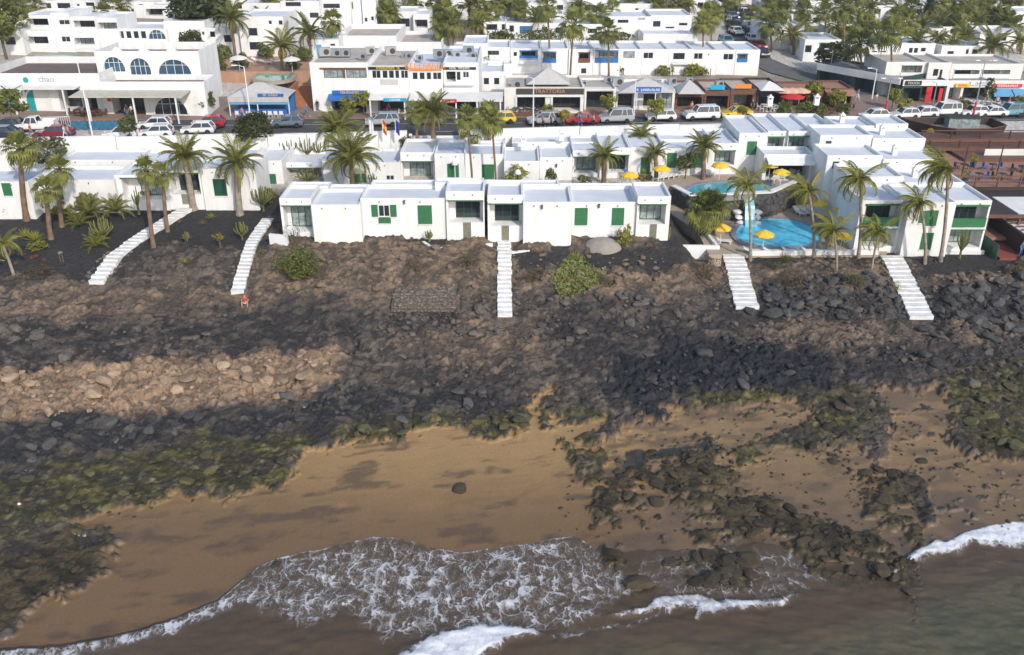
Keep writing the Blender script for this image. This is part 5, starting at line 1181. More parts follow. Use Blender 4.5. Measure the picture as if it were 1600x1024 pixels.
# lower brown stairs and walkway at the right edge
sw = empty('beach_ramp', at_z(1570, 395, 4.3), 0, 'reddish ramp with brown wall and green fence at right edge', 'ramp')
MB().box(-1.2, 1.2, -1.5, 8, -1.2, .02).build('ramp_floor', mat('red_floor', (.26, .06, .045), .8, .2), sw); MB().box(1.25, 1.55, -1.2, 8, -1.2, 1.9).build('side_wall', WOODD, sw)
for i in range(7): MB().box(-1.5, -1.42, -1.3+1.1*i, -.28+1.1*i, -.6, 1.25).build('fence_panel', GREEND, sw)
for i in range(10): MB().box(1.6, 12, -1+1.0*i, -.93+1.0*i, 1.9, 2.05).build('pergola_slat', WOOD, sw)
MB().box(1.6, 12, 0, 7.5, 1.72, 1.85).build('shade_cloth', WHITE2, sw)

# ================================================================== HILLSIDE TOWN
H = hill
def aw(n, x0, x1, y0, y1, kind='dwin', gap=.35, opt=None):
    w = (x1-x0)/n; return [(kind, x0+w*i+w*gap/2, x0+w*(i+1)-w*gap/2, y0, y1)+((opt,) if opt else ()) for i in range(n)]
H('two-storey white apartments with two balconies beside left tree', 36, 84, 24, 80, 9, [('balc', 42, 76, 29, 46), ('balc', 44, 76, 57, 75)], trim=FRW, rm=ROOFP)
H('white apartment strip with small white window at left', 84.5, 113, 20, 80, 9, [('win', 92, 110, 31, 39), ('win', 96, 110, 57, 66)], trim=FRW)
H('two-storey white apartments with chair balcony at left', 113.5, 152, 26, 80, 9, [('balc', 116, 149, 32, 49), ('balc', 118, 148, 59, 76)], trim=FRW)
H('white apartment with open terrace left of glass gable', 152.5, 186, 28, 78, 8, [('balc', 155, 184, 35, 52)], trim=FRW)
H('white building with glass gable behind arched upper storey', 180, 262, 45, 78, 8, aw(4, 184, 230, 49, 60)+[('arch', 232, 258, 42, 61, GLASSB)], rm=ROOFP)
H('large plain white block behind arched restaurant', 258, 322, 33, 78, 10, [], rm=ROOFP)
H('white apartment with framed window above the left apartments', 150, 200, 5, 26, 8, [('win', 156, 173, 8, 20), ('dwin', 186, 196, 9, 19)])
H('white terrace house with dark pergola at the top left', 200, 275, 8, 28, 8, [('shop', 228, 268, 14, 25)])
H('white apartment with brown panel at the top left corner', 40, 150, 1, 24, 8, [('dwin', 135, 148, 4, 16), ('dwin', 60, 80, 5, 15), ('dwin', 90, 110, 5, 15)])
H('white house behind the dark rounded tree', 262, 330, -14, 18, 9, [('dwin', 280, 300, -4, 8)])
H('white hotel wing behind tall palm with dark low window', 375, 445, 26, 88, 10, [('dwin', 388, 402, 44, 56), ('dwin', 390, 412, 66, 78)])
H('white apartment with wide framed windows right of tall palm', 380, 440, 5, 48, 9, [('win', 394, 416, 19, 30), ('dwin', 424, 437, 18, 30)])
H('white apartment with balcony strip above the date palms', 440.5, 500, 2, 50, 9, [('dwin', 446, 470, 2, 10), ('dwin', 484, 498, 20, 28)])
H('white apartment with dark terrace band at top of hill', 500.5, 548, -6, 45, 9, [('dwin', 505, 531, 6, 13)])
H('tall white block with two little square windows', 566, 588, -12, 46, 8, [('dwin', 570, 574, 28, 34), ('dwin', 580, 584, 26, 32)])
H('slim white tower beside green-doored house', 545, 565, -10, 42, 6, [('shut', 547, 552, 3, 14, GREEN)])
H('white hotel block with blue-shaded side stairs', 482, 530, 62, 96, 9, [('panel', 495, 503, 70, 92, SKYC)], rm=ROOFP)
H('low white roof terrace with tan floor above the shops', 528, 620, 56, 90, 14, [], rm=ROOFT, par=.8)
H('low white terrace roof with air conditioners above the shops', 620, 690, 66, 92, 13, [], rm=ROOFT, par=.6)
H('long low white roof behind orange script sign', 690, 745, 80, 98, 10, [], rm=ROOFP, par=.4)
H('white villa with scalloped awning left of palm trio', 616, 650, 18, 52, 8, [('dwin', 620, 640, 29, 42)])
H('white villa with dark porch left of palm trio', 646, 672, 22, 56, 8, [('shop', 648, 668, 31, 44)])
H('white house with pink window at the top', 690, 750, -8, 30, 9, [('dwin', 715, 726, 7, 14), ('dwin', 744, 748, 6, 13)])
H('white house with green balcony trim at the top', 750.5, 800, -6, 26, 9, [('balc', 756, 772, 2, 12)], trim=GREEN)
H('white villa with twin dark windows behind hedge, left', 756, 790, 34, 58, 8, [('dwin', 760, 777, 38, 47), ('dwin', 784, 789, 38, 47)])
H('white villa with blue door behind the hedge', 790.5, 842, 36, 60, 8, [('dwin', 796, 803, 40, 50), ('dwin', 812, 832, 41, 52, BLUE)])
H('white villa with dark windows behind hedge and tall palm', 842.5, 905, 36, 62, 8, [('dwin', 847, 855, 42, 51), ('dwin', 868, 880, 43, 52)])
H('white villa with small tent gable behind hedge', 905.5, 960, 38, 64, 8, [('dwin', 918, 933, 45, 52)])
H('low white villa with grey terrace on the hill', 945, 1020, 26, 58, 10, [('dwin', 965, 982, 31, 36), ('shop', 997, 1008, 19, 31)])
H('stepped white villa with square dark window', 1016, 1080, 24, 60, 10, [('dwin', 1019, 1032, 33, 42), ('dwin', 1061, 1074, 36, 40), ('dwin', 1040, 1053, 42, 53)])
H('long white villa wall above the blue balconies', 1005, 1090, 53, 74, 7, [])
H('white house with wide eaves at the hill top', 955, 1020, 6, 32, 9, [('dwin', 970, 987, 17, 23)])
H('white house with three dark openings at hill top', 1045, 1110, -4, 28, 9, [('dwin', 1050, 1064, 4, 12), ('dwin', 1066, 1078, 18, 26), ('dwin', 1090, 1100, 4, 12)])
# terrace of two-level houses with blue balconies
tg = 'terraced houses with balconies above the shops'
H('terraced house with white balcony at left end of the row', 724, 762, 68, 112, 9, [('win', 745, 749, 75, 80)], group=tg, trim=BLUE)
H('terraced house with white rail and dark window', 750, 797, 74, 112, 8, [('balc', 757, 780, 79, 91), ('rail', 758, 794, 97, 90)], group=tg, trim=FRW)
H('terraced house with blue-trimmed window and white rail', 797.5, 846, 76, 114, 9, [('balc', 812, 840, 80, 92), ('rail', 812, 845, 98, 91)], group=tg, trim=BLUE)
H('terraced house with blue balcony panel', 846.5, 888, 76, 114, 9, [('balc', 848, 869, 82, 97)], group=tg, trim=BLUE)
H('terraced house with brown balcony and dark opening', 888.5, 926, 77, 116, 9, [('balc', 904, 922, 83, 97), ('dwin', 908, 916, 107, 115)], group=tg, trim=WOOD)
H('terraced house with bright blue enclosed balcony', 926.5, 969, 77, 116, 9, [('balc', 930, 966, 80, 97)], group=tg, trim=BLUE)
H('terraced house with abstract black mural beside blue balcony', 969.5, 1002, 77, 116, 9, [('panel', 974, 992, 80, 91, CURT)], group=tg, trim=BLUE)
H('terraced house with wide grey window', 1002.5, 1044, 77, 116, 9, [('win', 1005, 1021, 82, 92)], group=tg, trim=BLUE)
H('terraced house with dark double window and white porch', 1044.5, 1082, 77, 116, 9, [('dwin', 1052, 1070, 83, 93), ('rail', 1050, 1078, 99, 94)], group=tg)
H('terraced house with pale window behind tall palm', 1082.5, 1120, 78, 116, 9, [('win', 1083, 1098, 83, 93), ('win', 1106, 1108, 84, 87)], group=tg)
H('terraced house with grey window near the side street', 1120.5, 1148, 78, 116, 9, [('win', 1130, 1146, 84, 94)], group=tg)
H('terraced house with blue corner porch by the side street', 1148.5, 1186, 78, 117, 9, [('balc', 1152, 1168, 85, 96)], group=tg, trim=BLUE)
H('low white annex between the upper terrace restaurant and trattoria', 749, 788, 112, 142, 9, [('dwin', 756, 764, 122, 132), ('dwin', 772, 780, 122, 132)])
H('white stepped annex behind the low annex above the trattoria', 762, 800, 100, 122, 6, [('dwin', 772, 782, 106, 114)])
# right side of the hill: houses between the palms
for x0, x1, yt, yb, lab, ops in (
 (1190, 1255, 40, 76, 'white house with gable left of the palm grove', [('dwin', 1200, 1210, 48, 56)]), (1256, 1312, 62, 96, 'white house with dark garage door beside side street', [('dwin', 1258, 1268, 71, 82), ('balc', 1280, 1300, 68, 80)]),
 (1312, 1350, 68, 94, 'low white house behind the palm grove trunks', [('dwin', 1318, 1330, 76, 86)]), (1345, 1395, 70, 96, 'white house with row of dark windows behind corner shop', [('dwin', 1350, 1358, 80, 88), ('dwin', 1362, 1370, 80, 88), ('dwin', 1374, 1384, 80, 88)]),
 (1400, 1460, 68, 92, 'white house with black-framed windows above corner shop', [('dwin', 1420, 1426, 75, 84), ('dwin', 1428, 1434, 75, 84)]), (1470, 1530, 72, 96, 'low white house below the big spreading palm', [('dwin', 1480, 1490, 80, 88)]),
 (1255, 1330, 14, 34, 'white villa amid palm tops at upper right', [('dwin', 1270, 1280, 20, 28), ('dwin', 1296, 1306, 20, 28)]), (1330, 1400, 8, 28, 'white villa behind palm tops left of the cypress', [('dwin', 1342, 1352, 14, 22), ('dwin', 1366, 1376, 14, 22)]),
 (1440, 1500, 4, 24, 'white villa beside the cypress tree', [('dwin', 1455, 1464, 10, 18)]), (1505, 1560, 2, 22, 'bright white villa at upper right', [('dwin', 1512, 1520, 7, 15), ('dwin', 1536, 1546, 7, 15)]),
 (1562, 1640, 18, 42, 'white villa at the right edge behind palms', [('dwin', 1572, 1580, 25, 33), ('dwin', 1588, 1598, 25, 33)]), (1190, 1250, 4, 24, 'white villa beyond the side street palms', [('dwin', 1200, 1210, 10, 18)]),
 (1400, 1438, 2, 22, 'small white villa left of cypress', [('dwin', 1410, 1418, 8, 16)]), (1560, 1640, -6, 14, 'far white villa in the upper right corner', [('dwin', 1572, 1582, -1, 7)]),
 (1530, 1610, 50, 74, 'white villa behind the big spreading palm', [('dwin', 1540, 1550, 58, 66)]), (1098, 1126, 4, 30, 'white corner villa beside the side street', [('dwin', 1104, 1112, 10, 18)]),
 (-40, 36, 46, 84, 'white house behind the left tree', [('dwin', 8, 24, 58, 70)]), (-40, 38, 4, 40, 'white house above the left tree', [('dwin', 4, 16, 12, 22)]),
 (588, 620, 2, 40, 'white house left of scalloped awning villa', [('dwin', 596, 604, 10, 20)]), (652, 692, -4, 22, 'white house above the palm trio', [('dwin', 664, 676, 4, 12)]),
 (800, 852, 4, 34, 'white house with pale facade above blue door villa', [('dwin', 812, 822, 12, 20)]), (856, 950, 0, 26, 'white house behind the palm row at the hill top', [('dwin', 870, 880, 8, 16), ('dwin', 920, 930, 8, 16)]),
 (298, 378, 44, 82, 'white house behind leaning tall palm', [('dwin', 350, 362, 55, 66)]), (330, 392, -6, 30, 'white house behind tall palm crown', [('dwin', 372, 384, 4, 14)])):
    H(lab, x0, x1, yt, yb, 9, ops)
rnf = random.Random(77)
for row, (yb_, hpx, xs_) in enumerate(((19, 15, range(-20, 1130, 38)), (7, 13, range(-10, 1620, 40)), (40, 17, (250, 290, 320, 550, 640, 745, 840, 890, 1190, 1250, 1290, 1400)), (34, 14, (1210, 1262, 1470, 1540)), (62, 18, (1300, 1335, 1405, 1445, 1475, 1520)))):
    for x in xs_:
        x0 = x+rnf.uniform(-8, 8); w_ = rnf.uniform(30, 50); yb = yb_+rnf.uniform(-3, 3); yt = yb-hpx*rnf.uniform(.8, 1.3); n_ = rnf.choice((1, 2, 2, 3)); ops_ = []
        for i in range(n_):
            q = x0+w_*(i+.5)/n_; ops_.append(('dwin', q-rnf.uniform(2.5, 5), q+rnf.uniform(2.5, 5), yt+3.5, yt+rnf.uniform(8, 11)))
        H(('far white house in the topmost rows of the town', 'far white house in the topmost rows of the town', 'white house tucked behind the middle hillside', 'white house tucked between the right grove palms', 'white house tucked under the right grove palms')[row], x0, x0+w_, yt, yb, rnf.uniform(6, 9), ops_, group=('topmost far houses', 'topmost far houses', 'houses behind the middle hillside', 'houses between the grove palms', 'houses under the grove palms')[row], wm=rnf.choice((WHITE, WHITE, WHITE2)), rm=rnf.choice((ROOFP, ROOFT, WHITE2)))
# roof clutter: tanks, air-conditioning units, dishes
def acunit(x, y, z, lab, s=1.0):
    k = empty('air_conditioner', (x, y, z), random.uniform(-.3, .3), lab, 'air conditioner', 'air-conditioning units on the shop roofs')
    MB().box(-.55*s, .55*s, -.3*s, .3*s, .06, .85*s).build('casing', METAL, k); o = MB().lathe([(.28*s, 0), (.28*s, .04)], 12).build('fan_grille', FRD, k, (.15*s, -.30*s, .46*s)); o.rotation_euler = (math.pi/2, 0, 0)
    MB().box(-.5*s, .5*s, -.25*s, -.2*s, 0, .059).build('foot', FRD, k)
rnd = random.Random(11)
for (xa, xb, y_off, z, n, w_) in ((-26, -18, 6, zz(98), 5, 'above the brown-framed windows'), (-17, -11.5, 7, zz(103), 4, 'behind the dark sign'), (-10.5, -5, 6, zz(99), 5, 'behind the orange script sign'), (0, 10, 5, 3.0, 5, 'behind the trattoria'), (12, 30, 5, 3.0, 7, 'behind the right-hand shops')):
    for i in range(n):
        x = xa+(xb-xa)*(i+rnd.random())/n; acunit(x, Ym+.12*(x+15)+y_off+rnd.uniform(-2.5, 3), Zm-.02*(x+15)+z-.28, 'grey air-conditioning unit on the roof '+w_, rnd.uniform(.8, 1.4))
# ================================================================== PLANTS
def leafmat(name, c1, c2, rough=.6):
    m = bpy.data.materials.new(name); m.use_nodes = True; MATS[name] = m; t = m.node_tree; b = t.nodes['Principled BSDF']; b.inputs['Roughness'].default_value = rough
    oi = N(t, 'ShaderNodeObjectInfo'); tc = N(t, 'ShaderNodeTexCoord'); nz = N(t, 'ShaderNodeTexNoise', Scale=1.7, Detail=4.0); t.links.new(tc.outputs['Object'], nz.inputs['Vector'])
    g = N(t, 'ShaderNodeNewGeometry')
    s = math_(t, 'ADD', math_(t, 'ADD', math_(t, 'MULTIPLY', nz.outputs['Fac'], .55), math_(t, 'MULTIPLY', oi.outputs['Random'], .3)), math_(t, 'MULTIPLY', g.outputs['Random Per Island'], .35))
    r = N(t, 'ShaderNodeValToRGB'); r.color_ramp.elements[0].position = .3; r.color_ramp.elements[1].position = .9; r.color_ramp.elements[0].color = (*c1, 1); r.color_ramp.elements[1].color = (*c2, 1)
    t.links.new(s, r.inputs[0]); t.links.new(r.outputs[0], b.inputs['Base Color'])
    tl = N(t, 'ShaderNodeBsdfTranslucent'); t.links.new(r.outputs[0], tl.inputs[0]); mx = N(t, 'ShaderNodeMixShader'); mx.inputs[0].default_value = .28
    t.links.new(b.outputs[0], mx.inputs[1]); t.links.new(tl.outputs[0], mx.inputs[2]); t.links.new(mx.outputs[0], t.nodes['Material Output'].inputs[0]); return m
LEAF_DATE = leafmat('date_palm_leaf', (.10, .115, .024), (.29, .275, .058)); LEAF_FAN = leafmat('fan_palm_leaf', (.085, .105, .022), (.27, .27, .06)); LEAF_COCO = leafmat('coconut_leaf', (.125, .14, .025), (.37, .345, .07))
LEAF_DRY = leafmat('dry_leaf', (.16, .085, .022), (.32, .19, .06)); LEAF_BUSH = leafmat('bush_leaf', (.07, .095, .02), (.19, .20, .038)); LEAF_LIME = leafmat('lime_leaf', (.15, .16, .022), (.40, .38, .065)); LEAF_OLIVE = leafmat('olive_leaf', (.085, .085, .032), (.22, .20, .07))
LEAF_ICE = leafmat('ice_plant_leaf', (.15, .18, .05), (.32, .34, .10)); LEAF_BROWN = leafmat('dry_shrub_leaf', (.075, .055, .03), (.17, .13, .06)); LEAF_CACT = leafmat('cactus_skin', (.10, .12, .035), (.30, .29, .09)); LEAF_GOLD = leafmat('golden_leaf', (.20, .16, .02), (.48, .38, .05)); LEAF_DK = leafmat('dark_tree_leaf', (.03, .045, .012), (.10, .115, .026))
BARK = mat('palm_bark', (.24, .155, .10), .9, .0, 2.5, .6, 8, col2=(.13, .082, .055)); BARKG = mat('grey_palm_bark', (.34, .29, .235), .9, .0, 2.5, .5, 8, col2=(.20, .165, .13)); TWIG = mat('twig_bark', (.13, .095, .065), .9, .3, 4)

def feather_frond(L, droop, n=16, lw=.045, ll=.5, seed=0, vdrop=.25):
    """one pinnate frond along +X, starting upward; leaflets as thin blades"""
    rn = random.Random(seed); m = MB(); pts = []
    x = z = 0; a = .55
    for i in range(9):
        pts.append(Vector((x, 0, z))); ds = L/8; x += math.cos(a)*ds; z += math.sin(a)*ds; a -= droop/8*(1+.08*i)
    m.tube(pts, [.035*(1-.85*i/8)+.004 for i in range(9)], 3, cap=False)
    for i in range(n):
        u = (i+1.2)/(n+1); f = u*8; k = min(7, int(f)); p = pts[k].lerp(pts[k+1], f-k); tdir = (pts[k+1]-pts[k]).normalized(); up = Vector((0, 1, 0)).cross(tdir)*-1
        l = ll*(math.sin(math.pi*min(1, u*.92+.1))**.6)*rn.uniform(.85, 1.1)
        for s in (-1, 1):
            d = (Vector((0, s, 0))*.80+tdir*.62-Vector((0, 0, vdrop+rn.uniform(0, .15)))+up*.12).normalized(); e = p+d*l; w = tdir*lw
            m.add([p-w, p+w, e+w*.15, (p+e)*.5-w*1.1-Vector((0, 0, .02))], [(0, 1, 2, 3)])
    return m
def fan_frond(L, droop, blades=13, seed=0):
    rn = random.Random(seed); m = MB(); a = .6; p0 = Vector((0, 0, 0)); p1 = Vector((math.cos(a)*L*.30, 0, math.sin(a)*L*.30)); a2 = a-droop*.45; p2 = p1+Vector((math.cos(a2)*L*.22, 0, math.sin(a2)*L*.22))
    m.tube([p0, p1, p2], [.03, .022, .014], 3, cap=False); t = (p2-p1).normalized(); up = Vector((0, 1, 0)).cross(t)*-1
    for i in range(blades):
        w = (i/(blades-1)-.5)*R(230); l = L*.52*(1-.18*abs(w))*rn.uniform(.9, 1.08)
        d = (t*math.cos(w)+Vector((0, 1, 0))*math.sin(w)+up*.12).normalized(); s = Vector((0, 1, 0))*math.cos(w)-t*math.sin(w)
        q = p2+d*l*.6; e = p2+d*l-Vector((0, 0, l*(.18+.22*droop+rn.uniform(0, .15))))
        m.add([p2, q+s*l*.085, e, q-s*l*.085], [(0, 1, 2, 3)])
    return m
DATE_F = [feather_frond(1.0, d_, 20, .011, .24, 40+i, .2).mesh('frond', LEAF_DATE) for i, d_ in enumerate((.7, 1.1, 1.5, 2.0))]
COCO_F = [feather_frond(1.0, d_, 18, .011, .27, 60+i, .6).mesh('frond', LEAF_COCO) for i, d_ in enumerate((.9, 1.4, 1.9, 2.4))]
FAN_F = [fan_frond(1.0, d_, 15, 80+i).mesh('frond', LEAF_FAN) for i, d_ in enumerate((.3, .8, 1.4, 2.0))]
DRYF = [feather_frond(1.0, 2.6, 14, .016, .2, 95, .8).mesh('frond', LEAF_DRY)]
KIND = {'date': (DATE_F, LEAF_DATE), 'coco': (COCO_F, LEAF_COCO), 'fan': (FAN_F, LEAF_FAN)}
def crown_dirs(kind, n, rn, wind=None):
    out = []
    for i in range(n):
        u = i/(n-1); az = i*2.399+rn.uniform(-.25, .25)
        if kind == 'date': el = 1.15-1.35*u; k = min(3, int(u*4))
        elif kind == 'coco': el = .95-1.35*u; k = min(3, int(u*4))
        else: el = 1.2-1.75*u; k = min(3, int(u*4))
        if wind is not None:
            dv = Vector((math.cos(az), math.sin(az), 0))+Vector(wind)*.75; az = math.atan2(dv.y, dv.x)
        out.append((az, el+rn.uniform(-.12, .12), k))
    return out
def frond_matrix(az, el, L, roll=0): return Matrix.Rotation(az, 4, 'Z') @ Matrix.Rotation(-(el-.35), 4, 'Y') @ Matrix.Rotation(roll, 4, 'X') @ Matrix.Diagonal((L, L, L, 1))
def trunk_mesh(h, r0, r1, lean, seed, flare=1.5, skirt=0):
    rn = random.Random(seed); n = 10; pts = []; rad = []
    for i in range(n+1):
        u = i/n; pts.append((lean[0]*u**1.6+rn.uniform(-.015, .015), lean[1]*u**1.6, -.4+(h+.4)*u)); rad.append((r0+(r1-r0)*u)*(1+(flare-1)*max(0, 1-u*6))*(1.0+.04*(i % 2)))
    m = MB(); m.tube(pts, rad, 9)
    if skirt: m.lathe([(r1, h-skirt*1.2), (r1*1.55, h-skirt*.7), (r1*1.7, h-.12), (r1*.8, h+.15)], 10, lean[0], lean[1])
    return m
rnp = random.Random(21)
def palm(label, kind, bx, by, cx, cy, L, nf=26, r=.2, wind=None, bark=BARK, group='palms of the bungalow gardens', detail=True, skirt=.5, dry=2, gnd=None, r1=None):
    """foot at photo pixel (bx,by), crown centre at (cx,cy) on the same vertical plane"""
    p = gnd if gnd is not None else ground(bx, by)
    top = at_y(cx, cy, p.y); h = top.z-p.z; lean = (top.x-p.x, 0)
    root = empty('palm_tree', p, 0, label, 'palm tree', group); seed = rnp.randrange(10**6); rn = random.Random(seed)
    trunk_mesh(h, r, r1 or r*.72, lean, seed, 1.45, skirt).build('trunk', bark, root, smoothed=True)
    fl, lm = KIND[kind]; dirs = crown_dirs(kind, int(nf*(.85 if kind != 'fan' else .8)), rn, wind)
    if detail:
        for az, el, k in dirs:
            o = link('frond', fl[k], None, root); o.matrix_local = Matrix.Translation((lean[0], 0, h+.05)) @ frond_matrix(az, el, L*rn.uniform(.85, 1.08), rn.uniform(-.25, .25))
        for i in range(dry):
            o = link('frond', DRYF[0], None, root); o.matrix_local = Matrix.Translation((lean[0], 0, h-.1)) @ frond_matrix(rn.uniform(0, 6.28), -.5, L*.75, 0)
    else:
        o = link('crown', rnp.choice(CROWNS[kind]), None, root); o.location = (lean[0], 0, h); o.scale = (L, L, L); o.rotation_euler = (0, 0, rn.uniform(0, 6.28))
    return root
def crown_mesh(kind, nf, seed):
    rn = random.Random(seed); V = []; Fc = []; fl = KIND[kind][0]; mi = []
    for az, el, k in crown_dirs(kind, nf, rn):
        M = frond_matrix(az, el, rn.uniform(.85, 1.1), rn.uniform(-.25, .25)); n0 = len(V); V.extend(tuple(M @ v.co) for v in fl[k].vertices); Fc.extend(tuple(q+n0 for q in p.vertices) for p in fl[k].polygons); mi.extend([0]*len(fl[k].polygons))
    for i in range(6):
        M = frond_matrix(rn.uniform(0, 6.28), -.75, .7); n0 = len(V); V.extend(tuple(M @ v.co) for v in DRYF[0].vertices); Fc.extend(tuple(q+n0 for q in p.vertices) for p in DRYF[0].polygons); mi.extend([1]*len(DRYF[0].polygons))
    me = bpy.data.meshes.new('crown'); me.from_pydata(V, [], Fc); me.polygons.foreach_set('material_index', mi); me.materials.append(KIND[kind][1]); me.materials.append(LEAF_DRY); me.update(); return me
CROWNS = {k: [crown_mesh(k, 22, 500+i*7) for i in range(3)] for k in KIND}
WI = (-1.0, .15, 0)
palm('tall fan palm at left edge of the black garden', 'fan', 42, 345, 32, 236, 2.3, 34, .30, bark=BARK)
palm('fan palm behind the leftmost garden pair', 'fan', 97, 355, 93, 268, 1.9, 30, .24)
palm('short fan palm in front of the leftmost garden pair', 'fan', 80, 374, 73, 300, 1.8, 30, .26)
palm('slender fan palm left of the bent stairway', 'fan', 241, 392, 228, 268, 1.7, 28, .22)
palm('slender fan palm right of the bent stairway', 'fan', 262, 362, 254, 276, 1.6, 26, .2)
palm('thick-trunked date palm behind the bent stairway', 'date', 303, 328, 289, 247, 3.1, 40, .36, bark=BARKG, skirt=.7)
palm('thick-trunked date palm beside the dark green shutter', 'date', 375, 336, 369, 256, 3.3, 40, .36, bark=BARKG, skirt=.7)
palm('small leaning palm at the left edge with yellow fronds', 'coco', 24, 437, 4, 382, 2.2, 16, .16, bark=BARKG, skirt=0)
palm('large date palm rising behind the front row', 'date', 551, 300, 549, 250, 3.9, 46, .34, skirt=.7, gnd=Vector((at_y(551, 290, 91).x, 91, 6.6)))
palm('date palm behind the large date palm by the road wall', 'date', 527, 240, 527, 205, 3.6, 40, .32, gnd=Vector((at_y(527, 240, 103).x, 103, 8.3)))
palm('date palm in front of the silver family car', 'date', 677, 225, 676, 178, 3.3, 38, .34, gnd=Vector((at_y(677, 225, 103.2).x, 103.2, 8.3)))
palm('fan palm left of date palm before the road wall', 'fan', 652, 225, 650, 178, 2.0, 26, .2, gnd=Vector((at_y(652, 225, 103).x, 103, 8.3)))
palm('slender fan palm among second row, left of pair', 'fan', 738, 276, 729, 187, 2.0, 30, .13, gnd=Vector((at_y(738, 276, 94.5).x, 94.5, 6.8)))
palm('slender fan palm among second row, right of pair', 'fan', 775, 280, 768, 192, 2.0, 30, .13, gnd=Vector((at_y(775, 280, 94.3).x, 94.3, 6.8)))
palm('thick fan palm behind the slender pair by the road', 'fan', 765, 225, 763, 183, 2.2, 30, .24, gnd=Vector((at_y(765, 225, 103.6).x, 103.6, 8.4)))
palm('small date palm in front of the wide patio door', 'date', 944, 276, 943, 247, 2.6, 30, .3, skirt=.6, gnd=Vector((at_y(944, 276, 95.6).x, 95.6, 6.9)))
palm('small date palm beside the yellow umbrella and loungers', 'date', 1026, 272, 1024, 241, 2.1, 28, .26, skirt=.5, gnd=Vector((at_y(1026, 272, 97.0).x, 97.0, 6.95)))
palm('date palm between round bush and upper pool', 'date', 1100, 270, 1099, 231, 2.7, 32, .3, skirt=.5, gnd=Vector((at_y(1100, 270, 97.4).x, 97.4, 6.95)))
palm('low date palm showing only its crown by the road', 'date', 1003, 225, 1003, 214, 2.4, 28, .3, skirt=.3, gnd=Vector((at_y(1003, 225, 104.2).x, 104.2, 8.2)))
palm('broad fan palm with twin trunks beside the lower pool', 'fan', 1098, 378, 1100, 332, 2.6, 40, .26, gnd=Vector((at_y(1100, 378, 84.6).x, 84.6, 5.0)))
palm('second trunk of the broad fan palm by the pool path', 'fan', 1112, 380, 1113, 326, 2.4, 38, .24, gnd=Vector((at_y(1112, 380, 84.9).x, 84.9, 5.0)))
palm('tall coconut palm left of the water slide', 'coco', 1172, 408, 1168, 292, 2.9, 18, .15, WI, BARKG, skirt=0)
palm('coconut palm in front of the lower pool right end', 'coco', 1271, 408, 1264, 300, 2.9, 20, .15, WI, BARKG, skirt=0)
palm('tall coconut palm right of the lower pool', 'coco', 1341, 405, 1344, 282, 3.1, 24, .17, WI, BARKG, skirt=0)
palm('short coconut palm between the two right stairways', 'coco', 1307, 428, 1303, 362, 2.7, 20, .13, WI, BARKG, skirt=0)
palm('leaning short coconut palm beside the rightmost stairs', 'coco', 1360, 428, 1373, 364, 2.8, 20, .12, WI, BARKG, skirt=0)
palm('coconut palm in front of the balconied block', 'coco', 1445, 413, 1438, 320, 2.8, 22, .16, WI, BARKG, skirt=0)
palm('tallest windblown coconut palm at the right', 'coco', 1469, 409, 1481, 268, 3.4, 26, .18, (-1.5, .1, 0), BARKG, skirt=0)
HP = 'tall palms rising from the town'
for lab, k, bx, by, cx, cy, L in (('big date palm beside the terracotta hotel terrace', 'date', 442, 130, 440, 74, 4.0), ('second big date palm right of the hotel terrace', 'date', 486, 95, 484, 53, 4.0), ('fan palm right of the big date palms', 'fan', 519, 85, 518, 36, 2.6), ('tall full date palm behind the arched restaurant', 'date', 368, 92, 362, 32, 4.2),
                                  ('left palm of the trio above the shops', 'fan', 703, 78, 690, 42, 3.0), ('middle palm of the trio above the shops', 'fan', 708, 80, 707, 38, 3.2), ('right palm of the trio above the shops', 'date', 746, 66, 746, 40, 3.2), ('very tall fan palm with dry skirt above the trattoria', 'fan', 890, 142, 896, 42, 3.2), ('tall thin palm left of the skirted fan palm', 'fan', 859, 108, 855, 12, 2.8),
                                  ('date palm with spreading crown behind the hedge', 'date', 844, 58, 842, 33, 4.0), ('thin palm in front of the blue enclosed balcony', 'fan', 951, 122, 950, 52, 2.8), ('fan palm behind the thin palm of the blue balcony', 'fan', 938, 60, 936, 28, 3.0), ('palm in front of pale terraced window', 'fan', 1098, 104, 1098, 38, 2.8), ('second palm beside the pale terraced window', 'fan', 1110, 80, 1113, 24, 2.8),
                                  ('palm left of the side street top', 'fan', 812, 50, 812, 16, 2.6), ('palm above the hotel apartments', 'fan', 452, 40, 452, 14, 2.6), ('palm behind the slim white tower', 'fan', 608, 45, 607, 8, 2.8), ('palm at top left of the town', 'fan', 68, 20, 66, 2, 2.6), ('dense palm above white villa', 'date', 905, 30, 905, 10, 3.2), ('palm behind stepped villa', 'date', 1075, 30, 1075, 10, 3.4), ('palm beside hill top openings', 'fan', 1025, 30, 1024, 9, 2.6),
                                  ('palm behind the long hedge', 'fan', 780, 30, 781, 8, 2.4), ('palm right of tent gable villa', 'fan', 985, 25, 985, 4, 2.6), ('palm above the palm trio', 'fan', 733, 26, 733, 0, 2.6)):
    palm(lab, k, bx, by, cx, cy, L, r=.26 if k == 'date' else .17, detail=False, group=HP, skirt=.8, bark=BARK)
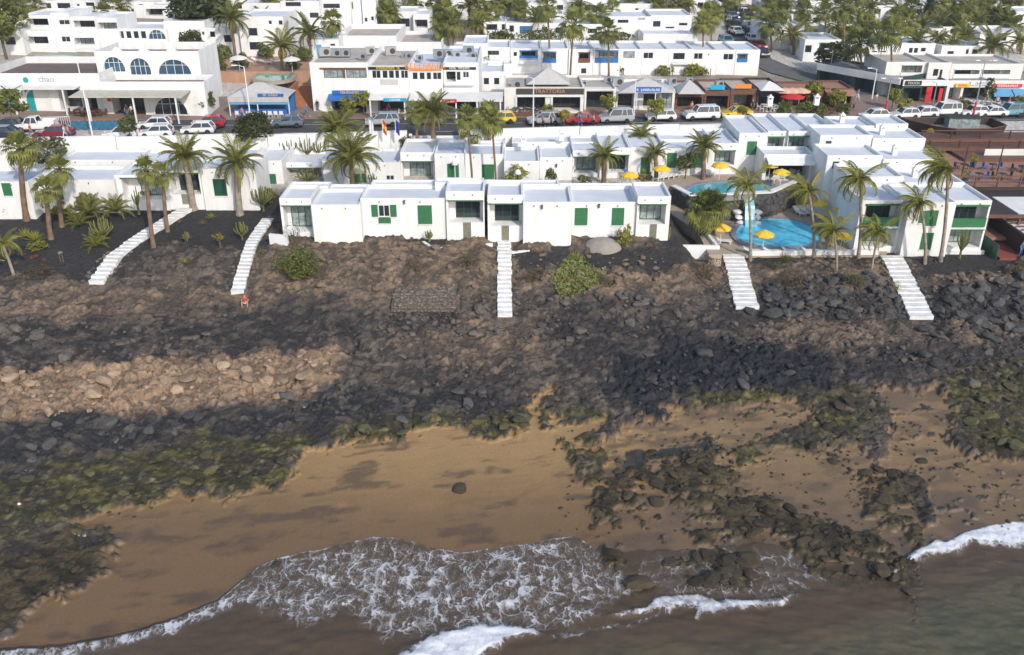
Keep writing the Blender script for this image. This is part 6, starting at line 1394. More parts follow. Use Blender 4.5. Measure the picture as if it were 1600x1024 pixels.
GR = [(1205,80,1203,42,'fan',3.2),(1222,75,1220,20,'fan',3.0),(1198,60,1197,12,'fan',3.0),(1240,85,1238,56,'date',3.6),(1275,35,1277,28,'date',3.4),(1318,92,1316,14,'fan',3.0),(1312,80,1309,40,'fan',3.0),(1330,88,1328,60,'fan',3.0),(1345,135,1343,70,'fan',3.2),(1362,50,1360,14,'date',3.6),(1372,90,1370,54,'fan',3.0),(1391,150,1391,55,'fan',3.4),
      (1402,60,1402,28,'fan',3.0),(1420,70,1421,36,'fan',3.0),(1440,60,1438,44,'date',3.8),(1425,30,1425,14,'fan',3.0),(1462,85,1466,60,'coco',3.0),(1490,88,1490,66,'coco',2.6),(1470,40,1470,6,'fan',2.8),(1470,55,1468,38,'date',4.0),(1505,60,1500,42,'fan',3.0),(1516,40,1515,10,'fan',2.8),(1543,36,1542,12,'fan',2.8),(1552,98,1552,74,'date',5.0),(1580,60,1580,46,'date',4.0),(1560,40,1560,28,'fan',3.0),(1595,84,1595,66,'date',3.6),(1290,60,1288,22,'fan',2.8),(1256,50,1256,18,'fan',2.6),(1385,25,1384,8,'fan',2.8),(1530,55,1528,34,'date',3.6),(1340,35,1338,10,'fan',2.8),(1480,20,1478,2,'fan',2.6),(1590,25,1588,8,'fan',2.6),(1230,30,1230,4,'fan',2.6),(1452,30,1452,16,'date',3.2),(1405,46,1405,20,'date',3.4),(1510,78,1510,58,'date',3.6),(1432,86,1432,66,'date',3.4),(1356,70,1354,42,'fan',3.0)]
for bx, by, cx, cy, k, L in GR:
    palm({'fan': 'fan palm of the dense grove on the right hillside', 'date': 'bushy date palm of the dense grove on the right hillside', 'coco': 'yellowish palm at lower edge of the right hillside grove'}[k], k, bx, by, cx, cy, L, r=.26 if k == 'date' else .18, detail=False, group={'fan': 'fan palms of the right grove', 'date': 'date palms of the right grove', 'coco': 'yellowish palms of the right grove'}[k], skirt=.8)

rnx = random.Random(5)
for i in range(96):
    x = rnx.uniform(-5, 1180) if i < 66 else rnx.uniform(1190, 1605); y = rnx.uniform(8, 56) if i < 66 else rnx.uniform(15, 70); kd = rnx.choice(('fan', 'fan', 'date')); hpx = rnx.uniform(14, 34)
    wl_ = 'right grove' if i >= 66 else 'hillside above the arched restaurant' if x < 330 else 'hillside above the two-storey shops' if x < 760 else 'hillside above the terraced houses'
    palm('%s palm among the small white houses of the %s' % (kd, wl_), kd, x, y, x+rnx.uniform(-2, 2), y-hpx, rnx.uniform(2.2, 3.2), r=.2, detail=False, group=kd+' palms scattered on the '+wl_, skirt=.7)
# ---- bushes, clipped trees, hedges
def leafcloud(rx, ry, rz, n, size, seed, clump=.45, shell=.55):
    rng_ = np.random.default_rng(seed)
    nc = max(6, n//40); cc = rng_.normal(size=(nc, 3)); cc /= np.linalg.norm(cc, axis=1)[:, None]; cc *= (shell+(1-shell)*rng_.random(nc)**.5)[:, None]
    p = cc[rng_.integers(nc, size=n)]+rng_.normal(size=(n, 3))*clump*.42
    l = np.linalg.norm(p, axis=1); dirn = p/np.maximum(l, 1e-6)[:, None]; lim = .86+.34*np.sin(dirn[:, 0]*4.1+seed)*np.cos(dirn[:, 1]*3.7+seed*2)*.9+.16*np.sin(dirn[:, 2]*5+seed); p *= np.minimum(1, lim/np.maximum(l, 1e-6))[:, None]
    c = p*np.array((rx, ry, rz)); a = rng_.normal(size=(n, 3))+p*.8; a /= np.linalg.norm(a, axis=1)[:, None]
    u = np.cross(a, rng_.normal(size=(n, 3))); u /= np.linalg.norm(u, axis=1)[:, None]; v = np.cross(a, u); s = size*rng_.uniform(.6, 1.3, n)[:, None]
    V = np.stack([c-u*s, c+v*s*.5, c+u*s, c-v*s*.5], 1).reshape(-1, 3); Fq = np.arange(4*n).reshape(n, 4); return V, Fq
CLOUDS = {}
def cloud_mesh(key, m, n=700, size=.11, clump=.45, shell=.55, var=0):
    k = (key, var)
    if k not in CLOUDS:
        V, Fq = leafcloud(1, 1, 1, n, size, hash(key) % 999+var*13 if False else sum(map(ord, key))+var*13, clump, shell); me = np_mesh('foliage', V, Fq, False); me.materials.append(m); CLOUDS[k] = me
    return CLOUDS[k]
def bush(name, label, cat, p, rx, ry, rz, m, key, n=700, size=.11, stem=0, group=None, clump=.45, shell=.55, crown='crown', stems=1, var=0, bark=TWIG, stemr=.07):
    root = empty(name, p, rnp.uniform(0, 6.28), label, cat, group)
    o = link(crown, cloud_mesh(key, m, n, size, clump, shell, var), None, root); o.location = (0, 0, stem+rz*.92); o.scale = (rx, ry, rz)
    s = MB()
    for i in range(max(3, stems) if not stem else stems):
        a = 6.28*i/max(3, stems); q = .0 if stem else .35
        s.tube([(0, 0, -.3), (q*rx*math.cos(a)*.5, q*ry*math.sin(a)*.5, stem*.6+.1), (q*rx*math.cos(a), q*ry*math.sin(a), stem+rz*.9)], [stemr*1.2, stemr, stemr*.5], 6)
    s.build('trunk' if stem else 'stem', bark, root); return root
g_ = 'clipped round trees along the road'
for i, (x, y, r, h, m, key, lab) in enumerate(((205, 222, 1.2, 1.1, LEAF_BUSH, 'street', 'clipped round tree in front of the two white cars'), (320, 180, 1.5, 1.0, LEAF_BUSH, 'street', 'large clipped tree right of the arched restaurant'), (569, 182, 1.2, 1.3, LEAF_LIME, 'streetl', 'clipped tree in front of the brown-framed shop'), (545, 188, 1.3, .9, LEAF_LIME, 'streetl', 'clipped lime tree beside large date palm crown'), (950, 186, 1.15, 1.5, LEAF_LIME, 'streetl', 'clipped lime tree above the red car'), (1025, 192, 1.25, 1.2, LEAF_LIME, 'streetl', 'clipped lime tree above the small white car'), (856, 192, .9, 1.0, LEAF_LIME, 'streetl', 'small clipped tree in front of the trattoria'), (882, 200, .85, 1.0, LEAF_GOLD, 'streetg', 'small golden clipped tree between silver and red cars'),
                                              (1160, 186, .7, .7, LEAF_LIME, 'streetl', 'little clipped tree behind the yellow car'), (1268, 172, 1.6, 1.4, LEAF_LIME, 'streetl', 'big lime tree beside the peach parasols'), (1302, 176, 1.4, 1.3, LEAF_LIME, 'streetl', 'lime tree before the corner bar'), (1222, 190, 1.1, .9, LEAF_BUSH, 'street', 'leftmost of the low round trees by the terrace bar'), (1255, 192, 1.2, .9, LEAF_BUSH, 'street', 'second of the low round trees by the terrace bar'), (1276, 194, 1.2, .9, LEAF_BUSH, 'street', 'third of the low round trees by the terrace bar'), (1315, 190, 1.0, .9, LEAF_BUSH, 'street', 'rightmost of the low round trees by the terrace bar'),
                                              (1393, 172, 1.1, 1.3, LEAF_LIME, 'streetl', 'golden-green tree left of the corner shop'), (1408, 182, 1.1, 1.0, LEAF_LIME, 'streetl', 'lower golden-green tree left of the corner shop'), (1502, 178, 1.1, .5, LEAF_OLIVE, 'streeto', 'low round tree behind the parked van'), (1537, 160, 1.6, .7, LEAF_DK, 'streetd', 'dark round tree before the yellow signs'), (1594, 178, 1.0, 1.2, LEAF_LIME, 'streetl', 'clipped tree at the right edge of the street'), (25, 212, 1.9, 2.4, LEAF_BUSH, 'street', 'broad street tree at the left edge by dark car'), (940, 255, .1, .1, None, None, None))):
    if m is None: continue
    p = ground(x, y); bush('street_tree', lab, 'tree', p, r, r, r*.85, m, key, 900, .15, h, g_, var=i % 3)
for x, y, rx, rz, m, key, lab, st in ((10, 92, 4.2, 3.6, LEAF_BUSH, 'bigtree', 'large green tree at the upper left edge', 3.0), (322, 62, 5.2, 4.2, LEAF_DK, 'bigtree2', 'dark rounded tree behind the arched restaurant', 2.0), (305, 100, 2.2, 2.0, LEAF_DK, 'bigtree2', 'small dark tree right of the arched windows', 1.0), (402, 238, 2.3, 1.7, LEAF_DK, 'bigtree2', 'dark wide tree before the road wall', 1.2), (1300, 112, 3.0, 1.9, LEAF_DK, 'bigtree2', 'dark tree at the bend of the side street', 1.0), (1448, 34, 1.0, 3.0, LEAF_DK, 'bigtree2', 'narrow dark cypress on the right hill', .4), (757, 110, 1.5, 1.3, LEAF_BUSH, 'street', 'bright round shrub left of the terraced houses', .2), (688, 62, 1.2, 1.6, LEAF_LIME, 'streetl', 'upright lime shrub before the scalloped villa', .1)):
    p = ground(x, y); bush('tree', lab, 'tree', p, rx, rx, rz, m, key, 2600, .11, st, 'trees of the town', stemr=.2)
for x0, x1, y, hgt, lab, m in ((756, 805, 68, 2.4, 'left part of long hedge above the terraced houses', LEAF_BUSH), (806, 880, 68, 2.6, 'middle part of long hedge above the terraced houses', LEAF_BUSH), (908, 985, 70, 2.4, 'right part of long hedge above the terraced houses', LEAF_BUSH), (1022, 1052, 118, 1.6, 'hedge below the grey window of the terrace', LEAF_LIME), (1066, 1112, 118, 1.8, 'hedge below the dark double window', LEAF_LIME), (955, 975, 116, 1.2, 'small shrub row below the mural', LEAF_OLIVE)):
    a, d = ground(x0, y), ground(x1, y); w = (d-a).length
    root = empty('hedge', (a+d)/2, math.atan2(d.y-a.y, d.x-a.x), lab, 'hedge', 'hedges on the hillside'); V, Fq = leafcloud(w/2, 1.0, hgt/2, int(120*w), .24, int(x0), .6, .3); me = np_mesh('foliage', V, Fq, False); me.materials.append(m); o = link('foliage', me, None, root); o.location = (0, 0, hgt/2)
    V, Fq = None, None; s = MB(); [s.tube([(w*(i/6-.5)*.9, 0, -.4), (w*(i/6-.5)*.9, 0, hgt*.6)], .06, 5) for i in range(7)]; s.build('stem', TWIG, root)
# garden shrubs
def gbush(label, x, y, rx, rz, m, key, n=700, size=.11, name='shrub', p=None, **kw):
    p = p if p is not None else shore(x, y); return bush(name, label, 'shrub', p, rx, rx*.9, rz, m, key, n, size, **kw)
gbush('tall feathery green shrub below the left end of the front row', 468, 438, 1.9, 1.7, LEAF_BUSH, 'feathery', 2200, .07, clump=.6, shell=.3)
gbush('bare twiggy top of the green shrub beside left patio', 462, 388, 1.1, 1.3, LEAF_OLIVE, 'twiggy', 260, .07, clump=.7, shell=.3)
gbush('round clipped green bush between two green shutters', 1072, 272, 1.25, 1.0, LEAF_BUSH, 'street', 520, .15, p=Vector((at_y(1072, 262, 97.6).x, 97.6, 7.0)), stem=.9)
gbush('leafy yellow-green shrub below right closed shutter', 975, 388, .85, 1.1, LEAF_LIME, 'shrubl', 600, .13)
gbush('big bush beside tall fan palm at the left', 70, 280, 2.4, 1.5, LEAF_OLIVE, 'streeto', 900, .13, p=Vector((at_y(75, 250, 95).x, 95, 9.6)))
gbush('green climber bush on second row wall', 808, 285, 1.6, .9, LEAF_LIME, 'shrubl', 600, .13, p=Vector((at_y(808, 285, 94).x, 94, 7.6)))
gbush('dark bush beside yellow umbrella and patio', 1009, 278, .8, .7, LEAF_LIME, 'shrubl', p=Vector((at_y(1009, 275, 96.5).x, 96.5, 7.0)))
gbush('small tree on second row wall right of middle stairs', 860, 287, .7, 1.0, LEAF_BUSH, 'street', p=Vector((at_y(860, 287, 94.2).x, 94.2, 7.2)))
gbush('round shrub left of wide patio door', 912, 285, .8, .6, LEAF_OLIVE, 'streeto', p=Vector((at_y(912, 285, 94.6).x, 94.6, 7.2)))
gbush('shrub with round head before road wall', 640, 226, .95, .9, LEAF_BUSH, 'street', p=Vector((at_y(636, 222, 103.4).x, 103.4, 8.6)), stem=.3)
gbush('wide cactus-like shrub beside road wall palms', 733, 222, 1.6, .9, LEAF_LIME, 'shrubl', p=Vector((at_y(733, 222, 103.2).x, 103.2, 9.2)))
for x, y, rx, rz, m, lab in ((735, 420, 1.3, .5, LEAF_BROWN, 'dry brown shrub on the bank left of middle stairs'), (835, 440, 1.2, .7, LEAF_BROWN, 'dark dry shrub right of the middle stairs'), (1100, 440, 1.7, 1.0, LEAF_BROWN, 'large brown shrub left of the pool stairs'), (1236, 452, 1.5, .75, LEAF_BROWN, 'brown shrub on bank between the right stairways'), (1338, 452, 1.6, .6, LEAF_OLIVE, 'olive shrub patch left of rightmost stairs'), (652, 428, 1.2, .45, LEAF_BROWN, 'low dry shrub in middle of the brown bank'), (948, 450, 1.0, .5, LEAF_BROWN, 'small brown shrub beside ice plant patch'), (1210, 422, .8, .4, LEAF_OLIVE, 'small olive shrub below the terrace wall'), (60, 432, 1.6, .5, LEAF_BROWN, 'dry grey shrub below the leaning left palm'), (1400, 455, .5, .5, LEAF_LIME, 'bright green tuft beside the rightmost stairs'), (1590, 432, .9, .7, LEAF_BROWN, 'dry grass tuft at right edge of the bank'), (408, 402, .6, .6, LEAF_OLIVE, 'upright dry tuft beside second stairway')):
    gbush(lab, x, y, rx, rz, m, 'dry'+m.name[:4], 900, .06, clump=.6, shell=.3)
# ice-plant patch: ground cover
p = shore(900, 440); V = []; rr = np.random.default_rng(9); IC = [(870, 465), (862, 440), (880, 415), (892, 400), (910, 405), (925, 422), (945, 428), (940, 448), (918, 462), (895, 470)]
pts = []
while len(pts) < 2600:
    x, y = rr.uniform(858, 948), rr.uniform(398, 472)
    if polydist(np.array([x]), np.array([y]), IC)[0] > rr.uniform(-3, 3): q = ground(x, y); pts.append((q.x+rr.normal()*.05, q.y+rr.normal()*.1, surf(q.x, q.y)+rr.uniform(.02, .2)))
c = np.array(pts); n = len(c); a = rr.normal(size=(n, 3))+np.array((0, 0, 1.2)); a /= np.linalg.norm(a, axis=1)[:, None]; u = np.cross(a, rr.normal(size=(n, 3))); u /= np.linalg.norm(u, axis=1)[:, None]; v = np.cross(a, u); s = rr.uniform(.07, .16, n)[:, None]
me = np_mesh('ice_plant', np.stack([c-u*s, c+v*s*.6, c+u*s, c-v*s*.6], 1).reshape(-1, 3), np.arange(4*n).reshape(n, 4), False); me.materials.append(LEAF_ICE)
tag(link('ice_plant_patch', me), 'light green ice plant patch spreading over the bank', 'ground cover', kind='stuff')
# rosettes: agaves, aloes, young palms
def rosette(label, x, y, L, m, n=26, kind='agave', p=None, group='spiky rosette plants', el0=1.3):
    p = p if p is not None else shore(x, y); root = empty('agave' if kind == 'agave' else 'young_palm', p, 0, label, 'plant', group)
    blade = MB().add([(0, -.05, 0), (.5, -.045, .06), (1, 0, 0), (.5, .045, .06), (0, .05, 0), (.5, 0, .01)], [(0, 1, 5), (1, 2, 5), (2, 3, 5), (3, 4, 5), (4, 0, 5)]).mesh('leaf', m) if kind == 'agave' else None
    for i in range(n):
        u = i/(n-1); az = i*2.399; el = el0-1.1*u
        o = link('leaf', blade if blade else KIND[kind][0][min(2, int(u*3))], None, root)
        o.matrix_local = (Matrix.Rotation(az, 4, 'Z') @ Matrix.Rotation(-el, 4, 'Y') @ Matrix.Diagonal((L, L, L, 1))) if blade else frond_matrix(az, el, L)
    return root
rosette('green agave below the terrace wall of the pool', 1224, 412, 1.0, LEAF_BUSH, 34); rosette('blue-grey agave beside short coconut palm', 1288, 400, .9, leafmat('agave_grey', (.10, .14, .13), (.22, .28, .26)), 24); rosette('yellow-green agave at top of the ice plant patch', 897, 405, .8, LEAF_LIME, 26)
rosette('young date palm beside candelabra cactus in the left garden', 150, 385, 1.7, None, 18, 'date'); rosette('young date palm in the left garden behind cactus', 125, 352, 1.9, None, 18, 'date'); rosette('young spreading palm before the left patio', 140, 330, 2.3, None, 22, 'date', p=Vector((at_y(140, 325, 86).x, 86, 6.9))); rosette('young spreading palm left of the leftmost patio', 180, 325, 2.1, None, 22, 'date', p=Vector((at_y(180, 322, 86).x, 86, 7.0)))
rosette('spiky young palm left of dark green shutter', 362, 322, 1.5, None, 16, 'date'); rosette('sprawling aloe at left edge of the garden', 55, 378, 1.2, LEAF_LIME, 30); rosette('sprawling second aloe at the left garden edge', 40, 372, 1.1, LEAF_LIME, 26)
rosette('small yellow aloe on the bank between left stairways', 290, 418, .55, LEAF_GOLD, 22); rosette('spiky aloe in garden between left stairways', 292, 375, .7, LEAF_LIME, 18); rosette('low aloe near thick palm in garden', 316, 352, .6, LEAF_OLIVE, 18); rosette('agave in bed beside left stairs head', 330, 342, .7, LEAF_LIME, 18)
# candelabra cacti: branching columns
def cactus(label, x, y, h, w, n=16, m=LEAF_CACT, p=None, seed=0):
    p = p if p is not None else shore(x, y); root = empty('candelabra_cactus', p, 0, label, 'cactus', 'candelabra cacti of the gardens'); rn = random.Random(seed+int(x)); 
    MB().tube([(0, 0, -.3), (0, 0, h*.35)], [.12, .1], 7).build('stem', LEAF_CACT, root)
    for i in range(n):
        a = i*2.399; rr_ = w*math.sqrt((i+.5)/n)*.5; tx, ty = rr_*math.cos(a), rr_*math.sin(a); ht = h*(1-.35*(rr_/(w*.5))**2)*rn.uniform(.85, 1.05)
        MB().tube([(0, 0, h*rn.uniform(.12, .3)), (tx*.7, ty*.7, h*.42), (tx, ty, h*.55), (tx*1.05, ty*1.05, ht)], [.055, .06, .065, .05], 5).build('arm', m, root)
    return root
cactus('broad candelabra cactus left of the bent stairway', 162, 378, 2.5, 2.2, 22); cactus('tall candelabra cactus before the second stairway head', 412, 330, 2.9, 2.4, 24); cactus('candelabra cactus at foot of the thick palm', 379, 375, 1.9, 1.4, 14); cactus('thin tall cactus in front of the leftmost patio', 217, 335, 2.6, .9, 7, p=Vector((at_y(217, 332, 86).x, 86, 7.0))); cactus('thin cactus right of thick-trunked palm', 318, 322, 2.3, .8, 8)
cactus('cactus clump before the road wall, left', 452, 250, 2.6, 2.2, 18, p=Vector((at_y(452, 250, 102).x, 102, 8.0))); cactus('cactus clump before the road wall, middle', 478, 250, 2.8, 2.6, 20, p=Vector((at_y(480, 250, 102).x, 102, 8.0))); cactus('cactus clump before the road wall, right', 497, 250, 2.4, 1.8, 16, p=Vector((at_y(498, 250, 102.3).x, 102.3, 8.0)))
cactus('wide cactus in roofed patio bed', 484, 290, 1.8, 3.0, 26, p=Vector((at_y(484, 290, 95.8).x, 95.8, 6.9))); cactus('cactus at white wall of the balconied block', 1500, 396, 2.9, 1.2, 12, p=Vector((at_y(1501, 396, 80.7).x, 80.7, 4.3))); cactus('small cactus beside right end bungalow', 1045, 378, 2.2, .5, 4, p=Vector((at_y(1044, 378, 80.5).x, 80.5, 5.2))); cactus('small bare cactus in front of closed shutter left of stairs', 671, 378, 1.2, .9, 8); cactus('cactus beside small green window', 581, 285, 1.6, 1.0, 9, p=Vector((at_y(582, 288, 94.8).x, 94.8, 6.9))); cactus('spiky cactus in garden before thick palms', 293, 382, 1.3, .7, 8)
bush('dragon_tree', 'small golden dragon tree in the left garden', 'tree', shore(345, 390), .62, .62, .42, LEAF_GOLD, 'dragon', 420, .14, .65, stemr=.09)
for x, y, rx, rz, m, lab in ((118, 322, 1.5, 1.0, LEAF_LIME, 'yellow-green bush before the low bungalow of the left garden'), (20, 335, 1.2, .8, LEAF_LIME, 'leafy bush at the foot of the tall left fan palm'), (140, 335, 1.3, 1.2, LEAF_OLIVE, 'olive bush between the young palms of the left garden'), (200, 326, .8, .6, LEAF_BUSH, 'dark low bush before the leftmost patio'), (338, 318, .9, .6, LEAF_BUSH, 'low bush under the dark green shutter'), (420, 318, 1.0, .8, LEAF_OLIVE, 'olive bush behind the tall candelabra cactus'), (255, 318, .6, .5, LEAF_LIME, 'small lime bush at the patio gate of the left bungalow'), (60, 392, 1.1, .45, LEAF_LIME, 'sprawling lime bush at the left garden edge')):
    gbush(lab, x, y, rx, rz, m, 'gb'+m.name[:4], 800, .12)
for x, y, rx, rz, m, lab in ((-5, 322, 1.6, 1.1, LEAF_OLIVE, 'olive bush at the left picture edge before white wall'), (60, 330, 1.3, 1.0, LEAF_BUSH, 'green bush between the left garden palm trunks'), (100, 338, 1.2, .8, LEAF_LIME, 'lime bush right of the left garden palm trunks'), (165, 318, 1.1, 1.3, LEAF_BUSH, 'tall bush before the blank left bungalow wall'), (232, 322, .8, .9, LEAF_OLIVE, 'olive bush under the left patio opening'), (300, 318, .8, .6, LEAF_LIME, 'lime bush behind the thick palm foot'), (390, 320, 1.1, .9, LEAF_BUSH, 'green bush right of the dark green shutter')):
    gbush(lab, x, y, rx, rz, m, 'gc'+m.name[:4], 800, .12)
for x, y, lab in ((345, 110, 'green shrub at left of the hotel terrace'), (380, 106, 'green shrub behind the hotel pool'), (462, 108, 'green shrub at right of the hotel terrace'), (475, 96, 'upper green shrub of the hotel terrace'), (350, 92, 'upper left shrub of the hotel terrace'), (415, 92, 'shrub at back of the hotel terrace')):
    q = at_z(x, y, zfor(410, 108)+.8); gbush(lab, x, y, 1.4, 1.1, LEAF_BUSH, 'street', p=q)
# terracotta succulents
for x, y in ((35, 402), (50, 407), (57, 404), (70, 410), (25, 415), (280, 350)):
    rosette('reddish succulent in the black gravel at left', x, y, .45, leafmat('red_succulent', (.16, .06, .035), (.36, .15, .09)) if 'red_succulent' not in MATS else MATS['red_succulent'], 16, group='reddish succulents in the black gravel')
# ================================================================== CARS
TYRE = mat('tyre_rubber', (.018, .018, .019), .8, .2); RIM = mat('wheel_rim', (.42, .43, .45), .35, .1, metal=.7); CARGLASS = mat('car_glass', (.03, .038, .045), .05, .3, spec=.8)
HEADL = mat('headlight', (.70, .72, .74), .15, .05); TAILL = mat('tail_light', (.35, .01, .012), .25, .1); PLAST = mat('dark_plastic', (.03, .03, .032), .6, .1)
PAINT = {n: mat('paint_'+n, c, .28, .04, 2, coat=.6, spec=.5, metal=mt) for n, c, mt in (('white', (.76, .76, .75), 0), ('red', (.42, .018, .03), 0), ('maroon', (.20, .010, .035), 0), ('silver', (.52, .54, .56), .35), ('greyblue', (.17, .22, .28), .3), ('yellow', (.78, .52, .02), 0), ('dark', (.03, .04, .06), .2), ('lightblue', (.12, .36, .44), .1), ('grey', (.22, .21, .205), .3), ('blue', (.02, .06, .22), 0), ('black', (.015, .015, .017), 0))}
STYLE = {  # length, width, height, belt, hood end, windscreen top, rear top, rear base (fractions from the nose), hood height, tail height
 'hatch': (3.95, 1.70, 1.46, .90, .25, .43, .86, .965, .80, .88), 'saloon': (4.4, 1.76, 1.44, .90, .27, .45, .74, .88, .80, .94), 'mpv': (4.35, 1.80, 1.66, 1.0, .20, .40, .92, .98, .92, .98), 'van': (4.3, 1.80, 1.82, 1.05, .22, .36, .95, .985, .98, 1.05), 'suv': (4.75, 1.90, 1.85, 1.12, .26, .38, .94, .98, 1.06, 1.12), 'pickup': (4.9, 1.75, 1.72, 1.02, .24, .35, .56, .60, .98, 1.0)}
CARM = {}
def car_parts(style):
    if style in CARM: return CARM[style]
    L, W_, Hh, belt, he, wt, rt, rb, hz, tz = STYLE[style]; X = lambda f: (f-.5)*L; hw = W_/2
    prof = [(X(.01), .28), (X(0), .48), (X(.015), .66), (X(.05), hz-.06), (X(he), hz+.02), (X(he)+.10, belt), (X(rb), belt), (X(.985), tz), (X(1), .55), (X(.985), .28)]
    n = len(prof); hull = MB(); lo, hi = [], []
    def half(z): return hw*(.93 if z < .35 else 1.0 if z < belt-.12 else .955)
    vs = [(x, -half(z), z) for x, z in prof]+[(x, half(z), z) for x, z in prof]
    hull.add(vs, [tuple(range(n)), tuple(range(2*n-1, n-1, -1))]+[(i, n+i, n+(i+1) % n, (i+1) % n) for i in range(n)])
    b0 = [(X(he)+.10, hw*.93), (X(rb), hw*.93)]; r0 = [(X(wt), hw*.76), (X(rt), hw*.78)]; zr_ = Hh-.07
    # roof panel and pillars
    hull.hexa([(r0[0][0]-.03, -r0[0][1], zr_), (r0[1][0]+.03, -r0[1][1], zr_), (r0[1][0]+.03, r0[1][1], zr_), (r0[0][0]-.03, r0[0][1], zr_), (r0[0][0]+.08, -r0[0][1]*.9, Hh), (r0[1][0]-.1, -r0[1][1]*.9, Hh), (r0[1][0]-.1, r0[1][1]*.9, Hh), (r0[0][0]+.08, r0[0][1]*.9, Hh)])
    def pil(xa, ya, xb, yb, w=.05):
        for s in (-1, 1): hull.tube([(xa, s*ya, belt-.02), (xb, s*yb, zr_+.02)], w, 4)
    pil(b0[0][0], b0[0][1], r0[0][0], r0[0][1]); pil(b0[1][0], b0[1][1], r0[1][0], r0[1][1], .075)
    xm = (b0[0][0]+b0[1][0])*.5; xr = (r0[0][0]+r0[1][0])*.5; pil(xm+.05, hw*.935, xr+.05, hw*.775, .045)
    if style in ('mpv', 'van', 'suv'): pil(b0[1][0]-.75, hw*.935, r0[1][0]-.75, hw*.78, .05)
    if style == 'pickup': hull.box(X(.62), X(.99), -hw*.95, -hw*.88, tz-.05, tz+.28); hull.box(X(.62), X(.99), hw*.88, hw*.95, tz-.05, tz+.28); hull.box(X(.97), X(.99), -hw*.88, hw*.88, tz-.05, tz+.28)
    gl = MB(); gl.hexa([(b0[0][0], -b0[0][1], belt-.03), (b0[1][0], -b0[1][1], belt-.03), (b0[1][0], b0[1][1], belt-.03), (b0[0][0], b0[0][1], belt-.03), (r0[0][0], -r0[0][1], zr_), (r0[1][0], -r0[1][1], zr_), (r0[1][0], r0[1][1], zr_), (r0[0][0], r0[0][1], zr_)])
    ty = MB(); ty.lathe([(.20, -.1), (.30, -.1), (.325, -.06), (.325, .06), (.30, .1), (.20, .1)], 16); rm = MB(); rm.lathe([(.20, -.085), (.20, .085)], 10); rm.lathe([(.05, .08), (.05, .1)], 6)
    tr = MB(); tr.box(X(.0)-.02, X(.03), -hw*.9, hw*.9, .26, .42); tr.box(X(.97), X(1)+.02, -hw*.9, hw*.9, .26, .44); tr.box(X(.15), X(.85), -hw-.012, -hw+.05, .26, .36); tr.box(X(.15), X(.85), hw-.05, hw+.012, .26, .36)
    hl = MB().box(-.06, .1, -.17, .17, -.07, .07); tl = MB().box(-.06, .05, -.08, .08, -.17, .17); mi = MB().box(-.06, .06, -.1, .1, 0, .13)
    CARM[style] = dict(hull=hull, glass=gl.mesh('window_glass', CARGLASS), tyre=ty.mesh('tyre', TYRE, True), rim=rm.mesh('rim', RIM), trim=tr.mesh('bumper', PLAST), hl=hl.mesh('headlight', HEADL), tl=tl.mesh('tail_light', TAILL), mir=mi, wx=(X(.19), X(.80)), hw=hw, L=L, hz=hz, tz=tz, belt=belt, he=X(he)); return CARM[style]
BODY = {}
def car(label, style, paint, x, y, flip=False, rz=None, group='cars along the road', p=None):
    c = car_parts(style); p = p if p is not None else ground(x, y, .03); p.z = gz(p.x, p.y)+.03
    a = (math.atan(.12) if rz is None else rz)+(math.pi if flip else 0)
    root = empty('parked_car' if style != 'pickup' else 'pickup_truck', p, a, label, 'car' if style != 'pickup' else 'pickup', group)
    if (style, paint) not in BODY: BODY[(style, paint)] = (c['hull'].mesh('body', PAINT[paint]), c['mir'].mesh('mirror', PAINT[paint]))
    bd, mr_ = BODY[(style, paint)]
    link('body', bd, None, root); link('window_glass', c['glass'], None, root); link('bumper', c['trim'], None, root)
    for wx in c['wx']:
        for s in (-1, 1):
            w = link('wheel', c['tyre'], None, root); w.location = (wx, s*(c['hw']-.07), .325); w.rotation_euler = (math.pi/2 if s < 0 else -math.pi/2, 0, 0); link('rim', c['rim'], None, w)
    for s in (-1, 1):
        o = link('headlight', c['hl'], None, root); o.location = (-c['L']/2+.07, s*(c['hw']-.28), .68); o = link('tail_light', c['tl'], None, root); o.location = (c['L']/2-.04, s*(c['hw']-.12), .80)
        o = link('mirror', mr_, None, root); o.location = (c['he']+.22, s*(c['hw']+.06), c['belt']-.02)
    return root
car('dark blue car cut off by the left edge of the road', 'saloon', 'dark', 4, 216); pk = car('white pickup parked behind the maroon car', 'pickup', 'white', 58, 204); car('maroon hatchback driving at the left beside the palm', 'saloon', 'maroon', 86, 215); car('white hatchback behind the round clipped tree', 'hatch', 'white', 190, 216); car('second white hatchback in the near lane', 'hatch', 'white', 246, 214); car('white hatchback parked in front of the pergola', 'hatch', 'white', 243, 201); car('bright red hatchback parked right of the pergola', 'hatch', 'red', 327, 199); car('small white car half hidden by the thick palm', 'hatch', 'white', 311, 209); car('grey-blue hatchback parked in front of the kiosk', 'hatch', 'greyblue', 450, 198); car('silver family car parked before the blue cyan sign', 'mpv', 'silver', 598, 196); car('grey hatchback behind the road palms', 'hatch', 'grey', 668, 194); car('silver hatchback in front of the trattoria', 'mpv', 'silver', 850, 194); car('red saloon parked right of the trattoria', 'saloon', 'red', 909, 193); car('silver-blue boxy van beside the red saloon', 'van', 'silver', 962, 191); car('small white hatchback below the blue post sign', 'hatch', 'white', 1032, 188); car('large white off-roader parked by the beachwear shop', 'suv', 'white', 1095, 186); car('bright yellow saloon in front of the bazaars', 'saloon', 'yellow', 1149, 183)
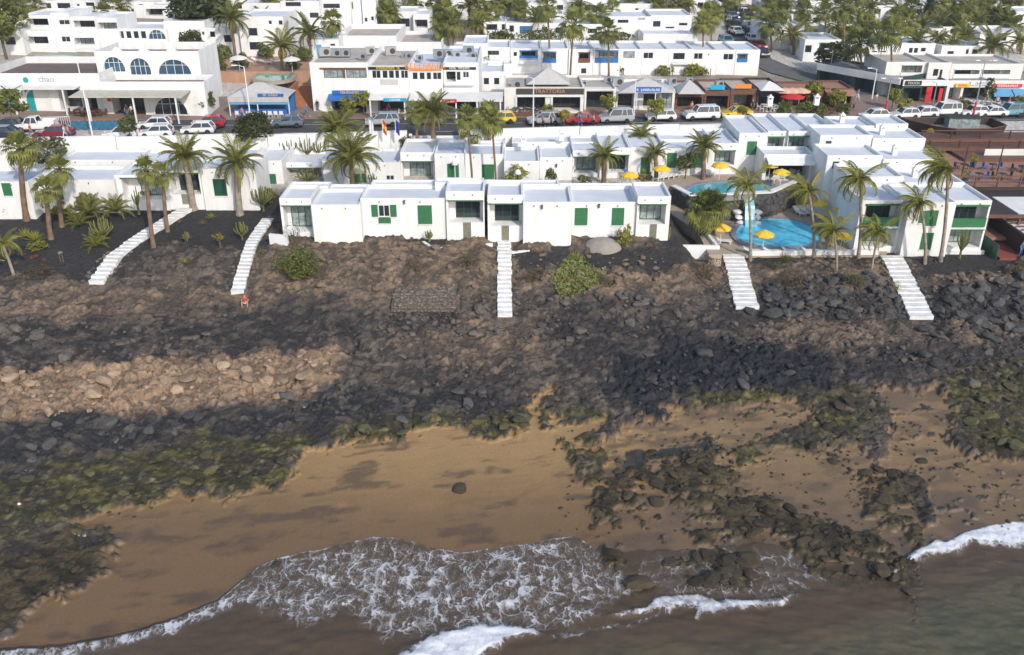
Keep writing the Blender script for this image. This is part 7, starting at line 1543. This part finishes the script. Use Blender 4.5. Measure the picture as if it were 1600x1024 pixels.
car('white hatchback at the mouth of the side street', 'hatch', 'white', 1364, 187); car('white car half hidden behind the deck shrub', 'hatch', 'white', 1412, 185); car('white hatchback fourth from right by deck', 'hatch', 'white', 1441, 183); car('white minibus parked before the red panels', 'van', 'white', 1474, 180); car('white hatchback behind the red lamp base', 'hatch', 'white', 1519, 181); car('white saloon second from the right edge', 'saloon', 'white', 1547, 182); car('light blue van at the right edge of the street', 'van', 'lightblue', 1578, 181); car('yellow-green car half hidden behind thick fan palm', 'hatch', 'yellow', 782, 192)
car('dark car driving far left in the far lane', 'hatch', 'dark', 12, 204); car('dark hatchback beyond the light blue van', 'hatch', 'grey', 1600, 181)
SSC = [(1176, 66, 'white'), (1172, 56, 'dark'), (1170, 47, 'silver'), (1168, 39, 'white'), (1166, 32, 'grey'), (1164, 26, 'silver'), (1163, 20, 'red'), (1150, 54, 'white'), (1147, 46, 'black'), (1146, 37, 'silver'), (1144, 30, 'greyblue'), (1143, 23, 'dark'), (1141, 16, 'white'), (1185, 76, 'red'), (1134, 70, 'lightblue'), (1190, 88, 'dark')]
for i, (x, y, pt) in enumerate(SSC):
    p = ground(x, y); car('%s car parked %s of the side street on the hill' % ({'dark': 'navy', 'greyblue': 'slate blue', 'lightblue': 'pale blue'}.get(pt, pt), ('low down on the right' if y > 50 else 'high up on the right') if x > 1155 else ('low down on the left' if y > 50 else 'high up on the left')), ('hatch', 'saloon', 'mpv')[i % 3], pt, x, y, rz=math.pi/2+.12, p=p, group='cars in the side street')

# ================================================================== PEOPLE
SKIN = mat('skin', (.46, .27, .19), .6, .06); HAIR = mat('dark_hair', (.03, .02, .015), .7, .2)
def person_mesh(pose, seed=0):
    J = {}; E = []
    def j(n, p, r): J[n] = (Vector(p), r)
    st = {'walk': .32, 'stand': .06, 'sit': 0}[pose]
    if pose != 'sit':
        hz = .93; j('pel', (0, 0, hz), .135); j('wst', (0, 0, hz+.17), .125); j('che', (0, -.01, hz+.36), .155); j('nek', (0, -.01, hz+.53), .055); j('hd1', (0, -.02, hz+.62), .075); j('hd2', (0, -.015, hz+.71), .098); j('hd3', (0, 0, hz+.79), .075)
        for s, k in ((-1, 'l'), (1, 'r')):
            f = st*s; j('hip'+k, (s*.09, 0, hz-.05), .10); j('kn'+k, (s*.10, -f*.55-.02, .49), .062); j('an'+k, (s*.10, -f+.02*1, .09), .042); j('to'+k, (s*.11, -f-.16, .03), .035)
            j('sh'+k, (s*.185, 0, hz+.46), .062); j('el'+k, (s*.25, f*.35+.03, hz+.18), .045); j('wr'+k, (s*.25, f*.7-.06, hz-.04), .032); j('pa'+k, (s*.25, f*.75-.08, hz-.12), .036)
    else:
        hz = .13; j('pel', (0, 0, hz), .14); j('wst', (0, .04, hz+.18), .13); j('che', (0, .03, hz+.38), .155); j('nek', (0, -.02, hz+.53), .055); j('hd1', (0, -.05, hz+.61), .075); j('hd2', (0, -.05, hz+.70), .098); j('hd3', (0, -.03, hz+.78), .075)
        for s, k in ((-1, 'l'), (1, 'r')):
            j('hip'+k, (s*.10, -.06, hz), .10); j('kn'+k, (s*.24, -.40, .44), .064); j('an'+k, (s*.22, -.66, .09), .042); j('to'+k, (s*.24, -.84, .05), .035)
            j('sh'+k, (s*.185, .03, hz+.46), .062); j('el'+k, (s*.30, -.12, hz+.26), .045); j('wr'+k, (s*.22, -.36, hz+.33), .032); j('pa'+k, (s*.20, -.43, hz+.33), .036)
    chain = [('pel', 'wst'), ('wst', 'che'), ('che', 'nek'), ('nek', 'hd1'), ('hd1', 'hd2'), ('hd2', 'hd3')]
    for k, s in (('l', -1), ('r', 1)):
        chain += [('pel', 'hip'+k), ('hip'+k, 'kn'+k), ('kn'+k, 'an'+k), ('an'+k, 'to'+k), ('che', 'sh'+k), ('sh'+k, 'el'+k), ('el'+k, 'wr'+k), ('wr'+k, 'pa'+k)]
        d = (J['pa'+k][0]-J['wr'+k][0]).normalized(); side = d.cross(Vector((s, 0, .2))).normalized()
        for f, (o, l) in enumerate(((-.027, .075), (-.009, .085), (.009, .08), (.027, .06))):
            j('f%d%s' % (f, k), J['pa'+k][0]+d*l+side*o*1.2, .009); chain.append(('pa'+k, 'f%d%s' % (f, k)))
        j('th'+k, J['pa'+k][0]+d*.02-side*.065, .011); chain.append(('pa'+k, 'th'+k))
    names = list(J); me = bpy.data.meshes.new('tmp_person'); me.from_pydata([tuple(J[n][0]) for n in names], [(names.index(a), names.index(b)) for a, b in chain], [])
    o = bpy.data.objects.new('tmp_person', me); COL.objects.link(o); md = o.modifiers.new('skin', 'SKIN'); md.use_smooth_shade = True
    for i, n in enumerate(names): me.skin_vertices[0].data[i].radius = (J[n][1], J[n][1]); me.skin_vertices[0].data[i].use_root = (n == 'pel')
    o.modifiers.new('sub', 'SUBSURF').levels = 1
    dg = bpy.context.evaluated_depsgraph_get(); res = bpy.data.meshes.new_from_object(o.evaluated_get(dg)); bpy.data.objects.remove(o); bpy.data.meshes.remove(me)
    res.materials.clear(); idx = []
    for p in res.polygons:
        c = p.center; nn = min(names, key=lambda q: (J[q][0]-c).length-J[q][1]*.6); up = nn in ('wst', 'che', 'shl', 'shr')
        if nn in ('hd2', 'hd3'): k = 1 if (c.y > -.02 + J['hd2'][0].y or c.z > J['hd2'][0].z+.06) else 0
        elif up: k = 2
        elif nn in ('pel', 'hipl', 'hipr'): k = 3
        elif nn in ('knl', 'knr') and pose != 'sit': k = 3
        elif nn in ('tol', 'tor', 'anl', 'anr') and pose != 'sit': k = 4 if nn.startswith('to') else 0
        else: k = 0
        idx.append(k)
    res.polygons.foreach_set('material_index', idx); return res
PM = {k: person_mesh(k) for k in ('walk', 'stand', 'sit')}
CL = {n: mat('cloth_'+n, c, .85, .12, 5) for n, c in (('white', (.70, .69, .67)), ('red', (.50, .05, .04)), ('blue', (.05, .14, .40)), ('black', (.03, .03, .033)), ('pink', (.62, .22, .28)), ('denim', (.09, .14, .24)), ('khaki', (.33, .27, .18)), ('green', (.07, .22, .10)), ('orange', (.62, .24, .04)))}
def person(label, x, y, pose, shirt, trouser, rz, p=None, group='people on the pavements'):
    p = p if p is not None else ground(x, y, .14)
    me = PM[pose].copy(); 
    for m in (SKIN, HAIR, CL[shirt], CL[trouser], CL['white']): me.materials.append(m)
    o = link('person', me, None, None, p, rz); tag(o, label, 'person', group); return o
q = shore(385, 484); person('person in red top and pale shorts sitting on the rocks', 0, 0, 'sit', 'red', 'white', .15, Vector((q.x, q.y, q.z+.04)), 'people on the shore')
for i, (x, y, po, a, b_, lab, rz) in enumerate(((50, 216, 'walk', 'red', 'denim', 'person in red shirt walking by the palm at left', 1.6), (103, 218, 'walk', 'white', 'white', 'person in white walking in front of the maroon car', 1.6), (109, 218, 'walk', 'pink', 'denim', 'person in pink walking beside the one in white', 1.7), (848, 200, 'walk', 'pink', 'black', 'person in pink walking by the silver hatchback', -1.5), (861, 200, 'walk', 'red', 'black', 'person in red top walking by the silver hatchback', -1.5), (906, 199, 'walk', 'blue', 'blue', 'person in blue walking below the red saloon', 1.5), (927, 199, 'walk', 'white', 'black', 'person in white top walking right of the red saloon', 1.5),
                                             (1368, 164, 'stand', 'white', 'white', 'person in white standing in the side street mouth', .3), (1339, 158, 'walk', 'blue', 'white', 'person in blue walking up the side street', .4), (1175, 175, 'stand', 'black', 'black', 'person in black standing by the bazaar shutter', 0), (480, 183, 'walk', 'blue', 'denim', 'person in blue walking at the terracotta stairs', 1.2), (497, 176, 'stand', 'black', 'denim', 'person in dark clothes at the shop corner', 0), (608, 181, 'stand', 'red', 'black', 'person in red at the cyan-sign bar', .5), (690, 183, 'walk', 'blue', 'black', 'person in blue before the upper terrace restaurant', -1.2), (1080, 178, 'stand', 'orange', 'denim', 'person in orange outside the beachwear shop', 0), (1318, 176, 'stand', 'khaki', 'orange', 'person in khaki at the corner bar', .6), (200, 184, 'stand', 'black', 'denim', 'person in black under the pergola', 0), (208, 184, 'stand', 'white', 'black', 'person in white top under the pergola', 1.0), (380, 188, 'stand', 'pink', 'denim', 'person in pink at the kiosk counter', 2.6), (1575, 168, 'walk', 'red', 'white', 'person in red before the blue awnings', 1.0), (1556, 168, 'walk', 'white', 'denim', 'person in white before the blue awnings', -1.0), (1540, 166, 'walk', 'green', 'black', 'person in green by the dark round tree', -.6))):
    person(lab, x, y, po, a, b_, rz)
q = at_z(1594, 400, 4.3); person('person in blue at the right edge below the ramp', 0, 0, 'stand', 'blue', 'blue', .4, Vector((q.x, q.y, gz(q.x, q.y)+.1)), 'people on the shore')
q = at_z(997, 282, 6.95); person('sunbather in red sitting beside the yellow umbrella', 0, 0, 'sit', 'red', 'red', .2, Vector((q.x, q.y, 6.97)), 'people by the pools')
q = at_z(971, 270, 7.0); person('person in blue standing at the wide patio door', 0, 0, 'stand', 'blue', 'denim', .2, Vector((q.x, 96.6, 6.97)), 'people by the pools')

# ================================================================== POOLSIDE FURNITURE
def umbrella(label, x, y, z, r=.98, m=YELLOW, h=2.25, group='yellow parasols by the pools'):
    """canopy centre at photo pixel (x,y), standing on height z"""
    p = at_z(x, y, z+h-.15); root = empty('parasol', (p.x, p.y, z), 0, label, 'parasol', group); MB().tube([(0, 0, 0), (0, 0, h+.05)], .03, 6).build('pole', FRW, root); MB().lathe([(.28, 0), (.28, .08), (.05, .12)], 10).build('base', METAL, root)
    n = 8; c = MB(); top = (0, 0, h)
    ring = [(r*math.cos(2*math.pi*i/n), r*math.sin(2*math.pi*i/n), h-.42) for i in range(n)]; mid_ = [(r*.55*math.cos(2*math.pi*i/n), r*.55*math.sin(2*math.pi*i/n), h-.17) for i in range(n)]; val = [(a, b_, q-.13) for a, b_, q in ring]
    for i in range(n):
        k = (i+1) % n; c.add([top, mid_[i], mid_[k]], [(0, 1, 2)]); c.add([mid_[i], ring[i], ring[k], mid_[k]], [(0, 1, 2, 3)]); c.add([ring[i], val[i], val[k], ring[k]], [(0, 1, 2, 3)])
    bm = bmesh.new(); me_ = c.mesh('canopy', m); bm.from_mesh(me_); bmesh.ops.remove_doubles(bm, verts=bm.verts, dist=.001); bm.to_mesh(me_); bm.free(); link('canopy', me_, None, root)
    rb = MB(); [rb.tube([(0, 0, h-.03), (q[0]*.98, q[1]*.98, q[2]-.02)], .012, 3) for q in ring]; rb.build('rib', METAL, root); return root
U = 6.96
for x, y, z, lab in ((984, 270, U, 'yellow parasol before the wide patio door'), (1034, 260, U, 'yellow parasol beside the small date palm'), (1126, 255, U, 'yellow parasol behind the upper pool'), (1204, 254, U, 'yellow parasol behind the deck chairs, further one'), (1222, 266, U, 'yellow parasol beside the bar awning'), (1212, 250, U, 'small yellow parasol at the white balcony wall'), (1128, 352, 4.24, 'yellow parasol at left end of the lower pool'), (1195, 362, 4.24, 'yellow parasol standing in the lower pool'), (1281, 314, 4.24, 'yellow parasol beside the dark pool bar corner'), (1318, 325, 4.24, 'yellow parasol between two coconut palms'), (1323, 339, 4.24, 'yellow parasol in front of the shaded block'), (1317, 365, 4.24, 'yellow parasol right of the lower pool')):
    umbrella(lab, x, y, z)
umbrella('red parasol of the terrace bar', 1239, 148, zfor(1239, 175)+.14, 1.7, RED, 2.5, 'parasols of the bars')
for x, lab in ((1226, 'left peach parasol of the terrace bar'), (1238, 'middle peach parasol of the terrace bar'), (1251, 'right peach parasol of the terrace bar')): umbrella(lab, x, 139, zfor(1239, 171)+.14, 1.5, mat('peach_canvas', (.72, .42, .30), .8, .1), 3.0, 'parasols of the bars')
LNG = {}
def lounger(label, x, y, z, rz, group='white sun loungers by the pools'):
    p = at_z(x, y, z)
    if not LNG:
        LNG['bed'] = MB().box(-.32, .32, 0, 1.25, .28, .34).mesh('bed', PLASTW); b = MB(); b.hexa([(-.32, 1.255, .28), (.32, 1.255, .28), (.32, 1.85, .62), (-.32, 1.85, .62), (-.32, 1.23, .34), (.32, 1.23, .34), (.32, 1.82, .68), (-.32, 1.82, .68)]); LNG['back'] = b.mesh('backrest', PLASTW); LNG['leg'] = MB().hexa([(-.03, -.03, 0), (.03, -.03, 0), (.03, .03, 0), (-.03, .03, 0), (-.03, .1, .279), (.03, .1, .279), (.03, .16, .279), (-.03, .16, .279)]).mesh('leg', PLASTW)
    root = empty('sun_lounger', p, rz, label, 'sun lounger', group); link('bed', LNG['bed'], None, root); link('backrest', LNG['back'], None, root)
    for a in (-.27, .27):
        for q in (.1, 1.0): o = link('leg', LNG['leg'], None, root); o.location = (a, q, 0)
for i in range(5): lounger('white sun lounger in row before the tall green shutter', 1016+8*i, 284-1.2*i, U, -.9, 'lounger row before the tall shutter')
lounger('left of two loungers at the upper pool', 1104, 277, U, .3); lounger('right of two loungers at the upper pool', 1114, 276, U, .3); lounger('left lounger under the parasol left of the lower pool', 1125, 384, 4.23, 1.35); lounger('right lounger under the parasol left of the lower pool', 1143, 381, 4.23, 1.35)
for i in range(6): lounger('white sun lounger on the deck beside the upper pool', 1205+8*i, 286-2.2*i, U, -.6, 'lounger rows beside the upper pool')
for i in range(3): lounger('white sun lounger behind the lower pool right end', 1254+10*i, 339-1*i, 4.23, .2, 'loungers behind the lower pool')
for i in range(4): lounger('white sun lounger right of the lower pool beside palms', 1326+10*i, 383-3*i, 4.23, .4, 'loungers right of the lower pool')
for i in range(4): lounger('white sun lounger along the seaward rim of the lower pool', 1190+30*i, 396.5, 4.23, 1.5, 'loungers at the seaward pool rim')
q = zfor(410, 108)+.81
for i in range(6): lounger('blue-white lounger on the hotel terrace behind the kiosk', 362+16*i, 100-2*(i % 2), q, .4*i, 'loungers on the hotel terrace')
for x, y, lab in ((372, 88, 'white parasol at left of the hotel terrace'), (455, 90, 'white parasol at right of the hotel terrace')): umbrella(lab, x, y, q, 1.3, WHITE2, 2.3, 'parasols on the hotel terrace')
# plastic chairs and tables
CH = {}
def chair(p, rz, label, group, m=PLASTW):
    k = m.name
    if k not in CH: CH[k] = (MB().box(-.24, .24, -.24, .24, .42, .46).mesh('seat', m), MB().box(-.24, .24, .21, .25, .465, .9).mesh('backrest', m), MB().box(-.02, .02, -.02, .02, 0, .42).mesh('leg', m))
    root = empty('chair', p, rz, label, 'chair', group); a, b_, c_ = CH[k]; link('seat', a, None, root); link('backrest', b_, None, root)
    for x in (-.21, .21):
        for y in (-.21, .21): o = link('leg', c_, None, root); o.location = (x, y, 0)
def table(p, label, group, m=PLASTW, h=.72, r=.45):
    root = empty('table', p, 0, label, 'table', group); MB().lathe([(r, h-.04), (r, h)], 14).build('table_top', m, root); MB().tube([(0, 0, .03), (0, 0, h-.04)], .04, 6).build('column', m, root); MB().lathe([(.25, 0), (.25, .03)], 10).build('foot', m, root)
for i in range(9): p = ground(372+8.6*i, 186); p.z += .16; chair(p, math.pi, 'white chair in the row along the kiosk counter', 'white chairs along the kiosk')
rn = random.Random(31)
for xa, xb, ya, yb, n, w_, m in ((640, 745, 180, 184, 8, 'terrace of the middle shops', PLASTW), (1190, 1216, 172, 178, 5, 'dark open bar', PLASTW), (1262, 1325, 172, 180, 10, 'corner bar terrace', WOOD), (1520, 1560, 166, 170, 6, 'shops at the right edge', PLASTW), (800, 860, 176, 179, 5, 'trattoria terrace', FRD), (118, 160, 182, 186, 5, 'arched wing terrace', WOOD)):
    for i in range(n):
        p = ground(xa+(xb-xa)*(i+.5)/n, rn.uniform(ya, yb)); p.z += .16; table(p, 'small cafe table on the '+w_, 'cafe tables on the '+w_, m)
        for s in (-1, 1): chair(p+Vector((s*.75, 0, 0)), -s*math.pi/2, 'cafe chair on the '+w_, 'cafe chairs on the '+w_, m)
for i in range(9):
    p = Vector((51+3.1*(i % 5)+rn.uniform(-.5, .5), 95.5+3.4*(i//5)+rn.uniform(-.6, .6), 7.41)); table(p, 'dark deck table on the terracotta restaurant deck', 'tables on the brown deck', WOODD)
    for s in (-1, 1): chair(p+Vector((s*.8, .1, 0)), -s*math.pi/2, 'dark chair on the terracotta restaurant deck', 'chairs on the brown deck', WOODD if i % 2 else BLUEC)
for i, (x, y) in enumerate(((49, 94.2), (55.5, 94.3), (58, 98.5), (64, 96.5), (50.2, 103), (53, 100.8))):
    root = empty('potted_plant', (x, y, 7.41), 0, 'blue-potted plant on the restaurant deck', 'plant', 'potted plants on the brown deck'); MB().lathe([(.25, 0), (.36, .45), (.38, .5)], 10).build('pot', BLUEC, root); o = link('foliage', cloud_mesh('shrubl', LEAF_LIME), None, root); o.location = (0, 0, .95); o.scale = (.5, .5, .55)
for i in range(3): p = Vector((50+2.6*i, 86.2, 4.92)); table(p, 'tall white bar table in the blue restaurant', 'bar tables in the blue restaurant', PLASTW, 1.0, .5)
p = at_y(1018, 352, 81.0); table(Vector((p.x, 81.0, 5.95)), 'dark green patio table at right end bungalow', 'patio furniture', GREEND); chair(Vector((p.x-.8, 81.0, 5.95)), 1.57, 'dark green patio chair at right end bungalow', 'patio furniture', GREEND); p = at_y(745, 345, 81); chair(Vector((p.x, 81.0, 5.95)), .4, 'dark patio chair left of the middle stairs', 'patio furniture', GREEND)

# ================================================================== LAMPS, FLAGS, SMALL THINGS
def lamp(label, x, y, yt, heads=1, col=METAL, base_red=False):
    p = ground(x, y); h = at_y(x, yt, p.y).z-p.z; root = empty('street_lamp', p, 0, label, 'street lamp', 'street lamps'); MB().tube([(0, 0, -.2), (0, 0, 1.2), (0, 0, h)], [.11, .10, .06], 8).build('pole', col, root)
    if base_red: MB().tube([(0, 0, .0), (0, 0, 2.2)], .14, 8).build('sleeve', SIGNR, root)
    for s in ((-1,), (-1, 1))[heads-1]:
        MB().tube([(0, 0, h-.1), (s*.5, -.1, h+.12), (s*.9, -.15, h+.15)], .035, 5).build('arm', col, root); MB().box(s*1.15-.32, s*1.15+.32, -.28, -.02, h+.1, h+.22).build('lamp_head', FRW, root)
lamp('tall white street lamp in front of the pergola', 147, 224, 98, 1, FRW); lamp('white street lamp beside the trattoria', 833, 200, 122, 1, FRW); lamp('street lamp behind the kiosk roof', 392, 190, 104, 1, FRW); lamp('white street lamp in the side street mouth', 1362, 156, 108, 1, FRW); lamp('white lamp with red sleeve by the deck steps', 1382, 182, 124, 2, METAL, True); lamp('double-headed lamp with red sleeve at the right', 1520, 184, 96, 2, METAL, True); lamp('thin lamp post at the bend of the side street', 1295, 124, 78, 1, METAL); lamp('short lamp post before the red panels', 1457, 166, 130, 1, METAL); lamp('lamp post beside blue post sign', 990, 186, 126, 1, FRW)
FL = {}
for x, c, lab in ((580, 'white', 'white flag on a pole above the entrance wall'), (600, 'spain', 'red and yellow flag on a pole above the entrance wall'), (620, 'blue', 'dark blue flag on a pole above the entrance wall')):
    p = at_y(x, 238, 101.5); root = empty('flag_pole', (p.x, 101.5, 7.6), 0, lab, 'flag', 'flags at the entrance'); MB().tube([(0, 0, 0), (0, 0, 5.2)], [.045, .03], 6).build('pole', FRW, root)
    cols = {'white': [CL['white']], 'blue': [mat('navy_flag', (.03, .05, .22), .8, .1)], 'spain': [CL['red'], YELLOW, CL['red']]}[c]; n = len(cols)
    for i, m in enumerate(cols):
        f = MB()
        for k in range(6):
            a, b_ = k/6, (k+1)/6; w0, w1 = .1*math.sin(a*7), .1*math.sin(b_*7); x0, x1 = .05+.4*a, .05+.4*b_; z0, z1 = 5.1-1.5*(i+1)/n, 5.1-1.5*i/n
            f.add([(x0, w0, z0-.4*a), (x1, w1, z0-.4*b_), (x1, w1, z1-.4*b_), (x0, w0, z1-.4*a)], [(0, 1, 2, 3)])
        f.build('stripe' if n > 1 else 'cloth', m, root)
eg = empty('entrance_gate', (at_y(600, 235, 103.2).x, 103.2, 8.0), 0, 'green and white entrance gate between the road walls', 'gate')
MB().box(-3.0, 2.9, 0, .3, -1, 1.1).build('wall', WHITE, eg)
for i in range(14): MB().box(-2.9+.42*i, -2.66+.42*i, .05, .11, 1.1, 2.0).build('picket', GREEND, eg)
MB().box(-2.95, 2.85, .12, .17, 1.45, 1.55).build('rail', GREEND, eg)
for x in (-3.3, 3.0): MB().box(x, x+.35, -.05, .35, -1, 2.6).build('pier', WHITE, eg)
# blue hoarding beside the arched wing
for i in range(6):
    p = ground(112+13*i, 203); root = empty('hoarding_panel', p, math.atan(.12), 'blue pool-picture hoarding panel beside the road', 'hoarding', 'blue hoarding panels at the left road side'); w = 13/mpp(112+13*i, 203); MB().box(0, w-.03, 0, .05, .1, 1.0).build('board', mat('hoarding_blue', (.04, .17, .30), .5, .5, 1.4), root); MB().box(.02, .08, .06, .12, 0, 1.05).build('post', FRW, root)
p = ground(60, 197); root = empty('railing', p, math.atan(.12), 'white railing behind the pickup at the left', 'railing'); 
for i in range(16): MB().box(.25*i, .25*i+.04, 0, .04, 0, 1.0).build('baluster', FRW, root)
MB().box(-.02, 3.85, -.005, .045, 1.001, 1.07).build('handrail', FRW, root)
# cobbled stone platform on the rocks
c = shore(662, 492); sp_ = empty('stone_platform', (c.x, c.y, 3.0), 0, 'cobbled brown stone platform on the rocks left of the middle stairs', 'platform'); MORT = mat('platform_mortar', (.12, .10, .08), .95, .3, 3); CST = mat('cobble_stone', (.26, .205, .15), .9, .0, 1.3, .4, 6, col2=(.12, .10, .08))
wP = 5.6; MB().hexa([(-wP/2, 0, -1.2), (wP/2, 0, -1.2), (wP/2, 4.6, -1.2), (-wP/2, 4.6, -1.2), (-wP/2, .35, .85), (wP/2, .35, .85), (wP/2-.2, 4.6, 1.5), (-wP/2+.2, 4.6, 1.5)]).build('core', MORT, sp_)
sm2 = []
for k in range(4): v, f = stone_shape(1, 700+k); me_ = np_mesh('stone', v, f, False); me_.materials.append(CST); sm2.append(me_)
cnt = 0
for j_ in range(12):
    for i in range(22):
        if cnt >= 264: break
        u = -wP/2+wP*(i+.5+.4*(j_ % 2)+rn.uniform(-.5, .5))/22.5
        if j_ < 4: loc = (u, .02+.08*j_, -.25+.29*j_)
        else: loc = (u*.98, .5+(j_-4)*.52+rn.uniform(-.22, .22), .9+.075*(j_-4)+rn.uniform(-.04, .02))
        o = link('stone', sm2[cnt % 4], None, sp_); o.location = loc; o.scale = (rn.uniform(.11, .26), rn.uniform(.14, .32) if j_ > 3 else .12, rn.uniform(.07, .16)); o.rotation_euler = (0, 0, rn.uniform(-1.2, 1.2)); cnt += 1
# grey concrete mound
c = shore(942, 388); mo = MB(); prof = [(2.1, -.4), (2.0, .1), (1.6, .38), (1.0, .55), (.3, .62)]; mo.lathe(prof, 28); o = mo.build('concrete_mound', mat('grey_concrete', (.30, .27, .24), .95, .2, 1.2, .3, 5), None, (c.x, c.y+.4, 5.55), smoothed=True); o.scale = (.95, .75, 1.7); tag(o, 'smooth grey concrete mound in front of the two closed shutters', 'mound')
# lamp dome and AC on second row, garden ornaments
p = at_y(711, 272, 95.0); root = empty('dome_lamp', (p.x, 95.0, 7.0), 0, 'white dome lamp post in front of the second-row shutter', 'garden lamp'); MB().tube([(0, 0, 0), (0, 0, 2.4)], .05, 6).build('pole', FRW, root); MB().lathe([(.34, 2.3), (.33, 2.5), (.22, 2.72), (.03, 2.8)], 12).build('dome', PLASTW, root)
p = at_y(809, 290, 92.5); root = empty('dome_lamp', (p.x, 92.5, 7.4), 0, 'white dome lamp with green ring on second-row garden wall', 'garden lamp'); MB().tube([(0, 0, 0), (0, 0, 1.7)], .05, 6).build('pole', GREEND, root); MB().lathe([(.34, 1.6), (.33, 1.8), (.22, 2.02), (.03, 2.1)], 12).build('dome', PLASTW, root)
p = shore(97, 410); root = empty('garden_statue', p, 0, 'weathered grey wooden figure in the left garden', 'statue'); MB().tube([(-.12, 0, -.1), (-.1, 0, .7)], .06, 6).build('post', TWIG, root); MB().tube([(.14, 0, -.1), (.12, 0, .7)], .06, 6).build('post', TWIG, root); v, f = stone_shape(1, 77); o = np_mesh('head', v*np.array((.3, .25, .28)), f, False); o.materials.append(mat('grey_wood', (.22, .19, .16), .9, .25)); o = link('head', o, None, root); o.location = (0, 0, .9)
v, f = stone_shape(1, 91); me_ = np_mesh('float', v*np.array((.16, .14, .16)), f, True); me_.materials.append(PLASTW); p = shore(33, 797); o = link('plastic_float', me_, None, None, (p.x, p.y, p.z+.12)); tag(o, 'small white plastic float lying on the mossy rocks', 'float')

# ================================================================== AIR
hm = bpy.data.materials.new('sea_haze'); hm.use_nodes = True; t = hm.node_tree; t.nodes.clear()
out = N(t, 'ShaderNodeOutputMaterial'); pv = N(t, 'ShaderNodeVolumePrincipled'); pv.inputs['Color'].default_value = (.93, .95, 1.0, 1); pv.inputs['Density'].default_value = .00026; pv.inputs['Anisotropy'].default_value = .2
t.links.new(pv.outputs[0], out.inputs['Volume'])
o = MB().box(-960, 960, -90, 1600, -6, 92).build('haze', hm); tag(o, 'thin pale sea haze in the air over shore and town', 'haze', kind='stuff')
SC.cycles.volume_bounces = 0
